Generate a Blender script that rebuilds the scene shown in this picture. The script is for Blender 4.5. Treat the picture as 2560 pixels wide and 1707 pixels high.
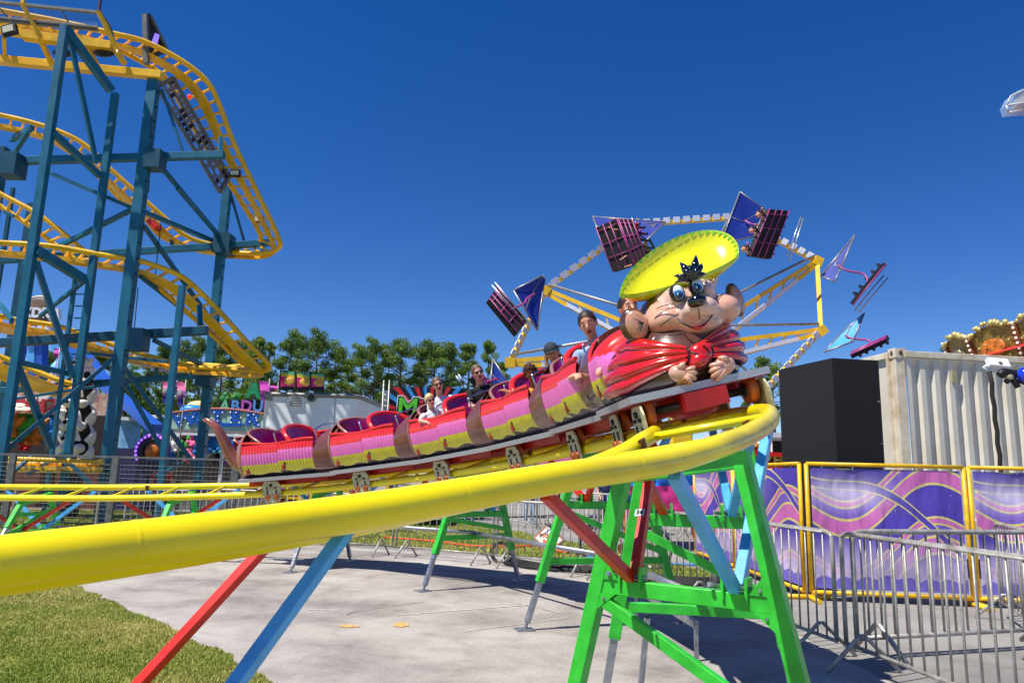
import bpy, bmesh, math, random
from mathutils import Vector, Matrix, Euler, noise
R_ = math.radians
random.seed(7)
SC = bpy.context.scene
for o in list(bpy.data.objects): bpy.data.objects.remove(o)
COL = SC.collection

# ------------------------------------------------------------------ camera
FPX, CX, CY, EYE = 1858.0, 1280.0, 853.5, 1.4
cam_d = bpy.data.cameras.new('camera'); cam = bpy.data.objects.new('camera', cam_d); COL.objects.link(cam)
cam_d.sensor_width = 36.0; cam_d.lens = FPX / 2560 * 36.0; cam_d.clip_start = 0.05; cam_d.clip_end = 4000
CAMR = Matrix.Rotation(R_(90 + 10.3), 3, 'X') @ Matrix.Rotation(R_(1.5), 3, 'Z')
cam.matrix_world = Matrix.Translation((0, 0, EYE)) @ CAMR.to_4x4()
SC.camera = cam

# ------------------------------------------------------------------ light
SUN_AZ = Vector((-0.87, -0.49, 0)).normalized()      # horizontal direction towards the sun
SUN_EL = R_(61)
w = bpy.data.worlds.new('World'); SC.world = w; w.use_nodes = True
nt = w.node_tree; nt.nodes.clear()
sky = nt.nodes.new('ShaderNodeTexSky'); sky.sky_type = 'NISHITA'; sky.sun_disc = False
sky.sun_elevation = SUN_EL; sky.sun_rotation = math.atan2(SUN_AZ.x, SUN_AZ.y)
sky.altitude = 2500; sky.air_density = 1.0; sky.dust_density = 0.0; sky.ozone_density = 1.2
hsv = nt.nodes.new('ShaderNodeHueSaturation'); hsv.inputs['Hue'].default_value = .514; hsv.inputs['Saturation'].default_value = 1.4; hsv.inputs['Value'].default_value = 1.0
bg = nt.nodes.new('ShaderNodeBackground'); bg.inputs['Strength'].default_value = 0.108
ow = nt.nodes.new('ShaderNodeOutputWorld')
nt.links.new(sky.outputs[0], hsv.inputs['Color']); nt.links.new(hsv.outputs[0], bg.inputs[0]); nt.links.new(bg.outputs[0], ow.inputs[0])
sun_d = bpy.data.lights.new('sun', 'SUN'); sun = bpy.data.objects.new('sun', sun_d); COL.objects.link(sun)
sun_d.energy = 5.0; sun_d.angle = R_(0.5); sun_d.color = (1.0, 0.95, 0.87)
sd = (SUN_AZ * math.cos(SUN_EL) + Vector((0, 0, math.sin(SUN_EL))))
sun.rotation_euler = sd.to_track_quat('Z', 'Y').to_euler(); sun.location = (-20, -10, 40)
SC.view_settings.view_transform = 'Standard'; SC.view_settings.look = 'None'
SC.view_settings.exposure = 0.32; SC.view_settings.gamma = 1.0
SC.cycles.max_bounces = 6; SC.cycles.diffuse_bounces = 4; SC.cycles.glossy_bounces = 3
SC.cycles.transparent_max_bounces = 12; SC.cycles.caustics_reflective = False; SC.cycles.caustics_refractive = False

# ------------------------------------------------------------------ helpers
V = Vector
def ray(u, v): return CAMR @ V(((u - CX) / FPX, -(v - CY) / FPX, -1))
def P(u, v, Y):
    d = ray(u, v); return V((0, 0, EYE)) + d * (Y / d.y)
def G(u, v, z=0.0):
    d = ray(u, v); return V((0, 0, EYE)) + d * ((z - EYE) / d.z)
def lin(c): 
    c /= 255.0
    return c / 12.92 if c <= .04045 else ((c + .055) / 1.055) ** 2.4
def C(r, g, b): return (lin(r), lin(g), lin(b), 1)

_mats = {}
def mat(name, col, rough=.5, metal=0., noise_amt=.12, nscale=6., bump=0., bscale=80., spec=.5, coat=0., alpha=1., trans=0., emit=None, estr=0., dirt=None):
    if name in _mats: return _mats[name]
    m = bpy.data.materials.new(name); m.use_nodes = True; n = m.node_tree.nodes; l = m.node_tree.links
    b = n['Principled BSDF']; b.inputs['Roughness'].default_value = rough; b.inputs['Metallic'].default_value = metal
    b.inputs['Specular IOR Level'].default_value = spec; b.inputs['Coat Weight'].default_value = coat; b.inputs['Coat Roughness'].default_value = .08
    b.inputs['Alpha'].default_value = alpha; b.inputs['Transmission Weight'].default_value = trans
    tc = n.new('ShaderNodeTexCoord')
    if noise_amt > 0:
        t = n.new('ShaderNodeTexNoise'); t.inputs['Scale'].default_value = nscale; t.inputs['Detail'].default_value = 6
        t.inputs['Roughness'].default_value = .65; l.new(tc.outputs['Object'], t.inputs['Vector'])
        r = n.new('ShaderNodeValToRGB'); e = r.color_ramp.elements
        k = 1 - noise_amt * 1.6; k2 = 1 + noise_amt * .7
        d = dirt or (col[0] * k, col[1] * k, col[2] * k, 1)
        e[0].position = .32; e[0].color = d; e[1].position = .66; e[1].color = (min(1, col[0] * k2), min(1, col[1] * k2), min(1, col[2] * k2), 1)
        l.new(t.outputs['Fac'], r.inputs['Fac']); l.new(r.outputs['Color'], b.inputs['Base Color'])
        mr = n.new('ShaderNodeMapRange'); mr.inputs['To Min'].default_value = max(.02, rough - .1); mr.inputs['To Max'].default_value = min(1, rough + .14)
        l.new(t.outputs['Fac'], mr.inputs['Value']); l.new(mr.outputs['Result'], b.inputs['Roughness'])
    else:
        b.inputs['Base Color'].default_value = col
    if bump > 0:
        t2 = n.new('ShaderNodeTexNoise'); t2.inputs['Scale'].default_value = bscale; t2.inputs['Detail'].default_value = 5
        l.new(tc.outputs['Object'], t2.inputs['Vector']); bp = n.new('ShaderNodeBump'); bp.inputs['Strength'].default_value = bump; bp.inputs['Distance'].default_value = .01
        l.new(t2.outputs['Fac'], bp.inputs['Height']); l.new(bp.outputs['Normal'], b.inputs['Normal'])
    if emit: b.inputs['Emission Color'].default_value = emit; b.inputs['Emission Strength'].default_value = estr
    m.diffuse_color = col
    _mats[name] = m; return m

def frame(d, up=V((0, 0, 1))):
    x = d.normalized()
    if abs(x.dot(up)) > .98: up = V((1, 0, 0))
    y = up.cross(x).normalized(); z = x.cross(y); return x, y, z

class MB:
    """collects shapes for one mesh object"""
    def __init__(s): s.v = []; s.f = []; s.m = []; s.cur = 0; s.sm = []; s.smooth = True
    def mi(s, i): s.cur = i; return s
    def add(s, vs, fs, smooth=None):
        o = len(s.v); s.v += [V(p) for p in vs]
        for f in fs: s.f.append([i + o for i in f]); s.m.append(s.cur); s.sm.append(s.smooth if smooth is None else smooth)
        return s
    def box(s, c, sz, rot=None):
        c = V(c); h = [k / 2 for k in sz]; vs = []
        for x in (-1, 1):
            for y in (-1, 1):
                for z in (-1, 1):
                    p = V((x * h[0], y * h[1], z * h[2])); vs.append(c + (rot @ p if rot else p))
        return s.add(vs, [(0, 1, 3, 2), (4, 6, 7, 5), (0, 4, 5, 1), (2, 3, 7, 6), (0, 2, 6, 4), (1, 5, 7, 3)], False)
    def beam(s, a, b, wd, ht=None, up=V((0, 0, 1)), bev=0.0):
        a = V(a); b = V(b); ht = ht or wd; x, y, z = frame(b - a, up)
        if bev:
            k = bev; pr = [(wd/2-k, -ht/2), (wd/2, -ht/2+k), (wd/2, ht/2-k), (wd/2-k, ht/2), (-wd/2+k, ht/2), (-wd/2, ht/2-k), (-wd/2, -ht/2+k), (-wd/2+k, -ht/2)]
        else: pr = [(wd/2, -ht/2), (wd/2, ht/2), (-wd/2, ht/2), (-wd/2, -ht/2)]
        n = len(pr); vs = [a + y * p + z * q for p, q in pr] + [b + y * p + z * q for p, q in pr]
        fs = [(i, (i + 1) % n, (i + 1) % n + n, i + n) for i in range(n)] + [tuple(range(n))[::-1], tuple(range(n, 2 * n))]
        return s.add(vs, fs, False)
    def tube(s, pts, r, n=8, caps=True, closed=False):
        pts = [V(p) for p in pts]; N = len(pts); rs = r if isinstance(r, (list, tuple)) else [r] * N
        vs = []; prev = None
        for i, p in enumerate(pts):
            if closed: d = pts[(i + 1) % N] - pts[i - 1]
            else: d = pts[min(i + 1, N - 1)] - pts[max(i - 1, 0)]
            if d.length < 1e-9: d = V((0, 0, 1))
            d.normalize()
            if prev is None:
                x, y, z = frame(d)
            else:
                y = prev - d * prev.dot(d)
                if y.length < 1e-6: x, y, z = frame(d)
                y.normalize(); z = d.cross(y)
            prev = y
            for k in range(n):
                a = 2 * math.pi * k / n; vs.append(p + (y * math.cos(a) + z * math.sin(a)) * rs[i])
        fs = []
        for i in range(N if closed else N - 1):
            j = (i + 1) % N
            for k in range(n):
                k2 = (k + 1) % n; fs.append((i * n + k, i * n + k2, j * n + k2, j * n + k))
        s.add(vs, fs, True)
        if caps and not closed:
            o = len(s.v) - N * n
            s.f.append([o + k for k in range(n)][::-1]); s.m.append(s.cur); s.sm.append(False)
            s.f.append([o + (N - 1) * n + k for k in range(n)]); s.m.append(s.cur); s.sm.append(False)
        return s
    def ell(s, c, r, rot=None, nu=16, nv=10, fn=None):
        c = V(c); vs = []; r = r if hasattr(r, '__len__') else (r, r, r)
        for j in range(nv + 1):
            t = math.pi * j / nv
            for i in range(nu):
                a = 2 * math.pi * i / nu; q = V((math.sin(t) * math.cos(a), math.sin(t) * math.sin(a), math.cos(t)))
                if fn: q = fn(q)
                p = V((q.x * r[0], q.y * r[1], q.z * r[2])); vs.append(c + (rot @ p if rot else p))
        fs = []
        for j in range(nv):
            for i in range(nu):
                i2 = (i + 1) % nu; fs.append((j * nu + i, (j + 1) * nu + i, (j + 1) * nu + i2, j * nu + i2))
        return s.add(vs, fs, True)
    def prism(s, poly, n, t):
        """extrude a polygon (3d points) by thickness t along n, centred"""
        n = V(n).normalized(); k = len(poly); a = [V(p) + n * t / 2 for p in poly]; b = [V(p) - n * t / 2 for p in poly]
        fs = [tuple(range(k)), tuple(range(k, 2 * k))[::-1]] + [((i + 1) % k, i, i + k, (i + 1) % k + k) for i in range(k)]
        return s.add(a + b, fs, False)
    def lathe(s, c, ax, prof, n=16):
        """prof: (radius, height) list along ax"""
        x, y, z = frame(V(ax)); c = V(c); vs = []
        for r, h in prof:
            for k in range(n):
                a = 2 * math.pi * k / n; vs.append(c + x * h + (y * math.cos(a) + z * math.sin(a)) * r)
        fs = []
        for i in range(len(prof) - 1):
            for k in range(n):
                k2 = (k + 1) % n; fs.append((i * n + k, i * n + k2, (i + 1) * n + k2, (i + 1) * n + k))
        return s.add(vs, fs, True)
    def grid(s, rows, closed=False, smooth=True):
        nr = len(rows); nc = len(rows[0]); vs = [p for r in rows for p in r]; fs = []
        for i in range(nr - 1):
            for j in range(nc if closed else nc - 1):
                j2 = (j + 1) % nc; fs.append((i * nc + j, i * nc + j2, (i + 1) * nc + j2, (i + 1) * nc + j))
        return s.add(vs, fs, smooth)
    def mesh(s, name, mats):
        me = bpy.data.meshes.new(name); me.from_pydata([tuple(p) for p in s.v], [], s.f)
        for m in (mats if isinstance(mats, (list, tuple)) else [mats]): me.materials.append(m)
        me.polygons.foreach_set('material_index', s.m); me.polygons.foreach_set('use_smooth', s.sm); me.update(); return me
    def build(s, name, mats, parent=None, local=False):
        return obj(name, s.mesh(name, mats), parent, local)

def obj(name, me, parent=None, local=False):
    o = bpy.data.objects.new(name, me); COL.objects.link(o)
    if parent is not None:
        o.parent = parent
        if not local and parent.type == 'EMPTY': o.matrix_parent_inverse = Matrix(parent['_w']).inverted() if '_w' in parent else parent.matrix_basis.inverted()
    return o
def tag(o, label, cat, group=None):
    o['label'] = label; o['category'] = cat
    if group: o['group'] = group
    return o
def thing(name, label, cat, loc=(0, 0, 0), mtx=None, group=None):
    o = bpy.data.objects.new(name, None); COL.objects.link(o); o.empty_display_size = .2
    o.matrix_basis = mtx if mtx else Matrix.Translation(V(loc))
    return tag(o, label, cat, group)
def struct(name, me):
    o = obj(name, me); o['kind'] = 'structure'; return o
def dup(root, loc=None, mtx=None, label=None):
    def cp(o, par):
        c = o.copy(); COL.objects.link(c)
        if par: c.parent = par; c.matrix_parent_inverse = o.matrix_parent_inverse.copy()
        for ch in list(o.children): cp(ch, c)
        return c
    r = cp(root, None)
    if mtx is not None: r.matrix_basis = mtx
    elif loc is not None: r.location = loc
    if label: r['label'] = label
    return r
def catmull(pts, n=8, closed=False):
    pts = [V(p) if hasattr(p, '__len__') else p for p in pts]; N = len(pts); out = []
    for i in range(N if closed else N - 1):
        p0 = pts[(i - 1) % N] if closed or i > 0 else pts[0] * 2 - pts[1]
        p1 = pts[i]; p2 = pts[(i + 1) % N]
        p3 = pts[(i + 2) % N] if closed or i + 2 < N else p2 * 2 - p1
        for k in range(n):
            t = k / n; out.append(.5 * ((2 * p1) + (p2 - p0) * t + (2 * p0 - 5 * p1 + 4 * p2 - p3) * t * t + (3 * p1 - p0 - 3 * p2 + p3) * t ** 3))
    if not closed: out.append(pts[-1])
    return out
def text_mesh(txt, size, extr=.005, offset=0.0, sx=1.0):
    cu = bpy.data.curves.new('lettering', 'FONT'); cu.body = txt; cu.size = size; cu.extrude = extr; cu.offset = offset
    cu.align_x = 'CENTER'; cu.align_y = 'CENTER'; cu.resolution_u = 3
    o = bpy.data.objects.new('tmp', cu); COL.objects.link(o); dg = bpy.context.evaluated_depsgraph_get(); dg.update()
    me = bpy.data.meshes.new_from_object(o.evaluated_get(dg)); bpy.data.objects.remove(o); bpy.data.curves.remove(cu)
    me.transform(Matrix.Diagonal((sx, 1, 1, 1))); return me
def text(name, txt, size, m, origin, xdir, updir, parent=None, extr=.006, offset=0., sx=1.):
    me = text_mesh(txt, size, extr, offset, sx); x = V(xdir).normalized(); y = V(updir); y = (y - x * y.dot(x)).normalized(); z = x.cross(y)
    M = Matrix((x, y, z)).transposed().to_4x4(); M.translation = V(origin); me.transform(M); me.materials.clear(); me.materials.append(m)
    return obj(name, me, parent)
def children_world(p): return p

# paints shared by several things
Y_ = mat('rail_yellow_paint', C(255, 228, 10), .3, 0, .1, 3, spec=.5, coat=.3)
GRN = mat('green_paint', C(52, 196, 56), .38, 0, .2, 7, coat=.2)
RED = mat('red_brace_paint', C(220, 30, 14), .38, 0, .2, 7, coat=.2)
BLU = mat('blue_brace_paint', C(80, 176, 246), .38, 0, .18, 7, coat=.2)
GALV = mat('galvanised_steel', C(168, 172, 178), .38, .75, .2, 12)
STEEL = mat('weathered_aluminium', C(165, 162, 154), .42, .55, .25, 9)
BLK = mat('black_rubber', C(18, 18, 19), .7, 0, .15)
CHROME = mat('chrome', C(215, 215, 218), .12, 1., .05)
WHT = mat('white_paint', C(232, 234, 238), .4, 0, .06)
# ------------------------------------------------------------------ ground
def ground_mat(name, base, dark, light, fine=60., big=.35, bump=.35, speck=None, aggr=None):
    m = bpy.data.materials.new(name); m.use_nodes = True; n = m.node_tree.nodes; l = m.node_tree.links; b = n['Principled BSDF']
    b.inputs['Roughness'].default_value = .9; b.inputs['Specular IOR Level'].default_value = .25
    tc = n.new('ShaderNodeTexCoord'); co = tc.outputs['Object']
    t1 = n.new('ShaderNodeTexNoise'); t1.inputs['Scale'].default_value = big; t1.inputs['Detail'].default_value = 9; t1.inputs['Roughness'].default_value = .62; l.new(co, t1.inputs['Vector'])
    r1 = n.new('ShaderNodeValToRGB'); e = r1.color_ramp.elements; e[0].position = .33; e[0].color = dark; e[1].position = .68; e[1].color = light
    x = r1.color_ramp.elements.new(.5); x.color = base
    l.new(t1.outputs['Fac'], r1.inputs['Fac'])
    t2 = n.new('ShaderNodeTexNoise'); t2.inputs['Scale'].default_value = fine; t2.inputs['Detail'].default_value = 6; t2.inputs['Roughness'].default_value = .8; l.new(co, t2.inputs['Vector'])
    r2 = n.new('ShaderNodeValToRGB'); e = r2.color_ramp.elements; e[0].position = .3; e[0].color = (.62, .62, .62, 1); e[1].position = .7; e[1].color = (1.22, 1.22, 1.2, 1); l.new(t2.outputs['Fac'], r2.inputs['Fac'])
    mx = n.new('ShaderNodeMix'); mx.data_type = 'RGBA'; mx.blend_type = 'MULTIPLY'; mx.inputs['Factor'].default_value = 1; l.new(r1.outputs['Color'], mx.inputs['A']); l.new(r2.outputs['Color'], mx.inputs['B'])
    out = mx.outputs['Result']
    t5 = n.new('ShaderNodeTexNoise'); t5.inputs['Scale'].default_value = 1.7; t5.inputs['Detail'].default_value = 7; t5.inputs['Roughness'].default_value = .7; t5.inputs['Distortion'].default_value = .6; l.new(co, t5.inputs['Vector'])
    r5 = n.new('ShaderNodeValToRGB'); r5.color_ramp.elements[0].position = .36; r5.color_ramp.elements[0].color = (.80, .79, .78, 1); r5.color_ramp.elements[1].position = .52; r5.color_ramp.elements[1].color = (1.03, 1.03, 1.03, 1); l.new(t5.outputs['Fac'], r5.inputs['Fac'])
    m5 = n.new('ShaderNodeMix'); m5.data_type = 'RGBA'; m5.blend_type = 'MULTIPLY'; m5.inputs['Factor'].default_value = 1; l.new(out, m5.inputs['A']); l.new(r5.outputs['Color'], m5.inputs['B']); out = m5.outputs['Result']
    if speck:
        vo = n.new('ShaderNodeTexVoronoi'); vo.inputs['Scale'].default_value = speck[0]; l.new(co, vo.inputs['Vector'])
        rr = n.new('ShaderNodeValToRGB'); rr.color_ramp.elements[0].position = speck[1]; rr.color_ramp.elements[0].color = (1, 1, 1, 1); rr.color_ramp.elements[1].position = speck[1] + .06; rr.color_ramp.elements[1].color = (0, 0, 0, 1)
        l.new(vo.outputs['Distance'], rr.inputs['Fac'])
        m2 = n.new('ShaderNodeMix'); m2.data_type = 'RGBA'; l.new(rr.outputs['Color'], m2.inputs['Factor']); l.new(out, m2.inputs['A']); m2.inputs['B'].default_value = speck[2]; out = m2.outputs['Result']
    l.new(out, b.inputs['Base Color'])
    bp = n.new('ShaderNodeBump'); bp.inputs['Strength'].default_value = bump; bp.inputs['Distance'].default_value = .012; l.new(t2.outputs['Fac'], bp.inputs['Height']); l.new(bp.outputs['Normal'], b.inputs['Normal'])
    return m
ASPH = ground_mat('worn_asphalt', C(150, 147, 142), C(128, 125, 121), C(165, 162, 156), 90, .3, .5)
CONC = ground_mat('concrete_pad', C(172, 165, 158), C(134, 128, 123), C(194, 188, 180), 70, .55, .3, (34, .03, C(90, 86, 82)))
TURF = ground_mat('turf_soil', C(128, 132, 58), C(104, 112, 44), C(160, 148, 84), 45, .9, .6)
mb = MB(); S = 1500; mb.add([(-S, -S, 0), (S, -S, 0), (S, S, 0), (-S, S, 0)], [(0, 1, 2, 3)], False); struct('ground', mb.mesh('ground', ASPH))
def sheet(name, poly, z, m, jag=0., step=.25, seed=1):
    pts = []; rnd = random.Random(seed)
    for i in range(len(poly)):
        a = V((poly[i][0], poly[i][1], z)); b = V((poly[(i + 1) % len(poly)][0], poly[(i + 1) % len(poly)][1], z)); k = max(1, int((b - a).length / step)) if jag else 1
        for j in range(k):
            p = a.lerp(b, j / k)
            if jag: p = p + V((noise.noise(p * 2.1 + V((seed, 0, 0))) * jag + rnd.uniform(-.2, .2) * jag, noise.noise(p * 2.1 + V((0, seed, 5))) * jag + rnd.uniform(-.2, .2) * jag, 0))
            pts.append(p)
    bm = bmesh.new(); f = bm.faces.new([bm.verts.new(p) for p in pts]); bmesh.ops.triangulate(bm, faces=[f]); 
    if bm.faces[:] and sum(q.normal.z for q in bm.faces) < 0: bmesh.ops.reverse_faces(bm, faces=bm.faces[:])
    me = bpy.data.meshes.new(name); bm.to_mesh(me); bm.free(); me.materials.append(m); return struct(name, me), pts
g = [G(*q) for q in ((1500, 1419), (1800, 1500), (2000, 1590), (2230, 1707))]
pad = [(-30, 13.9), (-9, 15.2), (-3, 14.6), (.2, 13.5), (1.6, 11.6), (g[1].x, g[1].y), (g[2].x, g[2].y), (g[3].x, g[3].y), (3.2, 2.0), (3.6, -14), (-30, -14)]
sheet('concrete_pad', pad, .004, CONC, .05, .3, 3)
gl = [G(*q) for q in ((150, 1440), (330, 1530), (470, 1590), (560, 1640), (700, 1707))]
near_grass = [(-30, 11.2)] + [(q.x, q.y) for q in gl] + [(-.9, 4.6), (-.2, 3.0), (.4, .5), (.5, -8), (-30, -8)]
_, GRASS_NEAR = sheet('grass_soil', near_grass, .008, TURF, .14, .12, 5)
far_grass = [(-26, 15.4), (-9, 15.5), (-2.6, 15.0), (.35, 13.8), (2.0, 12.2), (2.9, 11.2), (3.2, 12.2), (2.2, 15.2), (.6, 19), (-2, 23.8), (-6, 25), (-26, 23)]
_, GRASS_FAR = sheet('grass_soil', far_grass, .008, TURF, .25, .3, 9)
# faded paint marks and chalk lines on the concrete
mk = mat('orange_marking_paint', C(222, 170, 104), .9, 0, .3, 18)
for (u, v, a, b_) in ((1003, 1563, .075, .05), (872, 1566, .10, .028)):
    c = G(u, v); mb = MB(); pts = []
    for k in range(18):
        t = k / 18 * 2 * math.pi; rr = 1 + .35 * noise.noise(V((math.cos(t) * 2 + u, math.sin(t) * 2, 3))); pts.append((c.x + a * rr * math.cos(t), c.y + b_ * 2.4 * rr * math.sin(t), .009))
    mb.add(pts, [tuple(range(18))], False); o = mb.build('paint_mark', mk); o['kind'] = 'structure'
ck = mat('chalk_line', C(208, 204, 196), .9, 0, .3, 20)
for (q0, q1, wd) in (((990, 1539), (1330, 1512), .03), ((985, 1400), (1070, 1422), .03), ((770, 1525), (850, 1527), .03), ((1160, 1580), (1420, 1545), .02)):
    a = G(*q0); b = G(*q1); mb = MB(); d = (b - a).normalized(); nn = V((-d.y, d.x, 0)) * wd / 2; z = V((0, 0, .0085))
    mb.add([a - nn + z, b - nn + z, b + nn + z, a + nn + z], [(0, 1, 2, 3)], False); o = mb.build('paint_mark', ck); o['kind'] = 'structure'
# cracks in the slab
cr = mat('slab_joint', C(118, 112, 104), .95, 0, .3, 30)
for k, chain in enumerate((((860, 1538), (905, 1527), (980, 1517), (1060, 1505)), ((1225, 1495), (1300, 1510), (1400, 1535)))):
    pts = catmull([G(*q) for q in chain], 10); mb = MB(); row = []
    for i, p in enumerate(pts):
        d = (pts[min(i + 1, len(pts) - 1)] - pts[max(0, i - 1)]).normalized(); nn = V((-d.y, d.x, 0)); wdt = .0025 + .005 * abs(noise.noise(p * 3)); j = nn * noise.noise(p * 4 + V((k, 0, 0))) * .05; z = V((0, 0, .0075))
        row.append([p + j - nn * wdt + z, p + j + nn * wdt + z])
    mb.grid(row, smooth=False); o = mb.build('slab_crack', cr); o['kind'] = 'structure'

# grass blades
GB = bpy.data.materials.new('grass_blades'); GB.use_nodes = True; n = GB.node_tree.nodes; l = GB.node_tree.links; b = n['Principled BSDF']; b.inputs['Roughness'].default_value = .7
at = n.new('ShaderNodeAttribute'); at.attribute_name = 'tone'; rp = n.new('ShaderNodeValToRGB'); e = rp.color_ramp.elements
e[0].position = 0; e[0].color = C(204, 190, 116); e[1].position = 1; e[1].color = C(108, 140, 40)
x = rp.color_ramp.elements.new(.3); x.color = C(164, 164, 76); x = rp.color_ramp.elements.new(.6); x.color = C(142, 158, 54); l.new(at.outputs['Fac'], rp.inputs['Fac']); l.new(rp.outputs['Color'], b.inputs['Base Color'])
import numpy as np
def grass(name, poly, box, count, hgt, wid, label, seed, dens=None):
    rg = np.random.default_rng(seed); N = count * 3; x = rg.uniform(box[0], box[1], N); y = rg.uniform(box[2], box[3], N)
    if dens is not None: k = rg.random(N) < dens(x, y); x, y = x[k], y[k]
    c = np.zeros(len(x), bool); n_ = len(poly); j = n_ - 1
    for i in range(n_):
        a, b = poly[i], poly[j]; k = ((a[1] > y) != (b[1] > y)) & (x < (b[0] - a[0]) * (y - a[1]) / (b[1] - a[1] + 1e-12) + a[0]); c ^= k; j = i
    x, y = x[c][:count], y[c][:count]; M = len(x)
    def wob(f, s):                                   # cheap smooth noise from a few sine waves
        r = np.random.default_rng(s); v = np.zeros(M)
        for q in range(7): a = r.uniform(0, 6.28); ff = f * r.uniform(.5, 1.9); v += np.sin((x * np.cos(a) + y * np.sin(a)) * ff + r.uniform(0, 6.28))
        return v / 4.2
    nz = wob(2.2, seed) * .5 + .5; n2 = wob(9, seed + 4) * .6
    k = rg.random(M) > np.clip(-.15 - n2, 0, 1) * 1.3; x, y, nz, n2 = x[k], y[k], nz[k], n2[k]; M = len(x)
    a = rg.uniform(0, 6.28, M); h = hgt * rg.uniform(.5, 1.25, M); dx, dy = np.cos(a) * wid, np.sin(a) * wid; lx, ly = rg.uniform(-.75, .75, M) * h, rg.uniform(-.75, .75, M) * h; z0 = np.full(M, .006)
    co = np.stack([np.stack([x - dx, y - dy, z0], 1), np.stack([x + dx, y + dy, z0], 1), np.stack([x + lx, y + ly, h + .006], 1)], 1).reshape(-1)
    t = np.repeat(np.clip(nz * .75 + n2 * .35 + rg.uniform(-.16, .22, M) + .1, 0, 1), 3)
    me = bpy.data.meshes.new(name); me.vertices.add(3 * M); me.vertices.foreach_set('co', co.astype(np.float32)); me.loops.add(3 * M); me.loops.foreach_set('vertex_index', np.arange(3 * M, dtype=np.int32)); me.polygons.add(M); me.polygons.foreach_set('loop_start', np.arange(0, 3 * M, 3, dtype=np.int32)); me.update(); me.validate()
    at_ = me.attributes.new('tone', 'FLOAT', 'POINT'); at_.data.foreach_set('value', t.astype(np.float32)); me.materials.append(GB)
    o = obj(name, me); o['kind'] = 'stuff'; o['label'] = label; o['category'] = 'grass'; return o
pn = [(p.x, p.y) for p in GRASS_NEAR]; pf = [(p.x, p.y) for p in GRASS_FAR]
grass('grass', pn, (-6.6, -.6, 3.9, 10.8), 170000, .021, .0042, 'patchy yellow green mown grass at the near left corner of the pad', 11, lambda x, y: np.minimum(1, (5.2 / np.maximum(y, 3)) ** 1.6))
grass('grass', pf, (-14, 3.2, 10.8, 25), 60000, .05, .011, 'strip of green grass beyond the steel barricades', 12, lambda x, y: np.minimum(1, 14 / y))
# ------------------------------------------------------------------ children's coaster track
GAUGE = .70; RAILR = .05
ctl = [(-19, 13.1, .86, 8), (-12.5, 12.72, .88, 10), (-7.5, 12.25, .955, 13), (-5.2, 12.02, 1.03, 13), (-3.38, 11.77, 1.14, 12), (-1.9, 11.19, 1.32, 14), (-.61, 10.2, 1.50, 16),
       (.38, 8.92, 1.67, 18), (.96, 7.54, 1.77, 18), (1.22, 6.2, 1.80, 16), (1.30, 5.0, 1.79, 13), (1.10, 4.19, 1.69, 10), (.80, 3.63, 1.555, 9), (.38, 3.12, 1.425, 9), (-.04, 2.70, 1.345, 10),
       (-.53, 2.29, 1.25, 10), (-1.19, 1.73, 1.155, 10), (-2.1, .95, 1.06, 8), (-3.6, -.4, 1.0, 0), (-5.5, -2.2, .95, 0)]
cs = catmull([V(q) for q in [(a, b, c) for a, b, c, d in ctl]], 40)
bk = catmull([V((d, 0, 0)) for a, b, c, d in ctl], 40)
arc = [0.]
for i in range(1, len(cs)): arc.append(arc[-1] + (cs[i] - cs[i - 1]).length)
def tk(s):
    """position, tangent, left(outer), up of the track at arc length s"""
    lo, hi = 0, len(arc) - 2
    while lo < hi:
        md = (lo + hi + 1) // 2
        if arc[md] <= s: lo = md
        else: hi = md - 1
    i = lo; t = (s - arc[i]) / max(1e-6, arc[i + 1] - arc[i]); p = cs[i].lerp(cs[i + 1], t); b = R_(bk[i].x + (bk[i + 1].x - bk[i].x) * t)
    j0, j1 = max(0, i - 3), min(len(cs) - 1, i + 4); d = (cs[j1] - cs[j0]).normalized()
    lh = V((-d.y, d.x, 0)).normalized(); up0 = d.cross(lh); l = lh * math.cos(b) + up0 * math.sin(b); return p, d, l, d.cross(l)
def s_near(x, y, lo=0):
    return min((( (c.x - x) ** 2 + (c.y - y) ** 2), arc[i]) for i, c in enumerate(cs) if arc[i] >= lo)[1]
TRK = thing('coaster_track', 'yellow tubular rails of the small coaster curving past close to the camera', 'track', (0, 6, 0))
N = 260; smax = arc[-1]
RAILM = bpy.data.materials.new('rail_paint_worn'); RAILM.use_nodes = True; n = RAILM.node_tree.nodes; l = RAILM.node_tree.links; b = n['Principled BSDF']
b.inputs['Roughness'].default_value = .28; b.inputs['Coat Weight'].default_value = .2; b.inputs['Coat Roughness'].default_value = .12
tc = n.new('ShaderNodeTexCoord'); t = n.new('ShaderNodeTexNoise'); t.inputs['Scale'].default_value = 2.2; t.inputs['Detail'].default_value = 8; mp = n.new('ShaderNodeMapping'); mp.inputs['Scale'].default_value = (1, 1, 2); l.new(tc.outputs['Object'], mp.inputs['Vector']); l.new(mp.outputs['Vector'], t.inputs['Vector'])
r = n.new('ShaderNodeValToRGB'); e = r.color_ramp.elements; e[0].position = .2; e[0].color = C(236, 204, 8); e[1].position = .55; e[1].color = C(255, 232, 10); l.new(t.outputs['Fac'], r.inputs['Fac'])
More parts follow.
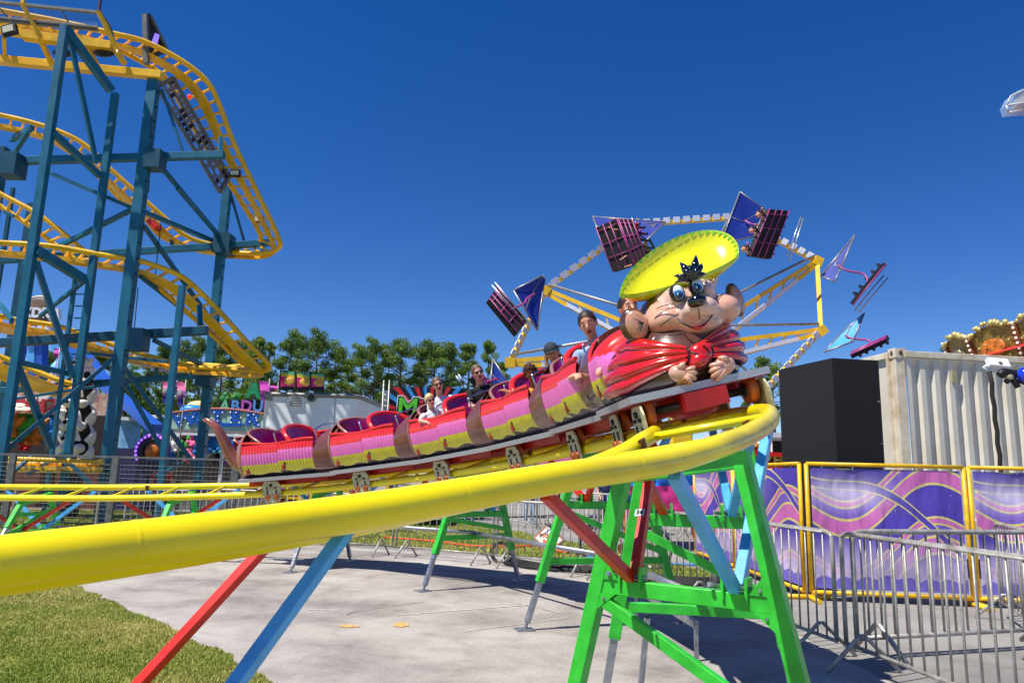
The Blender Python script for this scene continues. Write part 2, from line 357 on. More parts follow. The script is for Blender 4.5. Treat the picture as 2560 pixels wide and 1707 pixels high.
# greasy wear left by the wheels along the running line of the turn (attribute 'wear')
at = n.new('ShaderNodeAttribute'); at.attribute_name = 'wear'; t3 = n.new('ShaderNodeTexNoise'); t3.inputs['Scale'].default_value = 3.; t3.inputs['Detail'].default_value = 7; mp3 = n.new('ShaderNodeMapping'); mp3.inputs['Scale'].default_value = (1, 1, 4); l.new(tc.outputs['Object'], mp3.inputs['Vector']); l.new(mp3.outputs['Vector'], t3.inputs['Vector'])
mu = n.new('ShaderNodeMath'); mu.operation = 'MULTIPLY'; mr = n.new('ShaderNodeMapRange'); mr.inputs['From Min'].default_value = .3; mr.inputs['From Max'].default_value = .8; l.new(t3.outputs['Fac'], mr.inputs['Value']); l.new(mr.outputs['Result'], mu.inputs[0]); l.new(at.outputs['Fac'], mu.inputs[1])
mx = n.new('ShaderNodeMix'); mx.data_type = 'RGBA'; l.new(mu.outputs[0], mx.inputs['Factor']); l.new(r.outputs['Color'], mx.inputs['A']); mx.inputs['B'].default_value = C(164, 146, 70)
t4 = n.new('ShaderNodeTexNoise'); t4.inputs['Scale'].default_value = 9; t4.inputs['Detail'].default_value = 6; l.new(tc.outputs['Object'], t4.inputs['Vector']); r4 = n.new('ShaderNodeValToRGB'); r4.color_ramp.elements[0].position = .25; r4.color_ramp.elements[0].color = (1, 1, 1, 1); r4.color_ramp.elements[1].position = .27; r4.color_ramp.elements[1].color = (0, 0, 0, 1); l.new(t4.outputs['Fac'], r4.inputs['Fac'])
m2 = n.new('ShaderNodeMix'); m2.data_type = 'RGBA'; l.new(r4.outputs['Color'], m2.inputs['Factor']); l.new(mx.outputs['Result'], m2.inputs['A']); m2.inputs['B'].default_value = C(110, 88, 20); l.new(m2.outputs['Result'], b.inputs['Base Color'])
for sg in (1, -1):
    pts = []; ss = []
    for i in range(N + 1):
        s = smax * i / N; p, d, lf, up = tk(s); pts.append(p + lf * sg * GAUGE / 2); ss.append(s)
    nn = 28; mb = MB(); mb.tube(pts, RAILR, nn); me = mb.mesh('rail', RAILM)
    a = me.attributes.new('wear', 'FLOAT', 'POINT'); val = []
    s_t = s_near(.8, 3.63)
    for i in range(N + 1):
        p, d, lf, up = tk(ss[i]); k = max(0, 1 - abs(ss[i] - s_t + .1) / 2.0) if sg > 0 else .0
        for j in range(nn):
            q = me.vertices[i * nn + j].co - pts[i]; ang = q.normalized().dot(lf); val.append(k * max(0., min(1., (ang - .45) * 2.2)))
    a.data.foreach_set('value', val); obj('rail', me, TRK)
s = .4; k = 0
while s < smax - .3:
    p, d, lf, up = tk(s); mb = MB(); a = p + lf * GAUGE / 2 - up * .055; b = p - lf * GAUGE / 2 - up * .055; skew = d * .0
    mb.tube([p + lf * (GAUGE / 2 - .02), p - lf * (GAUGE / 2 - .02)], .024, 8); mb.build('tie', Y_, TRK); s += .78; k += 1
for sx in [s_near(-.35, 2.45), s_near(.2, 2.94), s_near(.95, 3.9), s_near(-1.0, 1.9), s_near(1.28, 5.6), s_near(-6.4, 12.15)]:
    p, d, lf, up = tk(sx)
    for sg in (1, -1): c = p + lf * sg * GAUGE / 2; mb = MB(); mb.tube([c - d * .006, c - d * .003, c + d * .003, c + d * .006], [RAILR + .0002, RAILR + .0008, RAILR + .0008, RAILR + .0002], 28, caps=False); mb.build('weld_seam', RAILM, TRK)
BRN = mat('rusty_flange', C(120, 66, 26), .6, .4, .3, 20)
for sx in [s_near(-5.9, 12.1), s_near(-2.4, 11.4), s_near(.0, 9.4), s_near(1.2, 6.3), s_near(.55, 3.3), s_near(.95, 3.9)]:
    p, d, lf, up = tk(sx)
    for sg in (1, -1):
        c = p + lf * sg * GAUGE / 2; ro = Matrix((d, lf, up)).transposed(); mb = MB(); mb.box(c - lf * sg * .068 + up * .005, (.05, .012, .075), ro); mb.box(c - lf * sg * .07 + d * .03 + up * .03, (.02, .03, .02), ro); mb.build('joint_flange', BRN, TRK)

# ------------------------------------------------------------------ trestles
WLAB = []
def trestle(s, label, wb=.82, wc=.38, drop=.55, lower=.5, jack=.43, tie_to=None, rear=.78, numb=False, skip_feet=False, offs=V((0, 0, 0))):
    p, d, lf, up = tk(s); p = p + offs; L = V((lf.x, lf.y, 0)).normalized(); D = V((d.x, d.y, 0)).normalized(); base = V((p.x, p.y, 0)); zt = p.z - .075
    t = thing('track_trestle', label, 'trestle', base, group='green steel trestles under the small coaster'); zc = zt - drop; wt = .30
    bank = (lf.z)
    ends = {}
    for sg in (1, -1):
        ztop = zt + sg * bank * .3
        foot = base + L * sg * wb; top = base + L * sg * wt + V((0, 0, ztop)); f = lambda z, foot=foot, top=top, ztop=ztop: foot.lerp(top, z / ztop)
        mb = MB(); mb.beam(f(jack), top, .075, .075, L, .004); mb.build('leg', GRN, t)
        mb = MB(); mb.beam(f(.07), f(jack + .1), .05, .05, L, .003); lo = mb.build('jack_leg', GALV, t)
        mb = MB(); mb.tube([f(.01), f(.1)], .016, 8); mb.box(foot + V((0, 0, .012)), (.17, .14, .012), Matrix.Rotation(math.atan2(L.y, L.x), 3, 'Z')); mb.build('foot_plate', GALV, t)
        mb = MB(); mb.beam(f(jack + .02) + D * -.041, f(jack + .12) + D * -.041, .012, .02, L); mb.build('lock_pin', BLK, t)
        ends[sg] = f
    a, b = ends[1](zc), ends[-1](zc); mb = MB(); mb.beam(a + (b - a).normalized() * .03, b - (b - a).normalized() * .03, .06, .075, V((0, 0, 1)), .004); mb.build('crossbar', GRN, t)
    a, b = ends[1](lower + .12), ends[-1](lower + .12); mb = MB(); mb.beam(a + (b - a).normalized() * .03, b - (b - a).normalized() * .03, .05, .06, V((0, 0, 1)), .004); mb.build('crossbar', GRN, t)
    ta = ends[1](zt + bank * .28 - .03); tb = ends[-1](zt - bank * .28 - .03); 
    if not numb: mb = MB(); mb.beam(ta, tb, .07, .08, V((0, 0, 1)), .004); mb.build('top_beam', GRN, t)
    mb = MB(); mb.beam(ends[-1](zc - .05) + D * .012, ends[1](lower + .2) + D * .012, .045, .055, V((0, 0, 1)), .003); mb.build('diagonal', GRN, t)
    cb0 = (ends[1](zc) + ends[-1](zc)) / 2 + V((0, 0, .055))
    for sg, m in ((1, BLU), (-1, RED)):
        for dr in (1, -1):
            q, d2, l2, u2 = tk(min(max(s + dr * rear, .1), smax - .1)); top = q + offs + l2 * sg * GAUGE / 2 * .94 - u2 * .055; bot = cb0 + L * sg * wc * .62 + D * dr * .03
            mb = MB(); mb.beam(bot, top, .05, .05, L, .003); mb.build('brace', m, t)
        c = cb0 + L * sg * wc * .62; mb = MB(); ro = Matrix((D, L, V((0, 0, 1)))).transposed()
        
        for q_ in (.055, -.055): mb = MB(); mb.box(c + L * q_, (.09, .012, .1), ro); mb.build('brace_bracket', GRN, t)
        mb = MB(); mb.tube([c + L * .075, c - L * .1, c - L * .11 + D * .06 + V((0, 0, .012))], .011, 8); mb.build('bracket_pin', GALV, t)
    if tie_to:
        q, d2, l2, u2 = tk(tie_to); mb = MB(); mb.tube([base + V((0, 0, lower + .16)), V((q.x, q.y, lower + .17))], .026, 10); mb.build('tie_bar', GALV, t)
    return t, ends, cb0, L, D, zc
S_ = [s_near(-14.5, 12.85), s_near(-10.9, 12.6), s_near(-7.62, 12.25), s_near(-5.15, 12), s_near(-2.75, 11.55), s_near(-.42, 10.0), s_near(.98, 7.5), s_near(1.27, 4.85), s_near(.83, 3.68), s_near(-1.42, 1.54), s_near(-3.2, -.05)]
LB = ['green trestle far left under the low yellow rails, cut by the picture edge', None, 'green trestle farthest left in the picture under the low straight rails', 'green trestle under the straight rails just left of the tail',
      'green trestle under the second last car, legs showing below the near rail', 'green trestle under the middle of the train with both feet on the pad', 'green trestle behind the diamond sign, its left leg lit by the sun',
      'green trestle under the mouse car, third from the right end', 'large green trestle nearest the camera at lower right with number plates', 'green trestle off the lower left corner carrying red and blue braces', None]
TR = {}
for i, s in enumerate(S_):
    if LB[i] is None or i == 0: continue
    kw = {}
    if i == 5: kw = dict(tie_to=S_[6])
    if i == 4: kw = dict(tie_to=S_[5])
    if i == 6: kw = dict(tie_to=S_[7])
    if i == 8: kw = dict(wc=.42, drop=.62, wb=.66, rear=.72, lower=.1, jack=.2)
    if i == 9: continue
    if i == 7: kw = dict(offs=V((-.1, -.05, 0)), wb=.58, wc=.34, numb=True)
    TR[i] = trestle(s, LB[i], **kw)
for nm, m, lab, a, b in (('diagonal_strut', BLU, 'light blue square strut slanting from the near rail to the ground', P(885, 1300, 2.0), P(590, 1707, 1.78)), ('diagonal_strut', RED, 'dark red square strut slanting down behind the near rail at lower left', P(715, 1310, 2.62), P(350, 1707, 2.45))):
    d = b - a; e_ = a + d * (a.z - .02) / (a.z - b.z); t = thing(nm, lab, 'strut', (e_.x, e_.y, 0), group='struts under the near rail'); mb = MB(); w_ = (V((0, 0, EYE)) - a.lerp(b, .5)); w_ = (w_ - d.normalized() * w_.dot(d.normalized())).normalized(); sd2 = d.normalized().cross(w_); us = sd - d.normalized() * sd.dot(d.normalized()); mb.beam(a, e_, .033, .033, (w_ * .72 + us.normalized() * .7), .002); mb.build('bar', m, t); mb = MB(); mb.box((e_.x, e_.y, .014), (.16, .16, .012)); mb.build('foot_plate', GALV, t)
# gusset plates and bolt heads on the near trestle
t_, en_, cb_, L_, D_, zc_ = TR[8]
for sg in (1, -1):
    c = en_[sg](zc_); ins = (en_[-sg](zc_) - c).normalized(); upv = (en_[sg](zc_ + .2) - en_[sg](zc_ - .2)).normalized()
    for dz in (1, -1):
        for fs in (1, -1):
            a = c + D_ * fs * .034 + upv * dz * .036 + ins * .036; mb = MB(); mb.prism([a, a + ins * .08, a + upv * dz * .08], D_, .006); gp = mb.build('gusset', GRN, t_); q_ = a + ins * .024 + upv * dz * .024; mb = MB(); mb.tube([q_, q_ + D_ * fs * .011], .008, 6); mb.build('bolt', GALV, gp)
# number plates 36 on the red and the blue brace of the near trestle
t, ends, cb0, L, D, zc = TR[8]
plate_w = mat('number_plate_white', C(205, 208, 214), .45, 0, .08); plate_b = mat('number_plate_blue', C(28, 96, 190), .45, 0, .08); ink = mat('black_ink', C(14, 14, 18), .6, 0, 0)
for sg, m, tx, k in ((-1, plate_w, ink, .42), (1, plate_b, ink, .48)):
    q, d2, l2, u2 = tk(S_[8] - .72); top = q + l2 * sg * GAUGE / 2 * .94 - u2 * .055; bot = cb0 + L * sg * .46 * .62 - D * .03
    x, y, z = frame(top - bot, L); nrm = [v for v in (y, -y, z, -z)]; c0 = bot.lerp(top, k); toc = (V((0, 0, EYE)) - c0).normalized(); nb = max(nrm, key=lambda v: v.dot(toc)); side = x.cross(nb)
    if side.x < 0: side = -side
    c = c0 + nb * .0275; mb = MB(); mb.box(c, (.052 if sg < 0 else .05, .045 if sg < 0 else .05, .003), Matrix((side, x, nb)).transposed()); pl = mb.build('number_plate', m, t)
    text('lettering', '36', .038, tx, c + nb * .004, side, x if x.z > 0 else -x, pl, .0008, .001, 1.1)
# galvanised jack post standing beside the near trestle
a = G(1597, 1760); mb = MB(); JP = thing('jack_post', 'thin galvanised jack post standing beside the near green trestle', 'post', a)
tp = P(1618, 1545, a.y); mb = MB(); mb.beam(a, tp, .035, .035); mb.build('post', GALV, JP); mb = MB(); mb.tube([tp, tp + V((0, 0, .03))], .009, 8); mb.build('bolt', BLK, JP); mb = MB(); mb.box(a + V((0, 0, .01)), (.14, .14, .012)); mb.build('foot_plate', GALV, JP)
a = G(1590, 1470, .35); b = G(1740, 1560, .28); GB2 = thing('ground_bar', 'galvanised square bar sloping to the pad behind the near trestle', 'bar', G(1660, 1560)); mb = MB(); mb.beam(a, b, .05, .05); mb.build('bar', GALV, GB2); 
for q_ in (a, b): mb = MB(); mb.beam(q_, V((q_.x, q_.y, 0)), .03, .03); mb.build('saddle', GALV, GB2)
# ------------------------------------------------------------------ caterpillar train
SHR = mat('shell_red_gloss', C(236, 40, 24), .22, 0, .05, 8, coat=.8)
SHP = mat('shell_pink_gloss', C(240, 116, 196), .22, 0, .06, 8, coat=.8)
SHY = mat('shell_lime_gloss', C(224, 214, 26), .25, 0, .1, 8, coat=.8)
SHB = mat('shell_brown_gloss', C(120, 68, 58), .22, 0, .18, 5, coat=.8)
SHBK = mat('shell_dark_base', C(48, 26, 24), .35, 0, .2, 6, coat=.5)
PUR = mat('seat_magenta', C(176, 24, 132), .25, 0, .06, 8, coat=.7)
SHL = mat('shell_rim_tan', C(168, 112, 96), .3, 0, .1, 8, coat=.6)
TREAD = bpy.data.materials.new('tread_plate'); TREAD.use_nodes = True; n = TREAD.node_tree.nodes; l = TREAD.node_tree.links; b = n['Principled BSDF']
b.inputs['Base Color'].default_value = C(190, 192, 196); b.inputs['Metallic'].default_value = .6; b.inputs['Roughness'].default_value = .45
tc = n.new('ShaderNodeTexCoord'); wv = n.new('ShaderNodeTexVoronoi'); wv.inputs['Scale'].default_value = 55; l.new(tc.outputs['Object'], wv.inputs['Vector']); bp = n.new('ShaderNodeBump'); bp.inputs['Strength'].default_value = .45; bp.inputs['Distance'].default_value = .004; bp.invert = True; l.new(wv.outputs['Distance'], bp.inputs['Height']); l.new(bp.outputs['Normal'], b.inputs['Normal'])
CHRED = mat('chassis_red', C(176, 18, 14), .4, 0, .2, 6, coat=.2)
PLATE = mat('wheel_plate_cream', C(196, 190, 150), .5, .1, .3, 14)
ORW = mat('orange_polyurethane', C(188, 92, 28), .5, 0, .25, 10)
DKM = mat('greasy_dark_steel', C(62, 60, 56), .45, .6, .3, 14)
BERRY = mat('berry_red', C(176, 34, 22), .3, 0, .2, 30, coat=.6)
LINE = mat('black_outline_paint', C(22, 16, 16), .4, 0, 0)

def sm(a, b, x): 
    t = max(0., min(1., (x - a) / (b - a))); return t * t * (3 - 2 * t)
Z0 = .275                                             # bottom of shells above the rail centre
def rim(x):
    """rim height of the near side wall along a car, x forward"""
    h = .775 - .02 * math.cos((x + .1) * 6)
    return h + .03 * sm(-.62, -.7, x)
def prof_w(z, top=.93, wmax=.492):
    zz = (z - .53) / (top - .53) if z > .53 else (.53 - z) / .36
    return wmax * max(0., 1 - min(1., zz) ** 2.6) ** (1 / 2.6)
def half_w(v): return prof_w(Z0 + v * .55)
def side_wall(mb, sg, x0, x1, ribs, zb, zy, zp, zr, n=6, rim_f=rim, k_in=0.):
    """ribbed painted wall: rows fall on the colour borders"""
    cols = []; N = ribs * n
    for i in range(N + 1):
        x = x0 + (x1 - x0) * i / N; ph = (i % n) / n; r = .011 * (abs(math.sin(math.pi * i / n)) ** .6)
        wav = .016 * math.sin((x - x0) / (x1 - x0) * 2 * math.pi * 1.5 + .6); top = rim_f(x)
        lv = [Z0 + .0, zb + wav, zb + wav + (zy - zb) * .33, zb + wav + (zy - zb - wav) * .66, zy, zy + (zp - zy) * .33, zy + (zp - zy) * .66, zp, zp + (top - zp) * .35, zp + (top - zp) * .7, zp + (top - zp) * .9, top]
        col = []
        for z in lv:
            v = (z - Z0) / .55; wdt = half_w(v); rr = r if z > zb + wav - .001 else 0
            if z >= top - .001: rr *= .2; wdt -= .006
            bul = .006 * math.sin(math.pi * (i / N))
            col.append(V((x, sg * (wdt + rr + bul - .004), z)))
        cols.append(col)
    nr = len(cols[0]); o = len(mb.v); mb.v += [p for c in cols for p in c]
    for i in range(N):
        for j in range(nr - 1):
            mi = 4 if j < 1 else 2 if j < 4 else 1 if j < 7 else 0
            f = [o + i * nr + j, o + (i + 1) * nr + j, o + (i + 1) * nr + j + 1, o + i * nr + j + 1]
            mb.f.append(f if sg < 0 else f[::-1]); mb.m.append(mi); mb.sm.append(True)
    return cols
def seat_back(parent, x, h, tilt, wide=.445):
    """rounded scoop: magenta inside, red rim and back, wrapping forward at the sides"""
    mb = MB(); rows = []; rows2 = []; na = 20
    for j in range(7):
        t = j / 6; row = []; row2 = []
        for i in range(na + 1):
            a = math.pi * i / na; yy = -math.cos(a); hh = math.sin(a) ** .5
            xx = x + (1 - math.sin(a)) * (.42 if x < -.3 else .24) - .06 * t * math.sin(a) * tilt
            z = .60 + (h - .60) * hh * t if t > 0 else .60
            ww = wide * (1 - .10 * t * abs(yy))
            row.append(V((xx, yy * ww * .94, z))); row2.append(V((xx - .018, yy * ww * .985, z + (.012 if t == 1 else 0))))
        rows.append(row); rows2.append(row2)
    mb.mi(0).grid(rows); mb.mi(1).grid([r[::-1] for r in rows2]); mb.mi(1).grid([rows[-1], rows2[-1]]); mb.mi(1).tube(rows2[-1], .022 if x < -.3 else .036, 8)
    return mb.build('seat_back', [PUR, SHR if x > -.3 else SHL], parent, True)
def collar(parent, x0, x1, h0, h1, name='neck_collar', m=None):
    """domed brown hood between one car and the next"""
    mb = MB(); rows = []; nx = 10
    for i in range(nx + 1):
        t = i / nx; x = x0 + (x1 - x0) * t; hgt = h0 + (h1 - h0) * t + .035 * math.sin(math.pi * t); row = []
        for k in range(25):
            f = k / 24; sg_ = -1 if f < .5 else 1; h_ = 1 - abs(2 * f - 1); z = Z0 + (hgt - Z0) * (1 - (1 - h_) ** 2.2)
            row.append(V((x, sg_ * (prof_w(z, hgt + .002, .497) if k != 12 else 0) * (1 + .012 * math.sin(math.pi * t)), z)))
        rows.append(row)
    mb.grid(rows); 
    for r, fl in ((rows[0], 1), (rows[-1], 0)):
        c = V((r[0].x, 0, Z0)); mb.add([c] + r, [((0, i + 1, i + 2) if fl else (0, i + 2, i + 1)) for i in range(24)], False)
    return mb.build(name, m or SHB, parent, True)
def lap_bar(parent, x, z=.86):
    mb = MB(); pts = catmull([V((x + .02, -.34, z - .16)), V((x, -.34, z - .02)), V((x - .02, -.3, z + .04)), V((x - .03, 0, z + .07)), V((x - .02, .3, z + .04)), V((x, .34, z - .02)), V((x + .02, .34, z - .16))], 5)
    mb.tube(pts, .011, 8); o = mb.build('lap_bar', CHROME, parent, True); return o
def wheel_set(parent, x, both=True):
    for sg in (-1, 1):
        mb = MB(); y = sg * (GAUGE / 2 + .085); c = V((x, y, .04)); pr = [(-.155, -.09), (-.11, -.16), (.11, -.16), (.155, -.09), (.155, .09), (.11, .155), (-.11, .155), (-.155, .09)]
        mb.prism([V((x + a, y, .045 + b_)) for a, b_ in pr], V((0, 1, 0)), .016); pl = mb.build('wheel_plate', PLATE, parent, True)
        for dx, dz, rr in ((0, .1, .024), (-.07, .06, .014), (.07, .06, .014)):
            mb = MB(); mb.tube([V((x + dx, y + sg * .005, .045 + dz)), V((x + dx, y + sg * .028, .045 + dz))], rr, 8); mb.build('bolt', DKM, pl, True)
        for dx in (-.075, .075):
            mb = MB(); yy = y - sg * .0; mb.tube([V((x + dx, yy - sg * .03, -.035)), V((x + dx, yy + sg * .035, -.035))], .036, 12); mb.build('side_wheel', ORW, pl, True)
            mb = MB(); mb.tube([V((x + dx, y + sg * .012, -.01)), V((x + dx + .005, y + sg * .012, .07))], .009, 6); mb.build('tension_rod', DKM, pl, True)
        mb = MB(); mb.tube([V((x + .0, y - sg * .04, .145)), V((x, y - sg * .1, .145))], .095, 20); mb.build('running_wheel', ORW, parent, True)
        mb = MB(); mb.tube([V((x, y - sg * .03, .145)), V((x, y - sg * .115, .145))], .045, 12); mb.build('wheel_hub', DKM, parent, True)
    mb = MB(); mb.tube([V((x, -.36, .145)), V((x, .36, .145))], .028, 10); mb.build('axle', DKM, parent, True)
def berry(parent, x, z, sg):
    v = (z - Z0) / .55; y = sg * (half_w(v) + .014); mb = MB(); mb.ell((x, y, z), (.036, .010, .05), None, 12, 8, lambda q: V((q.x * (1 - .3 * max(0, -q.z)), q.y, q.z))); o = mb.build('strawberry_emblem', BERRY, parent, True)
    mb = MB()
    for k in range(5):
        a = R_(20 + k * 35); mb.ell((x + .022 + .02 * math.cos(a - .9), y + sg * .006, z + .045 + .018 * math.sin(a)), (.022, .004, .006), Matrix.Rotation(-(a - .9), 3, 'Y'), 6, 4)
    lo = mb.build('leaves', LINE, o, True); lo['kind'] = 'stuff'
def chassis(parent, x0, x1, nose=False):
    mb = MB(); mb.box(((x0 + x1) / 2, 0, .245), (x1 - x0, .98, .05)); mb.build('platform', TREAD, parent, True)
    mb = MB(); mb.box(((x0 + x1) / 2, 0, .216), (x1 - x0 - .02, .95, .006)); mb.build('platform_trim', CHRED, parent, True)
    mb = MB(); mb.box(((x0 + x1) / 2, 0, .15), (x1 - x0 + .1, .3, .12)); mb.build('chassis_beam', CHRED, parent, True)
    for sg in (-1, 1):
        mb = MB(); mb.box(((x0 + x1) / 2 + .1, sg * .3, .17), ((x1 - x0) * .62, .03, .085)); mb.build('side_sill', CHRED, parent, True)
def car_tub(parent, sec, seats, flo=True):
    """sec: list of wall sections (x0,x1,ribs,zy,zp)"""
    for sg in (-1, 1):
        for x0, x1, rb, zb, zy, zp in sec: mb = MB(); side_wall(mb, sg, x0, x1, rb, zb, zy, zp, .7); mb.build('shell_panel', [SHR, SHP, SHY, SHB, SHBK], parent, True)
    x0, x1 = sec[0][0], sec[-1][1]; mb = MB(); rows = []
    for k in range(13):
        a = math.pi * k / 12; rows.append([V((x, -math.cos(a) * .425, .76 - math.sin(a) ** .7 * .36)) for x in (x0 + .02, x1 - .02)])
    mb.grid(rows[::-1]); mb.build('inner_tub', PUR, parent, True)
    for sg in (-1, 1):
        mb = MB(); N = 40; pts = [V((x0 + (x1 - x0) * i / N, sg * .44, rim(x0 + (x1 - x0) * i / N) + .002)) for i in range(N + 1)]; mb.tube(pts, .019, 8); mb.build('rim', SHR, parent, True)
    for x, h in seats: seat_back(parent, x, h, 1., .455)

def car_matrix(s, bump=0.):
    p, d, lf, up = tk(s); M = Matrix((d, lf, up)).transposed().to_4x4(); M.translation = p; return M
S_FRONT = s_near(1.29, 5.05)
S_CAR5 = s_near(.97, 7.5) + .48; PITCH = 1.68
CARS = []
clab = ['last car of the caterpillar train, empty, with the curled brown tail', 'second last caterpillar train car, both magenta seats empty', 'caterpillar train car carrying the woman in black behind the middle of the train',
        'caterpillar train car carrying the curly haired child leaning over its side', 'caterpillar train car carrying the boy in the light blue shirt, right behind the mouse']
SEC = [(-.64, -.02, 12, .325, .475, .635), (-.02, .57, 11, .345, .505, .665)]
def full_car(label, s):
    t = thing('train_car', label, 'train car', mtx=car_matrix(s), group='cars of the caterpillar train')
    chassis(t, -.74, .88); car_tub(t, SEC, [(-.64, .94), (-.0, .94)]); collar(t, .56, .93, .79, .93)
    mb = MB(); rows = []                          # rounded tan back edge
    for i in range(5):
        q = i / 4; x = -.64 - .09 * q; row = []
        for k in range(25):
            f = k / 24; sg_ = -1 if f < .5 else 1; h_ = 1 - abs(2 * f - 1); hgt = .955 - .05 * q * q; z = Z0 + (hgt - Z0) * (1 - (1 - h_) ** 2.2); row.append(V((x, sg_ * (prof_w(z, hgt + .002, .497 - .035 * q * q) if k != 12 else 0), z)))
        rows.append(row)
    mb.grid([r[::-1] for r in rows]); c = V((-.73, 0, Z0)); mb.add([c] + rows[-1], [(0, i + 1, i + 2) for i in range(24)], False); mb.build('back_shell', SHL, t, True)
    for sg in (-1, 1): berry(t, -.55, .37, sg); berry(t, .06, .40, sg)
    lap_bar(t, -.12); lap_bar(t, .56)
    wheel_set(t, -.22)
    mb = MB(); mb.tube([V((.7, 0, .12)), V((.98, 0, .12))], .035, 10); mb.build('coupling', DKM, t, True)
    return t
c5 = full_car(clab[4], S_CAR5); CARS = [c5]
for k in range(3, -1, -1):
    c = dup(c5, mtx=car_matrix(S_CAR5 - PITCH * (4 - k)), label=clab[k]); CARS.insert(0, c)
# curled tail on the last car
t = CARS[0]; mb = MB(); W0 = Matrix(t.matrix_basis); 
pts = catmull([V((-.69, 0, .50)), V((-.86, 0, .42)), V((-1.02, -.02, .47)), V((-1.13, -.05, .62)), V((-1.2, -.08, .85)), V((-1.29, -.1, 1.06)), V((-1.43, -.1, 1.18)), V((-1.52, -.1, 1.2))], 8)
mb.tube(pts, [.15 * (1 - .0) if i == 0 else max(.012, .135 * (1 - i / (len(pts) - 1)) ** .75 + .012) for i in range(len(pts))], 16); mb.build('tail', mat('tail_tan', C(150, 84, 70), .22, 0, .15, 5, coat=.8), t, True)
mb = MB()
for k in range(26):
    a = 2 * math.pi * k / 26
mb.tube([V((-.735, -.30 + .05 * math.cos(a_), .37 + .09 * math.sin(a_))) for a_ in [2 * math.pi * q / 20 for q in range(20)]], .007, 6, closed=True); mb.build('painted_scroll', mat('gold_paint', C(196, 150, 40), .4, .2, .1), t, True)

# ------------------------------------------------------------------ lead car with the mouse figure
LM = car_matrix(S_FRONT - .42); LEAD = thing('mouse_lead_car', 'lead train car shaped as a smiling brown mouse with yellow hat and red scarf', 'train car', mtx=LM, group='cars of the caterpillar train')
chassis(LEAD, -.74, .54)
for sg in (-1, 1): mb = MB(); side_wall(mb, sg, -.66, -.50, 4, .335, .50, .66, .7, rim_f=lambda x: .84 + .02 * sm(-.6, -.4, x)); mb.build('shell_panel', [SHR, SHP, SHY, SHB, SHBK], LEAD, True)
mb = MB(); NX, NK = 36, 64; cols = []                # closed striped neck in front of the rear seat
for i in range(NX + 1):
    q = i / NX; x = -.50 + .46 * q; hg = .85 - .16 * sm(.55, 1., q); wf_ = 1 - .12 * sm(.5, 1., q); row = []; rb = .010 * abs(math.sin(math.pi * q * 9)) ** .6
    for k in range(NK + 1):
        f = k / NK; sg_ = -1 if f < .5 else 1; h_ = 1 - abs(2 * f - 1); z = Z0 + (hg - Z0) * (1 - (1 - h_) ** 2.); row.append(V((x, sg_ * (prof_w(z, hg + .002) * wf_ + rb) if k != NK // 2 else 0, z)))
    cols.append(row)
o_ = len(mb.v); mb.v += [p for c in cols for p in c]; nr = NK + 1
for i in range(NX):
    for k in range(NK):
        z = (cols[i][k].z + cols[i][k + 1].z) / 2; mb.f.append([o_ + i * nr + k, o_ + (i + 1) * nr + k, o_ + (i + 1) * nr + k + 1, o_ + i * nr + k + 1]); mb.m.append(4 if z < .335 + .016 * math.sin(i * .3) else 2 if z < .50 else 1 if z < .66 else 0); mb.sm.append(True)
c = V((-.50, 0, Z0)); mb.mi(0).add([c] + cols[0], [(0, i + 1, i + 2) for i in range(NK)], False); mb.mi(3).add([V((-.04, 0, Z0))] + cols[-1], [(0, i + 2, i + 1) for i in range(NK)], False); mb.build('striped_neck', [SHR, SHP, SHY, SHB, SHBK], LEAD, True)
for sg in (-1, 1): berry(LEAD, -.42, .39, sg)

wheel_set(LEAD, -.38); wheel_set(LEAD, .42)
mb = MB(); mb.ell((.2, .02, .11), (.2, .16, .07), None, 16, 8, lambda q: V((max(-.8, min(.85, q.x * 1.2)), max(-.9, min(.9, q.y * 1.25)), max(-.8, min(.7, q.z * 1.2))))); mb.build('nose_guard', CHRED, LEAD, True)
# ------------------------------------------------------------------ the mouse figure on the lead car (all in car coordinates)
MI = LM.inverted(); M3 = MI.to_3x3()
def LP(u, v, xl):
    o = MI @ V((0, 0, EYE)); d = M3 @ ray(u, v); return o + d * ((xl - o.x) / d.x)
FUR = mat('mouse_fur_brown', C(92, 58, 44), .2, 0, .2, 5, coat=.9)
TAN = mat('mouse_face_tan', C(226, 172, 146), .2, 0, .1, 4, coat=.9)
LIL = mat('mouse_face_pale', C(230, 188, 172), .2, 0, .08, 5, coat=.9)
SCR = mat('mouse_scarf_red', C(206, 26, 20), .18, 0, .12, 6, coat=.9)
HATY = mat('hat_yellow_lime', C(226, 224, 14), .2, 0, .08, 3, coat=.8)
HATG = mat('hat_green_trim', C(130, 208, 50), .25, 0, .1, 6, coat=.6)
BLKG = mat('gloss_black', C(10, 10, 12), .08, 0, 0, coat=1.)
EYEW = mat('eye_white', C(214, 226, 232), .12, 0, 0, coat=1.)
IRIS = mat('eye_blue', C(34, 104, 160), .12, 0, .1, 30, coat=1.)
PINK = mat('ear_inner_pink', C(196, 142, 112), .25, 0, .12, 8, coat=.8)
def ring_loft(mb, rings, n=36, cap=True, fn=None):
    rows = []
    for (cx_, cy_, z, rx, ry) in rings:
        row = []
        for k in range(n):
            a = 2 * math.pi * k / n; p = V((cx_ + rx * math.cos(a), cy_ + ry * math.sin(a), z)); row.append(fn(p, a) if fn else p)
        rows.append(row)
    mb.grid(rows, closed=True)
    if cap:
        for r, f in ((rows[0], 1), (rows[-1], 0)):
            c = sum(r, V()) / n; o = len(mb.v); mb.add([c] + r, [((0, (i + 1) % n + 1, i + 1) if f else (0, i + 1, (i + 1) % n + 1)) for i in range(n)], True)
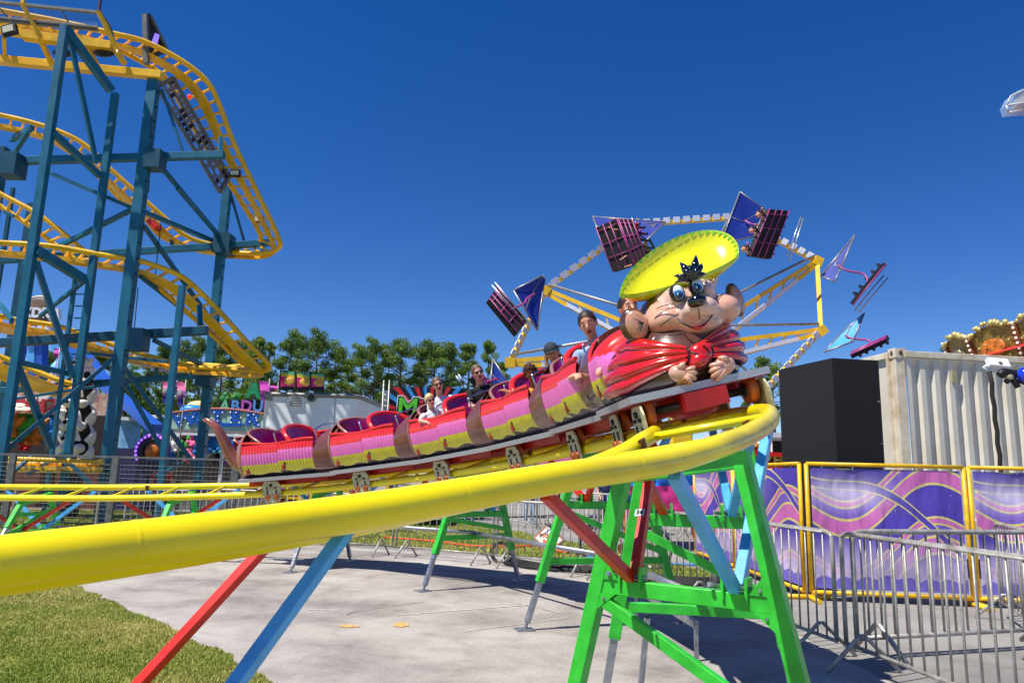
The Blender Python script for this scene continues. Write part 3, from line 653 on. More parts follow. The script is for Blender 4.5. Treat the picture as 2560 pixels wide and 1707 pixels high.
# torso
mb = MB(); prof = [(.27, .44, .44), (.30, .47, .465), (.36, .485, .478), (.44, .48, .475), (.52, .45, .455), (.60, .40, .41), (.68, .34, .35), (.74, .28, .28)]
ring_loft(mb, [(.0, .0 + .1 * max(0, (z - .35)) / .5, z, rx, ry) for z, rx, ry in prof]); mb.build('torso', FUR, LEAD, True)
def torso_r(z):
    for i in range(len(prof) - 1):
        a, b_ = prof[i], prof[i + 1]
        if a[0] <= z <= b_[0]: t = (z - a[0]) / (b_[0] - a[0]); return a[1] + (b_[1] - a[1]) * t, a[2] + (b_[2] - a[2]) * t
    return prof[-1][1:] if z > .7 else prof[0][1:]
def torso_pt(phi, z, off):
    rx, ry = torso_r(z); cy_ = .1 * max(0, (z - .35)) / .5; return V(((rx + off) * math.cos(phi), cy_ + (ry + off) * math.sin(phi), z))
# scarf: two wings gathered at the knot, folds run into it
for sg in (-1, 1):
    mb = MB(); NP, NT = 34, 41; cols = []
    for i in range(NP + 1):
        ph = sg * (.10 + 2.35 * i / NP); k = min(1, abs(ph) / 1.15); k = k ** .8; zt = .50 + .215 * k; zb = .42 - (.12 if sg < 0 else .09) * min(1, abs(ph) / 1.0) ** 1.1; col = []
        for j in range(NT + 1):
            t = j / NT; fold = abs(math.sin(math.pi * 4 * t + .25 * math.sin(ph * 2))); z = zb + (zt - zb) * t; off = .03 + .034 * fold * (.35 + .65 * k) - .02 * (t in (0., 1.)); col.append(torso_pt(ph, z, off))
        cols.append(col)
    o = len(mb.v); mb.v += [p for c in cols for p in c]; nr = NT + 1
    for i in range(NP):
        for j in range(NT):
            tt = (j + .5) / NT; ph = sg * (.10 + 2.35 * i / NP); ff = abs(math.sin(math.pi * 4 * tt + .25 * math.sin(ph * 2)))
            f = [o + i * nr + j, o + (i + 1) * nr + j, o + (i + 1) * nr + j + 1, o + i * nr + j + 1]; mb.f.append(f if sg > 0 else f[::-1]); mb.m.append(1 if ff < .13 or j == 0 else 0); mb.sm.append(True)
    mb.build('scarf_wing', [SCR, LINE], LEAD, True)
kc = LP(1752, 886, .52); KS = .0028
mb = MB(); mb.ell(kc, (.06, .088, .082), Matrix.Rotation(R_(15), 3, 'X'), 20, 14, lambda q: V((q.x, q.y * (1 + .18 * q.z), q.z))); mb.build('scarf_knot', SCR, LEAD, True)
mb = MB(); mb.ell(LP(1747, 903, .535), (.062, .074, .06), Matrix.Rotation(R_(28), 3, 'X'), 18, 12); mb.build('scarf_knot', SCR, LEAD, True)
for pts in (((1722, 872), (1724, 900), (1738, 925), (1762, 915), (1782, 885), (1780, 862)), ((1724, 880), (1745, 886), (1765, 900), (1770, 915)), ((1757, 862), (1770, 876), (1778, 898))):
    mb = MB(); mb.tube(catmull([LP(u, v, .575 if 1730 < u < 1775 else .545) for u, v in pts], 5), .0055, 6); mb.build('painted_crease', LINE, LEAD, True)
# paws with four fingers
for (pu, pv, tips, thumb) in (((1695, 935), 0, [(1738, 918), (1743, 933), (1740, 948), (1728, 960)], (1712, 905)), ((1815, 912), 0, [(1770, 915), (1770, 930), (1776, 944), (1788, 953)], (1795, 893))):
    pc = LP(pu[0], pu[1], .50); mb = MB(); tgt = sum((LP(u, v, .56) for u, v in tips), V()) / 4; d = (tgt - pc); ro = Matrix.Rotation(math.atan2(d.z, d.y), 3, 'X')
    mb.ell(pc + d * .25, (.06, .095, .066), ro, 20, 12); pw = mb.build('paw', TAN, LEAD, True)
    for (u, v) in tips:
        b_ = LP(u, v, .555); a_ = pc + (b_ - pc) * .35 + V((.055, 0, 0)); mb = MB(); md = (a_ + b_) / 2 + V((.022, 0, 0)); mb.tube(catmull([a_, md, b_], 4), [.014, .016, .0175, .018, .018, .018, .017, .014, .005], 10); mb.build('finger', TAN, pw, True)
    mb = MB(); a_ = pc + V((.05, 0, .03)); b_ = LP(thumb[0], thumb[1], .55); mb.tube([a_, (a_ + b_) / 2 + V((.012, 0, 0)), b_], [.022, .022, .008], 10); mb.build('thumb', TAN, pw, True)
# head
HC = V((.06, .135, .765))
def bl(u, v, x, r): m_ = MB(); m_.ell(LP(u, v, x), r, TI, 32, 20); return m_
TI = Matrix.Rotation(R_(2), 3, 'X')
m0 = MB(); m0.ell(HC, (.30, .33, .25), None, 40, 26)
HEAD_PARTS = [(m0, 0), (bl(1730, 800, .20, (.225, .295, .125)), 1), (bl(1668, 803, .22, (.165, .15, .115)), 1), (bl(1802, 776, .22, (.165, .14, .115)), 1), (bl(1740, 815, .25, (.185, .19, .11)), 1), (bl(1742, 776, .34, (.165, .15, .095)), 2), (bl(1684, 752, .23, (.15, .085, .10)), 2), (bl(1757, 732, .23, (.15, .08, .10)), 2)]
HEAD_TODO = True
for (u, v) in ((1694, 732), (1741, 715)):
    c = LP(u, v, .375); ro = Matrix.Rotation(R_(6), 3, 'X')
    mb = MB(); mb.ell(c - V((.012, 0, 0)), (.062, .054, .067), ro, 22, 14); mb.build('eye_outline', LINE, LEAD, True)
    mb = MB(); mb.ell(c, (.06, .046, .058), ro, 22, 14); e_ = mb.build('eye', EYEW, LEAD, True)
    c2 = LP(u + 3, v + 5, .415); mb = MB(); mb.ell(c2, (.026, .033, .042), ro, 18, 12); mb.build('iris', IRIS, e_, True)
    c3 = LP(u + 4, v + 8, .431); mb = MB(); mb.ell(c3, (.014, .019, .026), ro, 16, 10); mb.build('pupil', BLKG, e_, True)
    mb = MB(); mb.ell(LP(u + 1, v + 3, .446), (.004, .006, .009), None, 8, 6); mb.build('glint', EYEW, e_, True)
mb = MB(); mb.ell(LP(1742, 752, .50), (.06, .068, .046), Matrix.Rotation(R_(4), 3, 'X'), 24, 16, lambda q: V((q.x, q.y * (1 - .15 * q.z), q.z))); mb.build('nose', BLKG, LEAD, True)
def line(name, pts, x, r, m=LINE, par=None):
    mb = MB(); pp = catmull([LP(u, v, xx) for (u, v, xx) in pts], 6); N = len(pp); mb.tube(pp, [r * (.35 + .65 * math.sin(math.pi * (i + .4) / (N + .2)) ** .5) for i in range(N)], 6); return mb.build(name, m, LEAD, True)
line('smile_line', [(1692, 794, .405), (1708, 808, .455), (1730, 818, .475), (1752, 815, .475), (1772, 800, .455), (1789, 775, .405)], .4, .0065)
line('mouth', [(1726, 817, .468), (1746, 820, .474), (1766, 809, .465)], .4, .0125, mat('mouth_red', C(206, 22, 20), .15, 0, 0, coat=1.))
line('lip_line', [(1746, 771, .52), (1748, 786, .518), (1748, 800, .50)], .4, .004)
for pts in ([(1690, 768, .40), (1665, 775, .38), (1636, 795, .32)], [(1698, 782, .41), (1675, 797, .40), (1648, 818, .34)], [(1685, 760, .36), (1660, 764, .34), (1640, 772, .30)], [(1783, 759, .40), (1800, 757, .36), (1824, 752, .30)], [(1783, 767, .40), (1805, 772, .37), (1826, 775, .32)], [(1783, 750, .38), (1798, 740, .34), (1812, 732, .30)]):
    line('whisker', pts, 0, .0036)
for pts in ([(1668, 728, .33), (1676, 722, .33), (1684, 720, .34)], [(1756, 703, .34), (1764, 700, .33), (1772, 702, .31)]): line('brow_line', pts, 0, .003)
# ears
for (u, v, x, ry, rz, yaw) in ((1586, 815, .2, .105, .135, -10), (1838, 750, -.02, .075, .135, 32)):
    c = LP(u, v, x); ro = Matrix.Rotation(R_(yaw), 3, 'Z') @ Matrix.Rotation(R_(6), 3, 'X'); mb = MB()
    mb.ell(c, (.055, ry, rz), ro, 26, 16); e_ = mb.build('ear', FUR, LEAD, True)
    mb = MB(); mb.ell(c + ro @ V((.03, .012 if u < 1700 else -.012, 0)), (.035, ry * .78, rz * .8), ro, 24, 14); mb.build('inner_ear', PINK, e_, True)
    if u < 1700:
        for k in range(5): mb = MB(); a = c + ro @ V((.066, .06, -.01)); b_ = a + ro @ V((-.004, -.055 - .008 * (k % 2), .06 - .03 * k)); mb.tube([a, b_], [.0035, .0012], 6); mb.build('painted_hair', LINE, e_, True)
# hat: tilted wide brim with turned up lip, crown behind
hc = LP(1700, 686, .15); ax_f = (LP(1712, 592, -.1) - hc); ax_s = (LP(1850, 668, .12) - LP(1554, 764, .14)) / 2; hn = ax_s.cross(ax_f).normalized()
if hn.x < 0: hn = -hn
ax_c = hc
def brim(r, a, w=0.):
    ca, sa = math.cos(a), math.sin(a); fr = ax_f * (1.0 if sa > 0 else .27); bow = .10 * r * r * (ca * ca) * 1.0; lip = .075 * max(0, (r - .72) / .28) ** 1.6
    return ax_c + ax_s * ca * r + fr * sa * r + hn * (lip + w - .03 * (1 - r) ** 1.0 - .05 + .0 * bow)
for nm, off, flip in (('hat_brim', 0., 0),):
    mb = MB(); rows = [[brim(r, 2 * math.pi * k / 56) for k in range(56)] for r in (.1, .25, .4, .55, .68, .78, .86, .92, .97, 1.0)]
    top = [[brim(r, 2 * math.pi * k / 56, -.045 - .015 * (1 - r)) for k in range(56)] for r in (1.015, .97, .9, .8, .6, .4, .1)]
    mb.mi(0).grid(rows[:9], closed=True); mb.mi(0).grid(rows[8:], closed=True); mb.mi(1).grid([rows[-1], top[0]], closed=True); mb.mi(0).grid(top, closed=True)
    mb.build('hat_brim', [HATY, mat('hat_lime_edge', C(176, 222, 40), .25, 0, .06, 4, coat=.7)], LEAD, True)
mb = MB(); rows = []
for j in range(10):
    t = j / 9; rr = .50 * math.cos(t * math.pi / 2 * .94) ** .6; rows.append([ax_c + (ax_s * math.cos(2 * math.pi * k / 30) + ax_f * .8 * math.sin(2 * math.pi * k / 30)) * rr - hn * (.1 + .30 * t) for k in range(30)])
mb.grid(rows, closed=True); mb.build('hat_crown', HATY, LEAD, True)
mb = MB()
for k in range(44):
    a = 2 * math.pi * k / 44; da = math.pi / 44
    if math.sin(a) < -.15: continue
    p0, p1, p2 = brim(.985, a - da * .8, .006), brim(.985, a + da * .8, .006), brim(.935, a, .007); mb.prism([p0, p1, p2], hn, .004)
o = mb.build('hat_triangles', HATG, LEAD, True); o['kind'] = 'stuff'
mb = MB()
# forelock
base = LP(1718, 700, .40)
for (u, v, x, r) in ((1740, 638, .38, .03), (1757, 658, .38, .026), (1767, 684, .39, .02), (1700, 656, .38, .03), (1684, 690, .38, .022), (1690, 706, .39, .016), (1722, 662, .42, .026), (1746, 668, .42, .022), (1710, 672, .42, .022)):
    tip = LP(u, v, x); b0 = base + (tip - base) * .06 + V((.02, (tip.y - base.y) * .18, 0)); mb = MB(); md = b0.lerp(tip, .5) + V((.035, 0, 0)); pp = catmull([b0, md, tip], 5); N = len(pp); mb.tube(pp, [max(.003, r * (math.sin(math.pi * min(1, (i / (N - 1)) * .72 + .28)) ** .8)) for i in range(N)], 10); mb.build('forelock', BLKG, LEAD, True)
mb = MB(); mb.ell(base + V((0, 0, .015)), (.05, .07, .03), TI, 16, 10); mb.build('forelock', BLKG, LEAD, True)
line('tail_tip', [(1712, 945, .575), (1700, 958, .53), (1690, 968, .50), (1666, 984, .47)], 0, .016, mat('tail_gold', C(190, 130, 30), .3, 0, .1, coat=.6))
# ------------------------------------------------------------------ riders
def skin(nm, c): return mat('skin_' + nm, c, .5, 0, .06, 20, spec=.4)
def remesh(mb_parts, voxel, it=5, nvote=3):
    """parts: list of (MB, material index); fused into one continuous surface, faces keep the index of the nearest part"""
    allb = MB(); tags = []
    for m_, idx in mb_parts:
        o = len(allb.v); allb.v += m_.v; allb.f += [[i + o for i in f] for f in m_.f]; allb.m += [0] * len(m_.f); allb.sm += [True] * len(m_.f); tags += [idx] * len(m_.v)
    me = allb.mesh('tmp', WHT); o = bpy.data.objects.new('tmp', me); COL.objects.link(o); md = o.modifiers.new('r', 'REMESH'); md.mode = 'VOXEL'; md.voxel_size = voxel; md.use_smooth_shade = True
    sm_ = o.modifiers.new('s', 'SMOOTH'); sm_.factor = .5; sm_.iterations = it
    dg = bpy.context.evaluated_depsgraph_get(); dg.update(); out = bpy.data.meshes.new_from_object(o.evaluated_get(dg)); bpy.data.objects.remove(o); bpy.data.meshes.remove(me)
    out.materials.clear()
    from mathutils.kdtree import KDTree
    kd = KDTree(len(allb.v))
    for i, p in enumerate(allb.v): kd.insert(p, i)
    kd.balance(); out.polygons.foreach_set('material_index', [(lambda L: max(set(L), key=L.count))([tags[q[1]] for q in kd.find_n(p.center, nvote)]) for p in out.polygons]); out.polygons.foreach_set('use_smooth', [True] * len(out.polygons)); return out
hm = remesh(HEAD_PARTS, .0125, 14, 11)
for m_ in (FUR, TAN, LIL): hm.materials.append(m_)
obj('head', hm, LEAD, True)
def limb(pts, rs, n=12):
    m_ = MB(); m_.tube(catmull(pts, 4), [rs[min(int(i / 4), len(rs) - 2)] + (rs[min(int(i / 4) + 1, len(rs) - 1)] - rs[min(int(i / 4), len(rs) - 2)]) * (i / 4 - int(i / 4)) for i in range((len(pts) - 1) * 4 + 1)], n); return m_
def hand(wrist, dirn, up, k):
    """palm, four unequal curled fingers and a thumb leaving the side of the palm"""
    m_ = MB(); d = dirn.normalized(); u = (up - d * up.dot(d)).normalized(); sd_ = d.cross(u); m_.ell(wrist + d * .04 * k, (.045 * k, .037 * k, .016 * k), Matrix((d, sd_, u)).transposed(), 12, 8)
    for i, ln in enumerate((.062, .072, .067, .052)):
        b_ = wrist + d * .072 * k + sd_ * (.027 - .018 * i) * k; m_.tube(catmull([b_, b_ + d * ln * .45 * k - u * .006 * k, b_ + d * ln * .8 * k - u * .026 * k, b_ + d * ln * .9 * k - u * .05 * k], 3), [.0095 * k] * 9 + [.006 * k], 8)
    b_ = wrist + d * .025 * k + sd_ * .03 * k; m_.tube(catmull([b_, b_ + sd_ * .022 * k + d * .025 * k, b_ + sd_ * .024 * k + d * .055 * k - u * .01 * k], 3), .0105 * k, 8); return m_
def rider(label, M, hh, sk, shirt, hair, arms, yaw=0., pitch=0., sleeve='short', smile=0, glasses=False, cap=False, longhair=False, curly=False, gens='', bun=False, group='riders on the caterpillar train', pants=None, extra=None, mouth_open=.5, torso=1.):
    """M: world matrix at the head centre (x forward of the body, z up); hh head height"""
    k = hh / .23; t = thing('person', label, 'person', mtx=M, group=group); parts = []; HR = Matrix.Rotation(R_(yaw), 3, 'Z') @ Matrix.Rotation(R_(pitch), 3, 'Y')
    def h(p): return HR @ (V(p) * k)
    # head: cranium, jaw, nose, ears
    m_ = MB(); m_.ell(h((-.012, 0, .022)), (.098 * k, .076 * k, .094 * k), HR, 20, 14); m_.ell(h((.018, 0, -.045)), (.066 * k, .056 * k, .07 * k), HR, 16, 12); m_.ell(h((.03, 0, -.09)), (.036 * k, .036 * k, .028 * k), HR, 10, 8)
    m_.tube([h((.078, 0, .012)), h((.096, 0, -.012)), h((.103, 0, -.026)), h((.088, 0, -.036))], [.007 * k, .01 * k, .015 * k, .008 * k], 8)
    for s_ in (1, -1): m_.ell(h((-.012, .078 * s_, -.008)), (.019 * k, .009 * k, .031 * k), HR, 8, 6); m_.ell(h((.05, .034 * s_, -.022)), (.03 * k, .028 * k, .026 * k), HR, 8, 6)
    parts.append((m_, 0))
    m_ = MB(); m_.tube([h((-.02, 0, -.06)), V((-.03, 0, -.135)) * k, V((-.035, 0, -.175)) * k], [.048 * k, .047 * k, .058 * k], 14); parts.append((m_, 0))
    q = torso
    m_ = MB(); m_.ell(V((-.04, 0, -.245)) * k, (.085 * k, .15 * k * q, .075 * k), None, 20, 12); m_.ell(V((-.03, 0, -.34)) * k, (.105 * k, .155 * k * q, .15 * k), None, 20, 12); m_.ell(V((-.04, 0, -.50)) * k, (.1 * k, .135 * k * q, .16 * k), None, 20, 12)
    for s_ in (1, -1): m_.ell(V((-.04, .155 * s_ * q, -.245)) * k, (.058 * k, .062 * k, .062 * k), None, 12, 8)
    parts.append((m_, 1))
    m_ = MB(); m_.ell(V((-.04, 0, -.62)) * k, (.12 * k, .15 * k, .11 * k), None, 16, 10)
    for s_ in (1, -1): m_.tube([V((-.02, .08 * s_, -.64)) * k, V((.2, .09 * s_, -.6)) * k, V((.38, .1 * s_, -.62)) * k], [.08 * k, .07 * k, .055 * k], 12)
    parts.append((m_, 2))
    for s_, (el, ha) in zip((1, -1), arms):
        sh_ = V((-.04, .165 * s_ * q, -.245)) * k; el = V(el) * k; ha = V(ha) * k
        m1 = MB(); m1.tube([sh_, sh_.lerp(el, .5), sh_.lerp(el, .62)], [.055 * k, .052 * k, .05 * k], 12); parts.append((m1, 1))
        m1 = MB(); m1.tube([sh_.lerp(el, .55), el, el.lerp(ha, .5), ha], [.04 * k, .036 * k, .033 * k, .024 * k], 12); parts.append((m1, 1 if sleeve == 'long' else 0))
        parts.append((hand(ha, (ha - el).normalized(), V((0, 0, 1)), k), 0))
    me = remesh(parts, .0085 * k)
    for mm in (sk, shirt, pants or mat('denim_trousers', C(52, 66, 96), .8, 0, .15, 30)): me.materials.append(mm)
    body = obj('body', me, t, True)
    # hair cap follows the cranium
    if hair:
        m_ = MB(); rows = []; nu = 28
        for j in range(11):
            tt = j / 10 * R_(112); row = []
            for i in range(nu):
                a = 2 * math.pi * i / nu; fr = math.cos(a); lim = tt * (1 - .5 * max(0, fr) ** 1.2 - (.0 if not curly else .0)); jit = 1 + (.09 if curly else .03) * noise.noise(V((i * .9, j * .9, hh * 50))) + (.1 if curly else 0)
                row.append(HR @ V(((-.014 * k) + .106 * k * jit * math.sin(lim) * math.cos(a), .084 * k * jit * math.sin(lim) * math.sin(a), .022 * k + .103 * k * jit * math.cos(lim))))
            rows.append(row)
        m_.grid(rows, closed=True)
        if curly:
            rn = random.Random(5)
            for i in range(120):
                a = rn.uniform(0, 6.28); ll = R_(rn.uniform(0, 105)) * (1 - .42 * max(0, math.cos(a))); c = HR @ V(((-.014 * k) + .112 * k * math.sin(ll) * math.cos(a), .092 * k * math.sin(ll) * math.sin(a), .022 * k + .112 * k * math.cos(ll))); m_.ell(c, .016 * k * rn.uniform(.7, 1.3), None, 6, 4)
        if bun: m_.ell(h((-.125, 0, .06)), .032 * k, None, 10, 8)
        if longhair:
            for s_ in (1, -1):
                for i in range(6): a0 = h((-.06 - .008 * i, .07 * s_, .0)); m_.tube(catmull([a0, h((-.05, .09 * s_, -.08)), V((-.03 - .01 * i, (.10 + .012 * (i % 3)) * s_, -.22)) * k, V((.0 - .014 * i, (.11 + .014 * i) * s_, -.34)) * k], 4), [.022 * k] * 10 + [.014 * k, .008 * k, .003 * k], 8)
        ho = m_.build('hair', hair, t, True); ho['kind'] = 'stuff' if (curly or longhair) else ''
        if not (curly or longhair): del ho['kind']
    for s_ in (1, -1):
        if not glasses and not cap:
            m_ = MB(); m_.ell(h((.076, .031 * s_, .004)), (.009 * k, .012 * k, .006 * k), HR, 10, 6); e_ = m_.build('eye', EYEW, t, True); m_ = MB(); m_.ell(h((.084, .031 * s_, .003)), (.0045 * k, .006 * k, .0055 * k), HR, 8, 6); m_.build('pupil', LINE, e_, True)
            m_ = MB(); m_.tube([h((.078, .015 * s_, .026)), h((.082, .032 * s_, .031)), h((.07, .05 * s_, .025))], .004 * k, 6); m_.build('eyebrow', hair or LINE, t, True)
    m_ = MB(); m_.ell(h((.078, 0, -.062)), (.012 * k, .021 * k, .006 * k + .012 * k * mouth_open), HR, 12, 8); m_.build('mouth', mat('mouth_dark_red', C(120, 40, 38), .4, 0, 0), t, True)
    if glasses:
        for s_ in (1, -1):
            m_ = MB(); m_.ell(h((.086, .034 * s_, .004)), (.012 * k, .03 * k, .019 * k), HR, 12, 8, lambda q: V((q.x, max(-.85, min(.85, q.y * 1.2)), max(-.8, min(.8, q.z * 1.2))))); g_ = m_.build('sunglass_lens', BLKG, t, True)
            m_ = MB(); m_.tube([h((.075, .064 * s_, .01)), h((.0, .082 * s_, .008)), h((-.03, .08 * s_, -.005))], .0035 * k, 6); m_.build('sunglass_arm', BLKG, t, True)
        m_ = MB(); m_.tube([h((.094, .012, .012)), h((.094, -.012, .012))], .004 * k, 6); m_.build('sunglass_bridge', BLKG, t, True)
    if cap:
        cm = mat('cap_charcoal', C(38, 46, 58), .75, 0, .1, 40, bump=.2, bscale=300); m_ = MB(); rows = []
        for j in range(8):
            tt = R_(88) * j / 7; rows.append([HR @ V((-.012 * k + .112 * k * math.sin(tt) * math.cos(2 * math.pi * i / 24), .092 * k * math.sin(tt) * math.sin(2 * math.pi * i / 24), .04 * k + .1 * k * math.cos(tt))) for i in range(24)])
        m_.grid(rows, closed=True); cp = m_.build('cap', cm, t, True); m_ = MB(); rows = []
        for i in range(13):
            a = R_(-70 + 140 * i / 12); p0 = V((-.012 + .11 * math.cos(a), .092 * math.sin(a), .042)); p1 = V((-.012 + .175 * math.cos(a) * (1 - .08 * abs(math.sin(a))), .1 * math.sin(a), .02 + .012 * math.cos(a))); rows.append([HR @ (p0 * k), HR @ (p1 * k), HR @ ((p1 + V((0, 0, -.006))) * k), HR @ ((p0 + V((0, 0, -.008))) * k)])
        m_.grid(rows); m_.build('cap_visor', cm, cp, True)
    return t
def seat_at(car, u, v, yl):
    """head position: where the sight line meets the seat plane (car y = yl)"""
    W = car.matrix_basis; I_ = W.inverted(); o = I_ @ V((0, 0, EYE)); d = I_.to_3x3() @ ray(u, v); p = o + d * ((yl - o.y) / d.y); return W, p
def ride(car, u, v, yl, body_yaw=0, dx=0.):
    W, p = seat_at(car, u, v, yl); up_z = V((0, 0, 1)); R3 = W.to_3x3(); M = (R3 @ Matrix.Rotation(R_(body_yaw), 3, 'Z')).to_4x4(); M.translation = W @ (p + V((dx, 0, 0))); return M
SK1 = skin('fair', C(224, 164, 136)); SK2 = skin('warm_brown', C(170, 104, 62)); SK3 = skin('pale', C(232, 176, 150))
WT = mat('shirt_white', C(222, 226, 232), .85, 0, .06, 20, bump=.25, bscale=30); BT = mat('shirt_black', C(18, 18, 20), .85, 0, .1, 20); GT = mat('shirt_blue_grey', C(150, 176, 206), .85, 0, .08, 25, bump=.3, bscale=25); OT = mat('shirt_orange', C(226, 160, 40), .8, 0, .08)
HB = mat('hair_dark_brown', C(48, 30, 22), .55, 0, .25, 60); HL = mat('hair_light_brown', C(104, 78, 60), .55, 0, .25, 60); HBl = mat('hair_blond', C(214, 182, 132), .55, 0, .2, 60); HCu = mat('hair_curly_brown', C(78, 42, 26), .65, 0, .3, 60)
SIT = (((.05, .24, -.42), (.26, .17, -.46)), ((.05, -.24, -.42), (.26, -.17, -.46)))
c3, c4, c5_ = CARS[2], CARS[3], CARS[4]
rider('woman in white tee and sunglasses laughing beside the blond toddler', ride(c3, 1094, 962, .04, -18), .215, SK1, WT, HL, SIT, yaw=-12, glasses=True, bun=True, mouth_open=1.)
rider('blond toddler in white top and sunglasses low at the car side', ride(c3, 1075, 1000, -.25, -10), .178, SK3, WT, HBl, (((.05, .24, -.42), (.26, .1, -.40)), ((.02, -.3, -.30), (.2, -.24, -.36))), yaw=-8, pitch=8, glasses=True, mouth_open=.3, torso=1.1)
rider('woman in black top and sunglasses with open mouth', ride(c3, 1194, 932, .12, -20), .22, SK1, BT, HL, SIT, yaw=-8, glasses=True, mouth_open=1.1)
rider('curly haired child resting one hand over the car side', ride(c4, 1327, 934, -.2, -18), .19, SK2, OT, HCu, (((.05, .24, -.42), (.26, .17, -.46)), ((-.06, -.27, -.20), (-.2, -.36, -.12))), yaw=-10, pitch=6, curly=True, mouth_open=.2)
rider('person in dark cap with long light hair and shaded face', ride(c4, 1381, 884, .16, -20), .225, SK1, mat('shirt_dark', C(50, 40, 40), .8), mat('hair_dark_blond', C(140, 112, 82), .6, 0, .25, 60), SIT, yaw=-8, pitch=8, cap=True, longhair=True, mouth_open=.2)
rider('boy with short dark hair and light blue tee looking down', ride(c5_, 1470, 810, -.2, -25), .235, SK1, GT, HB, (((.05, .24, -.42), (.3, .14, -.36)), ((.04, -.27, -.42), (.3, -.2, -.42))), yaw=-4, pitch=9, mouth_open=.9)
rider('rider mostly hidden behind the mouse hat, hand on the red shell', ride(LEAD, 1571, 770, -.13, 0, 0), .205, SK3, mat('shirt_red_dark', C(150, 40, 36), .8), HB, (((.05, .24, -.42), (.26, .17, -.46)), ((-.02, -.21, -.38), (.04, -.33, -.44))), yaw=10, mouth_open=.2)
# ------------------------------------------------------------------ large steel coaster on the left
TEAL = mat('teal_steel_paint', C(0, 100, 130), .45, 0, .15, 2.5)
TEALD = mat('teal_dark_steel', C(0, 74, 98), .45, 0, .15, 2.5)
YO = mat('coaster_track_yellow', C(246, 190, 8), .38, 0, .15, 2.5, coat=.2)
BC = thing('steel_coaster_tower', 'tall teal steel framework carrying stacked yellow coaster track on the left', 'roller coaster', (-8, 19, 0), group=None)
def colm(u, vt, ub, Y, wpx, name='column', m=None, vb=1300, teeth=False):
    """vertical column: top pixel and its real vertical line at depth Y"""
    a = P(u, vt, Y); wd = wpx * .76 * Y / FPX; mb = MB(); mb.beam((a.x, a.y, 0), a, wd, wd * .9, V((0, 1, 0)), wd * .04); o = mb.build(name, m or TEAL, BC)
    if teeth:
        k = 0; z = 1.2
        mb = MB()
        while z < a.z - .3: mb.box((a.x + wd / 2 + .02, a.y - wd * .2, z), (.06, .05, .05)); z += .42
        q = mb.build('climbing_pegs', TEALD, o); q['kind'] = 'stuff'
    return a
def br(p, q, wpx, m=None, name='brace', hpx=None):
    """bar between two (u,v,Y) points"""
    a = P(*p); b = P(*q); wd = wpx * .78 * (p[2] + q[2]) / 2 / FPX; mb = MB(); mb.beam(a, b, (wd if not hpx else hpx * p[2] / FPX), wd, V((0, 0, 1)), wd * .05); return mb.build(name, m or TEAL, BC)
A_Y, C_Y, D_Y, B_Y = 17.0, 18.5, 22.0, 18.2
colm(163, 66, 15, A_Y, 27); colm(288, 235, 0, B_Y, 22); colm(387, 190, 0, C_Y, 36, teeth=True); colm(570, 455, 0, D_Y, 27, teeth=True); colm(456, 715, 0, 17.5, 20)
colm(8, 370, 0, 21.5, 34, m=TEALD, teeth=True); colm(82, 510, 0, 23, 26, m=TEALD, teeth=True); colm(33, 470, 0, 24, 12, m=TEALD); colm(188, 700, 0, 18.8, 12)
# main horizontals
br((8, 404, 18.6), (560, 388, 18.6), 24, name='beam'); br((-20, 652, 21), (682, 607, 22), 21, name='beam'); br((-20, 858, 18.8), (518, 826, 18.8), 27, m=TEALD, name='beam'); br((-20, 978, 21), (656, 926, 22), 19, name='beam')
br((480, 613, 22.4), (655, 636, 22.4), 9); br((655, 612, 22.3), (655, 638, 22.3), 8); br((200, 880, 20.8), (420, 905, 21), 10)
# bent arm and diagonals
br((163, 72, A_Y), (278, 228, B_Y), 26, name='arm'); br((170, 72, 17.1), (240, 405, 18), 14); br((130, 330, A_Y), (250, 440, B_Y), 20); br((90, 625, A_Y), (212, 700, B_Y), 28, name='arm')
for p, q, w_ in (((118, 430, 18.5), (330, 520, 18.6), 12), ((60, 660, 20), (330, 524, 18.7), 14), ((360, 530, 18.7), (540, 605, 22), 13), ((445, 470, 19), (556, 600, 22), 13), ((360, 565, 18.6), (520, 790, 21), 12), ((90, 655, 17.1), (182, 940, 18), 17), ((215, 700, 18.3), (100, 790, 19.5), 11),
                 ((350, 690, 18.9), (490, 800, 21), 11), ((47, 905, 17.1), (188, 938, 18.2), 16), ((45, 918, 17.1), (128, 1120, 18), 18), ((15, 1125, 17.2), (290, 890, 18.4), 13), ((315, 960, 18.7), (425, 1160, 19.5), 12), ((312, 920, 19), (500, 1180, 20.5), 12), ((385, 850, 19.5), (520, 920, 22), 12),
                 ((550, 855, 22), (598, 915, 22.2), 11), ((405, 225, 18.6), (460, 388, 18.7), 9), ((405, 420, 18.8), (555, 600, 21.8), 12), ((572, 470, 22), (612, 610, 22.3), 8), ((30, 350, 21), (80, 320, 20), 16), ((25, 400, 20), (70, 330, 19.6), 14), ((10, 530, 19), (35, 540, 19), 10), ((20, 1190, 17.3), (80, 1140, 18), 10),
                 ((180, 1162, 17.5), (250, 1235, 17.6), 11), ((70, 1185, 18), (165, 1130, 18), 10), ((390, 1190, 18), (450, 1160, 19), 9), ((0, 760, 20), (30, 800, 19), 12), ((15, 1000, 18), (280, 960, 18.6), 8)):
    br(p, q, w_, name='diagonal_brace')
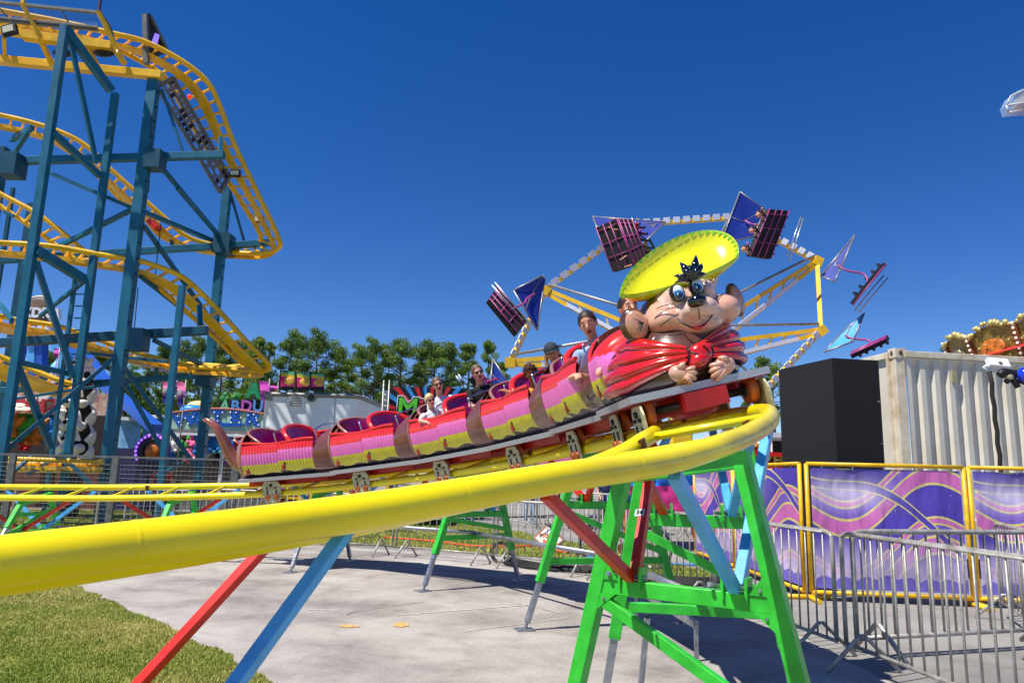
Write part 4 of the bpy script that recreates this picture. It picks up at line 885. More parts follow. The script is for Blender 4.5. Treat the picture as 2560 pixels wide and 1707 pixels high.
# clamp boxes on the columns
for (u, v, Y, s_, h_) in ((388, 402, 18.4, .42, .5), (345, 850, 18.4, .42, .55), (30, 415, 18.4, .5, .6), (560, 612, 21.8, .5, .6), (515, 945, 21.9, .45, .5)):
    c = P(u, v, Y); mb = MB(); mb.box(c, (s_, s_, h_)); mb.build('clamp', TEALD, BC)
for p, q, w_ in (((551, 345, 19), (551, 392, 18.8), 14), ((498, 765, 19.2), (500, 812, 19), 15), ((428, 590, 22.2), (430, 618, 22.2), 9), ((674, 588, 22), (676, 610, 22), 9), ((391, 920, 21.5), (391, 940, 21.5), 9), ((70, 330, 19.4), (76, 318, 19.4), 12)): br(p, q, w_, name='track_post')

def two_rails(name, label, up, lo, rr, tie_every, Yt, spine=None, wid=None):
    t = thing(name, label, 'track', P(up[0][0], up[0][1], up[0][2]), group='yellow track runs of the large coaster')
    A = catmull([P(*q) for q in up], 10); B = catmull([P(*q) for q in lo], 10)
    def resamp(L, n):
        d = [0]
        for i in range(1, len(L)): d.append(d[-1] + (L[i] - L[i - 1]).length)
        out = []; j = 0
        for i in range(n + 1):
            s = d[-1] * i / n
            while j < len(L) - 2 and d[j + 1] < s: j += 1
            tt = (s - d[j]) / max(1e-6, d[j + 1] - d[j]); out.append(L[j].lerp(L[j + 1], tt))
        return out
    ln = sum((A[i + 1] - A[i]).length for i in range(len(A) - 1)); n = max(6, int(ln / tie_every))
    A2, B2 = resamp(A, n), resamp(B, n)
    for L in (A, B): mb = MB(); mb.tube(L, rr, 10); mb.build('rail', YO, t)
    for i in range(n + 1):
        a, b = A2[i], B2[i]; mb = MB(); mb.beam(a.lerp(b, .03), a.lerp(b, .97), .06, .05); mb.build('tie', YO, t)
    if spine is not None:
        mb = MB(); rows = []
        for a, b in zip(resamp(A, n * 2), resamp(B, n * 2)):
            p = a.lerp(b, spine[0]); q = a.lerp(b, spine[1]); rows.append([p + V((0, .05, -.12)), q + V((0, .05, -.12)), q + V((0, .05, -.22)), p + V((0, .05, -.22))])
        mb.grid(rows, closed=True, smooth=False); mb.build('spine_plate', YO, t)
    return t
def Z(pts, Y0, Y1):
    n = len(pts) - 1; return [(u, v, Y0 + (Y1 - Y0) * i / n) for i, (u, v) in enumerate(pts)]
two_rails('coaster_track_run', 'uppermost yellow coaster track run, curving down to the right from the catwalk', Z([(-40, 18), (0, 27), (137, 52), (275, 83), (367, 107), (459, 156), (520, 208), (551, 269), (582, 352), (640, 475), (695, 592), (694, 622), (650, 634), (560, 630)], 17.6, 22),
          Z([(-40, 70), (0, 78), (137, 95), (275, 120), (345, 150), (410, 192), (440, 240), (490, 330), (555, 430), (600, 500), (648, 580), (648, 606), (620, 615), (540, 616)], 18.5, 22.6), .075, .33, None, (.2, .42))
two_rails('coaster_track_run', 'second yellow coaster track run, dipping behind the big teal column', Z([(-40, 282), (0, 288), (77, 306), (153, 331), (214, 364), (275, 422), (337, 478), (364, 503), (413, 546), (453, 582), (490, 601), (536, 612), (600, 620)], 20, 22.5), Z([(-40, 314), (0, 318), (107, 343), (153, 367), (200, 400), (250, 445), (306, 503), (361, 546), (398, 588), (444, 609), (500, 622), (560, 630)], 20.7, 23.2), .07, .33, None, (.3, .6))
two_rails('coaster_track_run', 'yellow coaster track run crossing left to right and dropping to the right below the middle', Z([(-40, 604), (0, 607), (132, 616), (275, 641), (352, 653), (444, 686), (490, 720), (551, 781), (612, 849), (673, 915), (640, 928), (560, 922), (470, 918)], 17.2, 21.5), Z([(-40, 629), (0, 631), (153, 650), (306, 671), (367, 698), (428, 745), (490, 800), (545, 850), (600, 903), (635, 915), (610, 920), (540, 914), (470, 910)], 18, 22.1), .07, .33, None, (.25, .55))
two_rails('coaster_track_run', 'steep yellow coaster track run at the far left edge, middle height', Z([(-30, 465), (0, 484), (86, 530), (138, 567), (208, 625), (240, 645)], 20, 20.6), Z([(-30, 497), (0, 515), (77, 567), (138, 612), (190, 650)], 20.6, 21.2), .07, .33, None)
two_rails('coaster_track_run', 'low yellow coaster track run passing behind the lower teal beam', Z([(-30, 786), (0, 790), (46, 800), (138, 814), (214, 838), (300, 868), (380, 892), (450, 910), (540, 918), (612, 914)], 19.5, 22), Z([(-30, 812), (0, 815), (80, 828), (160, 846), (240, 872), (330, 892), (428, 915), (520, 928), (600, 922)], 20.3, 22.6), .07, .33, None, (.1, .9))
two_rails('coaster_track_run', 'lowest yellow coaster track run at the far left above the striped booth', Z([(-30, 880), (0, 891), (61, 916), (156, 953), (200, 962)], 19, 19.6), Z([(-30, 925), (0, 932), (40, 945), (110, 966), (160, 975)], 19.8, 20.4), .07, .33, None, (.05, .95))
two_rails('coaster_track_run', 'straight yellow coaster track near the ground behind the tall fence', Z([(15, 1146), (130, 1150), (257, 1153)], 17.8, 17.9), Z([(15, 1158), (130, 1160), (257, 1162)], 18.5, 18.6), .06, .4, None, (.1, .9))
# catwalk and box girders at the top
CW = thing('coaster_catwalk', 'grey railed catwalk with yellow brackets along the topmost coaster track', 'catwalk', P(120, 60, 17.5))
GRYM = mat('catwalk_grey', C(118, 122, 118), .5, .4, .2, 6); FLOOD = mat('flood_black', C(20, 20, 22), .5, 0, .1); LENS = mat('lamp_lens', C(216, 214, 190), .2, 0, .05)
for p, q, w_, m_ in (((-30, 4, 17.2), (245, 32, 17.4), 8, GRYM), ((-30, 42, 17.2), (245, 68, 17.4), 5, GRYM), ((-30, 50, 17.3), (245, 76, 17.5), 7, GRYM), ((60, 85, 17.6), (-30, 72, 17.6), 20, YO), ((60, 90, 17.6), (280, 118, 17.8), 24, YO), ((-30, 148, 18.2), (405, 190, 18.4), 22, YO),
                     ((53, 8, 17.1), (103, 95, 17.4), 9, YO), ((245, 28, 17.2), (290, 120, 17.6), 10, YO), ((55, 8, 17.1), (80, 55, 17.5), 7, YO), ((0, 22, 17.3), (20, 45, 17.3), 3, GRYM), ((155, 28, 17.3), (190, 90, 17.6), 3, GRYM), ((250, 30, 17.3), (276, 70, 18), 6, GRYM), ((276, 70, 18), (290, 118, 18), 6, GRYM),
                     ((100, 98, 17.6), (125, 150, 18.2), 12, YO), ((220, 120, 17.8), (245, 170, 18.3), 12, YO), ((290, 128, 17.8), (312, 160, 18.2), 12, YO), ((10, 95, 17.6), (12, 145, 18.2), 9, YO), ((56, -20, 17.1), (58, 10, 17.1), 9, YO), ((252, -20, 17.2), (247, 30, 17.2), 7, mat('flag_navy', C(40, 36, 90), .7))):
    a = P(*p); b = P(*q); wd = w_ * p[2] / FPX; mb = MB(); mb.beam(a, b, wd, wd, V((0, 0, 1)), wd * .06); mb.build('rail_bar' if m_ is GRYM else 'girder', m_, CW)
mb = MB(); mb.add([P(-30, 8, 17.25), P(244, 36, 17.42), P(244, 66, 17.42), P(-30, 40, 17.25)], [(0, 1, 2, 3)], False); mb.build('mesh_infill', mat('catwalk_mesh', C(120, 128, 140), .5, .3, .1, alpha=.22), CW)
c = P(24, 76, 16.9); mb = MB(); mb.box(c, (.36, .12, .26), Matrix.Rotation(R_(-18), 3, 'Y')); fo = mb.build('floodlight', FLOOD, CW); mb = MB(); mb.box(c + V((0, -.065, 0)), (.26, .02, .17), Matrix.Rotation(R_(-18), 3, 'Y')); mb.build('lens', LENS, fo)
for u in (158, 260): mb = MB(); mb.ell(P(u, 134, 17.9), (.28, .12, .09), None, 14, 8); mb.build('motor_housing', FLOOD, CW)
# long vertical ride sign seen on edge
SG = thing('ride_sign', 'long dark sign frame full of bulbs leaning beside the top coaster curve', 'sign', P(470, 340, 19.6)); LEDM = mat('sign_violet_light', C(130, 110, 250), .3, 0, 0, emit=C(120, 100, 255), estr=1.2)
q = [P(392, 218, 19.4), P(432, 196, 19.9), P(573, 442, 21.0), P(549, 480, 20.4)]
for i in range(4): mb = MB(); mb.beam(q[i], q[(i + 1) % 4], .1, .1); mb.build('frame_bar', GRYM, SG)
nx, ny = 3, 20; dkp = mat('sign_dark_panel', C(34, 34, 38), .6, 0, .2); ltp = mat('sign_grey_panel', C(140, 142, 150), .5, .2, .25, 8); rr = random.Random(4)
for j in range(ny):
    for i in range(nx):
        f = lambda a, b: q[0].lerp(q[3], b).lerp(q[1].lerp(q[2], b), a)
        if rr.random() < .3: continue
        c = f((i + .5) / nx, (j + .5) / ny); u_ = f((i + .95) / nx, (j + .5) / ny) - f((i + .1) / nx, (j + .5) / ny); v_ = f((i + .5) / nx, (j + .95) / ny) - f((i + .5) / nx, (j + .15) / ny); mb = MB(); mb.prism([c - u_ * .5 - v_ * .5, c + u_ * .5 - v_ * .5, c + u_ * .5 + v_ * .4, c - u_ * .5 + v_ * .5], u_.cross(v_), .03); mb.build('letter_panel', dkp if rr.random() < .45 else ltp, SG)
for k in (1, 2): mb = MB(); mb.beam(q[0].lerp(q[1], k / 3), q[3].lerp(q[2], k / 3), .05, .05); mb.build('frame_bar', GRYM, SG)
mb = MB(); mb.prism([P(362, 38, 19.2), P(378, 38, 19.3), P(418, 128, 19.9), P(366, 150, 19.3)], V((0, 1, 0)), .12); hd = mb.build('sign_head', dkp, SG)
mb = MB(); mb.beam(P(363, 38, 19.1), P(366, 160, 19.2), .13, .13); mb.build('frame_bar', GRYM, SG); mb = MB(); mb.beam(P(376, 40, 19.2), P(420, 130, 19.8), .08, .08); mb.build('frame_bar', GRYM, SG)
mb = MB(); mb.prism([P(388, 84, 19.15), P(398, 88, 19.2), P(392, 112, 19.2), P(380, 106, 19.15)], V((0, 1, 0)), .03); mb.build('lit_panel', LEDM, hd)
for (u, v, Y) in ((474, 242, 18.9),): mb = MB(); mb.ell(P(u, v, Y), .06, None, 10, 8); mb.build('beacon', mat('beacon_red', C(230, 40, 20), .3, 0, 0, emit=C(255, 40, 20), estr=1.), SG)
# brake motors (red) on the track
for (u, v, Y, m_) in ((385, 562, 21.6, RED), (550, 828, 20.4, RED), (580, 860, 20.6, RED), (402, 583, 21.9, YO), (594, 868, 20.5, FLOOD)):
    a = P(u, v, Y); mb = MB(); mb.box(a, (.34, .3, .16), Matrix.Rotation(R_(42), 3, 'Y')); mb.build('brake_motor', m_, BC)
for (u, v, Y) in ((588, 434, 20.6), (648, 549, 21.8)):
    a = P(u, v, Y); mb = MB(); mb.box(a, (.3, .1, .2)); o = mb.build('floodlight', FLOOD, BC); mb = MB(); mb.box(a + V((0, -.06, 0)), (.24, .02, .13)); mb.build('lens', LENS, o)
# ladder on the left tower
mb = MB()
for k in range(9): a = P(190 - 2.2 * k, 735 + 30 * k, 18.7); mb = MB(); mb.beam(a, a + V((.22, 0, .0)), .03, .03); mb.build('ladder_rung', TEALD, BC)
for (u0, v0, u1, v1, Y) in ((379, 270, 372, 480, 18.3), (345, 720, 335, 830, 18.3), (402, 560, 388, 690, 19)): mb = MB(); mb.tube([P(u0, v0, Y), P(u1, v1, Y)], .012, 5); mb.build('hanging_cable', BLK, BC)
# ------------------------------------------------------------------ hang glider ride behind the train
YG = mat('ride_yellow_paint', C(244, 196, 20), .35, 0, .1, 2, coat=.2); WP = mat('ride_white_panel', C(216, 222, 236), .4, 0, .06, 4); SAIL = mat('sail_blue', C(14, 50, 150), .6, 0, .12, 1.5, bump=.2, bscale=6); SAILL = mat('sail_light_blue', C(60, 160, 232), .55, 0, .12, 1.5)
BED = mat('glider_bed_black', C(14, 13, 15), .75, 0, .1); PKF = mat('glider_frame_pink', C(168, 66, 134), .4, 0, .1); TUBE = mat('sail_tube_grey', C(150, 150, 150), .4, .5, .15)
GR = thing('glider_ride_arms', 'yellow and white spoked wheel of the hang glider ride behind the mouse', 'ride', P(1706, 1150, 28))
def yd(v): return 28 + (897 - v) / 340 * 3
HUB = (1706, 897); ring = [(1275, 907), (1362, 727), (1590, 562), (1838, 545), (2043, 655), (2052, 828), (1905, 985)]
def Pn(u, v, dy=0): return P(u, v, yd(v) + dy)
hub = Pn(*HUB); mb = MB(); mb.lathe(hub - V((0, .6, 0)), V((0, 1, .3)), [(.0, 0), (.9, 0), (1.0, .2), (1.0, 1.0), (.6, 1.3), (0, 1.3)], 20); mb.build('hub', YG, GR)
mb = MB(); mb.beam((hub.x, hub.y + .6, 0), hub + V((0, .6, 0)), .8, .8, V((0, 1, 0)), .05); mb.build('mast', YG, GR)
for i, (u, v) in enumerate(ring):
    n0 = Pn(u, v); d = (n0 - hub); x, y, z = frame(d); L_ = d.length
    for off, w_ in ((-.25, .13), (.28, .13)): mb = MB(); mb.beam(hub + z * off * 1.5 + d * .08, n0 + z * off * .25, w_, w_ * 1.2); mb.build('arm_chord', YG, GR)
    mb = MB(); mb.beam(hub.lerp(n0, .25) + z * -.26 + V((0, -.12, 0)), hub.lerp(n0, .82) + z * -.12 + V((0, -.12, 0)), .06, .15); mb.build('light_panel', WP, GR)
    for k in range(2, 9): a = hub.lerp(n0, k / 10); mb = MB(); mb.beam(a + z * -.35 * (1 - k / 11), hub.lerp(n0, (k + .6) / 10) + z * .4 * (1 - k / 11), .06, .06); mb.build('lattice', YG, GR)
    mb = MB(); mb.tube([hub + z * 1.3, n0 + z * .3], .055, 8); mb.build('stay_rod', TUBE, GR)
    mb = MB(); mb.box(n0, (.38, .36, .36), Matrix.Rotation(.5 * i, 3, 'Y')); mb.build('node_block', YG, GR)
for i in range(len(ring) - 1):
    a, b = Pn(*ring[i]), Pn(*ring[i + 1]); mb = MB(); mb.beam(a, b, .17, .17); mb.build('ring_beam', YG, GR); x, y, z = frame(b - a)
    if i in (4,): continue
    for k in range(9): p0 = a.lerp(b, (k + .7) / 10); p1 = a.lerp(b, (k + 1.35) / 10); mb = MB(); mb.beam(p0 + V((0, -.13, .06)), p1 + V((0, -.13, .06)), .05, .26); mb.build('ring_panel', WP, GR)
def glider(label, sail, bed, Y, sm_=None, node=None, riders=0, bars=None, loop=None, thick=.22, light=False):
    pts = [P(u, v, Y + dy) for u, v, dy in sail]; c = sum(pts, V()) / len(pts); t = thing('hang_glider', label, 'ride seat', c, group='gliders of the hang glider ride')
    n_ = (pts[1] - pts[0]).cross(pts[2] - pts[0]); mb = MB(); cc = c + n_.normalized() * .12; k = len(pts)
    rows = [[pts[i].lerp(cc, s_) for i in range(k)] for s_ in (0, .5, .95)]; mb.grid(rows, closed=True); mb.grid([[p + n_.normalized() * -.015 for p in r] for r in rows][::-1], closed=True); mb.add(rows[-1], [tuple(range(k))], True); mb.build('sail', SAILL if light else SAIL, t)
    for i in range(k): mb = MB(); mb.tube([pts[i], pts[(i + 1) % k]], .035, 6); mb.build('sail_spar', TUBE, t)
    mb = MB(); mb.tube([pts[0].lerp(pts[-1], .5), cc, pts[1]], .03, 6); mb.build('sail_spar', TUBE, t)
    b = [P(u, v, Y - .6 + dy) for u, v, dy in bed]; bc = sum(b, V()) / 4; nb = (b[1] - b[0]).cross(b[3] - b[0]).normalized()
    mb = MB(); mb.prism(b, nb, thick); bd = mb.build('bed', BED, t)
    toc = 1 if nb.dot(V((0, 0, EYE)) - bc) > 0 else -1; on = nb * toc * (thick / 2 + .02)
    for f in (.0, .34, .66, 1.): mb = MB(); mb.tube([b[0].lerp(b[1], f) + on, b[3].lerp(b[2], f) + on], .026, 6); mb.build('bed_frame', PKF, t)
    for f in (.1, .4, .7): mb = MB(); mb.tube([b[0].lerp(b[3], f) + on, b[1].lerp(b[2], f) + on], .017, 6); mb.build('bed_rib', PKF, t)
    mb = MB(); mb.tube(catmull([bc, bc.lerp(c, .35) + V((.3, 0, .1)), bc.lerp(c, .7), c], 5), .04, 8); mb.build('hanger', PKF, t)
    if bars:
        for (u0, v0, u1, v1) in bars: mb = MB(); mb.tube([P(u0, v0, Y - .9), P(u1, v1, Y - .9)], .03, 6); mb.build('grab_bar', mat('bar_silver', C(190, 192, 196), .3, .8, .1), t)
    # black shoulder hooks
    for f in (.12, .3, .5, .7, .88):
        p0 = b[0].lerp(b[3], f) if riders >= 0 else b[1].lerp(b[2], f); mb = MB(); e_ = (b[0] - b[1]).normalized(); q_ = p0 - on * .5; mb.tube(catmull([q_, q_ + e_ * .12 - on * 1.6, q_ + e_ * .32 - on * 2., q_ + e_ * .4 - on * .5], 4), .045, 6); mb.build('shoulder_hook', BED, t)
    return t, b, on
def prone(label, b, on, f, shirt, legs, flip=1, armside=True):
    """small prone rider lying on the far side of the bed, head past one end, legs past the other"""
    hd, ft = (b[1].lerp(b[2], f), b[0].lerp(b[3], f)); d = (hd - ft).normalized(); up = -on.normalized(); base = up * .2
    mb1 = MB(); mb1.ell(hd + d * .18 + base, (.12, .12, .14), None, 12, 8); mb2 = MB(); mb2.tube([hd + d * .02 + base, hd - d * .35 + base, hd - d * .6 + base], [.13, .17, .15], 10)
    mb3 = MB(); 
    x_ = d.cross(up)
    for s_ in (.08, -.08): mb3.tube([hd - d * .55 + base + x_ * s_, ft + base + x_ * s_, ft - d * .22 + base * .6 + x_ * s_], [.09, .07, .045], 8)
    mb4 = MB()
    for s_ in (.16, -.16): mb4.tube([hd - d * .02 + base + x_ * s_, hd + d * .22 + x_ * s_ * 1.4 - up * .05, hd + d * .42 + x_ * s_ * 1.1 - up * .18], [.05, .042, .03], 8); mb4.ell(hd + d * .46 + x_ * s_ * 1.1 - up * .2, (.05, .04, .04), None, 8, 6)
    me = remesh([(mb1, 0), (mb2, 1), (mb3, 2), (mb4, 0)], .03)
    for m_ in (SK1, shirt, legs): me.materials.append(m_)
    c = hd.lerp(ft, .5); t = thing('person', label, 'person', c, group='riders lying on the gliders'); obj('body', me, t)
    mb = MB(); mb.ell(hd + d * .17 + base + V((0, .02, .06)), (.13, .13, .11), None, 12, 8); mb.build('hair', HB, t); return t
JB = mat('jeans_light', C(96, 150, 190), .8, 0, .1); TR_ = mat('tee_red', C(206, 40, 30), .8, 0, .1); TK = mat('tee_dark', C(30, 28, 30), .8, 0, .1)
g1 = glider('leftmost hang glider, its blue sail left of the yellow arm tip', [(1284, 726, 0), (1356, 689, .6), (1362, 698, .8), (1343, 826, 0)], [(1238, 724, .3), (1219, 752, -.5), (1290, 838, -.6), (1314, 808, .2)], 27, bars=[(1229, 712, 1307, 800), (1237, 706, 1320, 803)])
g2 = glider('hang glider above left of the mouse hat with its black bed seen from below', [(1482, 542, .8), (1664, 556, .4), (1604, 612, -.6), (1500, 590, 0)], [(1546, 547, -.2), (1494, 570, .5), (1537, 680, .4), (1590, 662, -.4)], 29.5, bars=[(1580, 545, 1612, 645), (1588, 555, 1617, 650)])
g2b = glider('right half bed of the hang glider above left of the mouse hat', [(1560, 556, .8), (1640, 560, .4), (1610, 604, 0)], [(1582, 552, -.4), (1548, 548, -.2), (1590, 662, -.3), (1616, 640, -.5)], 29.4)
g3 = glider('hang glider highest on the ring, blue sail and black bed right of the hat', [(1850, 480, .5), (1912, 525, .6), (1884, 592, 0), (1801, 610, -.5)], [(1966, 528, .4), (1918, 524, -.2), (1870, 640, -.4), (1920, 648, .2)], 29.5, bars=[(2003, 543, 1968, 640), (2009, 545, 1974, 655)])
g4 = glider('hang glider seen edge on at the upper right', [(2137, 588, .6), (2102, 672, 0), (2086, 704, -.3), (2052, 690, .2)], [(2212, 658, .3), (2204, 664, -.5), (2128, 760, -.5), (2134, 752, .4)], 29, bars=[(2135, 777, 2210, 688), (2146, 782, 2221, 693)], thick=.12)
g5 = glider('hang glider with bright blue sail just above the cream container', [(2161, 783, .3), (2132, 853, -.2), (2062, 880, 0), (2100, 836, .4)], [(2222, 843, .3), (2216, 852, -.4), (2128, 892, -.4), (2132, 884, .3)], 28, thick=.14, light=True)
g6 = glider('hang glider low behind the riders with its navy sail pointing up', [(1232, 897, .3), (1278, 968, 0), (1225, 975, -.3)], [(1190, 930, .3), (1176, 945, -.4), (1215, 985, -.4), (1228, 972, .3)], 26.5, bars=[(1140, 940, 1160, 968), (1146, 936, 1168, 964)])
prone('prone rider in red shirt at the top of the upper left glider', g2b[1], g2b[2], .12, TR_, TK); prone('prone rider lying along the lower end of the upper left glider', g2b[1], g2b[2], .85, TK, TK)
prone('prone rider in pale jeans at the top of the highest glider', g3[1], g3[2], .1, TK, JB); prone('prone rider with arms out in the middle of the highest glider', g3[1], g3[2], .45, TK, TK); prone('prone rider with arms out at the bottom of the highest glider', g3[1], g3[2], .85, TK, JB)
# ------------------------------------------------------------------ container, black box, lamp
CREAM = mat('container_cream', C(222, 216, 198), .5, 0, .06, 1.2, dirt=C(204, 196, 174)); CREAM2 = mat('container_cream_edge', C(222, 214, 194), .5, 0, .14, 4, dirt=C(196, 176, 140))
ca = P(2238, 876, 12.0); cb = P(2560, 893, 12.3); long_ = V((cb.x - ca.x, cb.y - ca.y, 0)).normalized(); short_ = V((-long_.y, long_.x, 0)); ZT = ca.z; ZB = .75
CT = thing('shipping_container', 'cream corrugated shipping container standing behind the purple banner fence', 'container', (ca.x, ca.y, 0)); UP = V((0, 0, 1))
def cp(l_, s_, z): return V((ca.x, ca.y, 0)) + long_ * l_ + short_ * s_ + UP * z
CL, CWD = 6.0, 2.4
mb = MB(); rows = []; x = .18; prof = []
while x < CL - .2:
    for dx, dy in ((0, 0), (.09, 0), (.13, .065), (.215, .065), (.255, 0)): prof.append((x + dx, dy))
    x += .255
lo, hi = ZB + .12, ZT - .11
rows = [[cp(a, .02 + b_, lo) for a, b_ in prof], [cp(a, .02 + b_, hi - .10) for a, b_ in prof], [cp(a, .02 + b_ * .05, hi) for a, b_ in prof]]
mb.grid(rows, smooth=False); mb.build('corrugated_side', CREAM, CT)
mb = MB(); mb.add([cp(.05, .05, lo), cp(.05, CWD - .05, lo), cp(.05, CWD - .05, hi), cp(.05, .05, hi)], [(0, 3, 2, 1)], False); mb.build('end_wall', CREAM, CT)
mb = MB(); mb.add([cp(0, 0, ZT - .03), cp(CL, 0, ZT - .03), cp(CL, CWD, ZT - .03), cp(0, CWD, ZT - .03)], [(0, 1, 2, 3)], False); mb.build('roof', CREAM, CT)
for a, b_, w_ in ((cp(.16, .03, ZT - .05), cp(CL, .03, ZT - .05), .1), (cp(.03, .16, ZT - .05), cp(.03, CWD, ZT - .05), .1), (cp(.16, .03, ZB + .08), cp(CL, .03, ZB + .08), .16)): mb = MB(); mb.beam(a, b_, .1, w_, UP, .006); mb.build('top_rail' if b_.z > 2 else 'bottom_rail', CREAM2, CT)
mb = MB(); mb.beam(cp(.09, .09, ZB + .1), cp(.09, .09, ZT - .1), .16, .16, V((0, 1, 0)), .008); mb.build('corner_post', CREAM2, CT)
mb = MB(); mb.beam(cp(-.0, .2, ZB + .1), cp(-.0, .2, ZT - .1), .06, .05, V((0, 1, 0)), .005); mb.build('door_gasket', CREAM2, CT)
ro = Matrix((long_, short_, UP)).transposed(); mb = MB(); mb.box(cp(.09, .09, ZT - .035), (.19, .19, .16), ro); cc_ = mb.build('corner_casting', CREAM2, CT)
for d_, q_ in ((cp(.09, -.008, ZT - .03), long_), (cp(-.008, .09, ZT - .03), short_)): mb = MB(); mb.ell(d_, (.03, .012, .042) if q_ is long_ else (.012, .03, .042), ro, 10, 8); mb.build('casting_hole', mat('rust_hole', C(90, 62, 40), .8, 0, .3, 30), cc_)
mb = MB(); mb.box(cp(1.02, .0, ZT - .38), (.09, .03, .2), ro); mb.build('marker_lamp', mat('lamp_tan', C(170, 160, 120), .5, 0, .1), CT)
for sx in (.6, 5.2): mb = MB(); mb.box(cp(sx, .4, ZB / 2), (.5, .5, ZB), ro); mb.build('block', mat('timber_block', C(110, 90, 66), .9, 0, .2), CT)
# black box
BB = thing('black_enclosure', 'tall matte black box standing before the container end', 'box', P(2081, 1200, 10.6)); bk_ = mat('matte_black_panel', C(22, 23, 25), .85, 0, .1, 3)
e0, e1, e2 = P(2081, 895, 10.6), P(1948, 924, 11.84), P(2184, 900, 10.7); d1 = (e1 - e0); d1.z = 0; d2 = (e2 - e0); d2.z = 0; zt = e0.z
q_ = [V((e0.x, e0.y, 0)), V((e0.x, e0.y, 0)) + d1, V((e0.x, e0.y, 0)) + d1 + d2 * 1.1, V((e0.x, e0.y, 0)) + d2 * 1.1]
for i in range(4): a, b_ = q_[i], q_[(i + 1) % 4]; nn = (b_ - a).cross(UP).normalized(); mb = MB(); mb.prism([a, b_, b_ + UP * zt, a + UP * zt], nn, .02); mb.build('side_panel', bk_, BB)
mb = MB(); mb.prism([p + UP * (zt - .02) for p in q_], UP, .02); mb.build('top_panel', bk_, BB)
for z_ in (2.0, 2.6): mb = MB(); mb.ell(q_[3] + UP * z_ + V((0, -.015, 0)) + d2 * -.05, .012, None, 8, 6); mb.build('screw', CHROME, BB)
# floodlight on a leaning cable wrapped pole
PL = thing('floodlight_pole', 'white floodlight on a dark cable wrapped pole before the container', 'lamp', P(2515, 1300, 9.9)); Yp = 9.8
mb = MB(); pp = [P(2475 + 40 * t / 12 + (1.5 if t % 2 else -1.5), 928 + 30 * t, Yp) for t in range(13)]; pp.append(V((pp[-1].x + .02, pp[-1].y, 0))); mb.tube(pp, .028, 8); mb.build('pole', mat('cable_brown', C(40, 32, 28), .8, 0, .25, 30), PL)
c = P(2494, 908, Yp); rt = Matrix.Rotation(R_(4), 3, 'Y'); mb = MB(); mb.box(c, (.27, .07, .13), rt @ Matrix.Rotation(R_(-30), 3, 'X')); fl = mb.build('lamp_housing', WHT, PL); mb = MB(); mb.box(c + V((.01, -.04, -.005)), (.045, .02, .045), rt @ Matrix.Rotation(R_(-30), 3, 'X')); mb.build('sensor', mat('sensor_grey', C(96, 100, 84), .5), fl); mb = MB(); mb.tube([c + V((-.12, 0, -.02)), c + V((-.18, .02, -.05)), P(2475, 930, Yp)], .02, 8); mb.build('bracket', WHT, PL)
# dark stage light hanging in at the right edge
SL = thing('stage_light', 'black stage light with blue lens reaching in from the right edge', 'lamp', P(2540, 945, 9.0)); Ys = 9.0
mb = MB(); mb.tube(catmull([P(2600, 935, Ys), P(2540, 935, Ys), P(2510, 930, Ys), P(2500, 938, Ys)], 5), .05, 8); mb.build('arm', FLOOD, SL)
for a, b_ in (((2530, 940), (2515, 955)), ((2530, 945), (2545, 968)), ((2545, 950), (2570, 958))): mb = MB(); mb.tube([P(a[0], a[1], Ys), P(b_[0], b_[1], Ys)], .035, 8); mb.build('yoke', FLOOD, SL)
mb = MB(); mb.ell(P(2568, 937, Ys - .05), (.12, .1, .1), None, 14, 10); mb.build('lens', mat('lens_blue', C(30, 60, 230), .15, 0, 0, coat=1.), SL); mb = MB(); mb.ell(P(2522, 942, Ys), (.06, .05, .05), None, 10, 8); mb.build('reflector', mat('reflector_tan', C(196, 186, 150), .3, .2, .1), SL)
mb = MB(); mb.beam(P(2640, 940, Ys), V((P(2640, 940, Ys).x, Ys, 0)), .06, .06); mb.build('stand', FLOOD, SL); mb = MB(); mb.beam(P(2590, 937, Ys), P(2640, 940, Ys), .05, .05); mb.build('arm', FLOOD, SL)
# gondola with clear canopy high at the right edge
GO = thing('gondola', 'gondola with clear plastic canopy at the right edge of the sky', 'gondola', P(2560, 260, 24)); Yg = 24
glass = mat('clear_canopy', C(170, 200, 235), .1, 0, 0, alpha=.45)
mb = MB(); pts = [P(2516, 264, Yg), P(2528, 240, Yg), P(2560, 226, Yg), P(2620, 232, Yg), P(2620, 280, Yg), P(2556, 278, Yg), P(2522, 282, Yg)]; mb.prism(pts, V((0, 1, 0)), .7); mb.build('canopy', glass, GO)
for a, b_ in (((2516, 264), (2600, 252)), ((2516, 264), (2528, 240)), ((2528, 240), (2560, 226)), ((2516, 264), (2522, 282)), ((2522, 282), (2556, 276))): mb = MB(); mb.tube([P(a[0], a[1], Yg - .36), P(b_[0], b_[1], Yg - .36)], .035, 6); mb.build('canopy_frame', mat('canopy_edge', C(200, 206, 210), .4), GO)
mb = MB(); mb.box(P(2580, 252, Yg), (.9, .8, .3)); mb.build('seat_tub', mat('gondola_cream', C(216, 206, 170), .5), GO); mb = MB(); mb.beam(P(2590, 245, Yg), P(2600, 120, Yg), .1, .1); mb.build('hanger', FLOOD, GO); mb = MB(); mb.tube([P(2600, 125, Yg), V((P(2680, 125, Yg).x, Yg, 0))], .16, 10); mb.build('mast', FLOOD, GO)

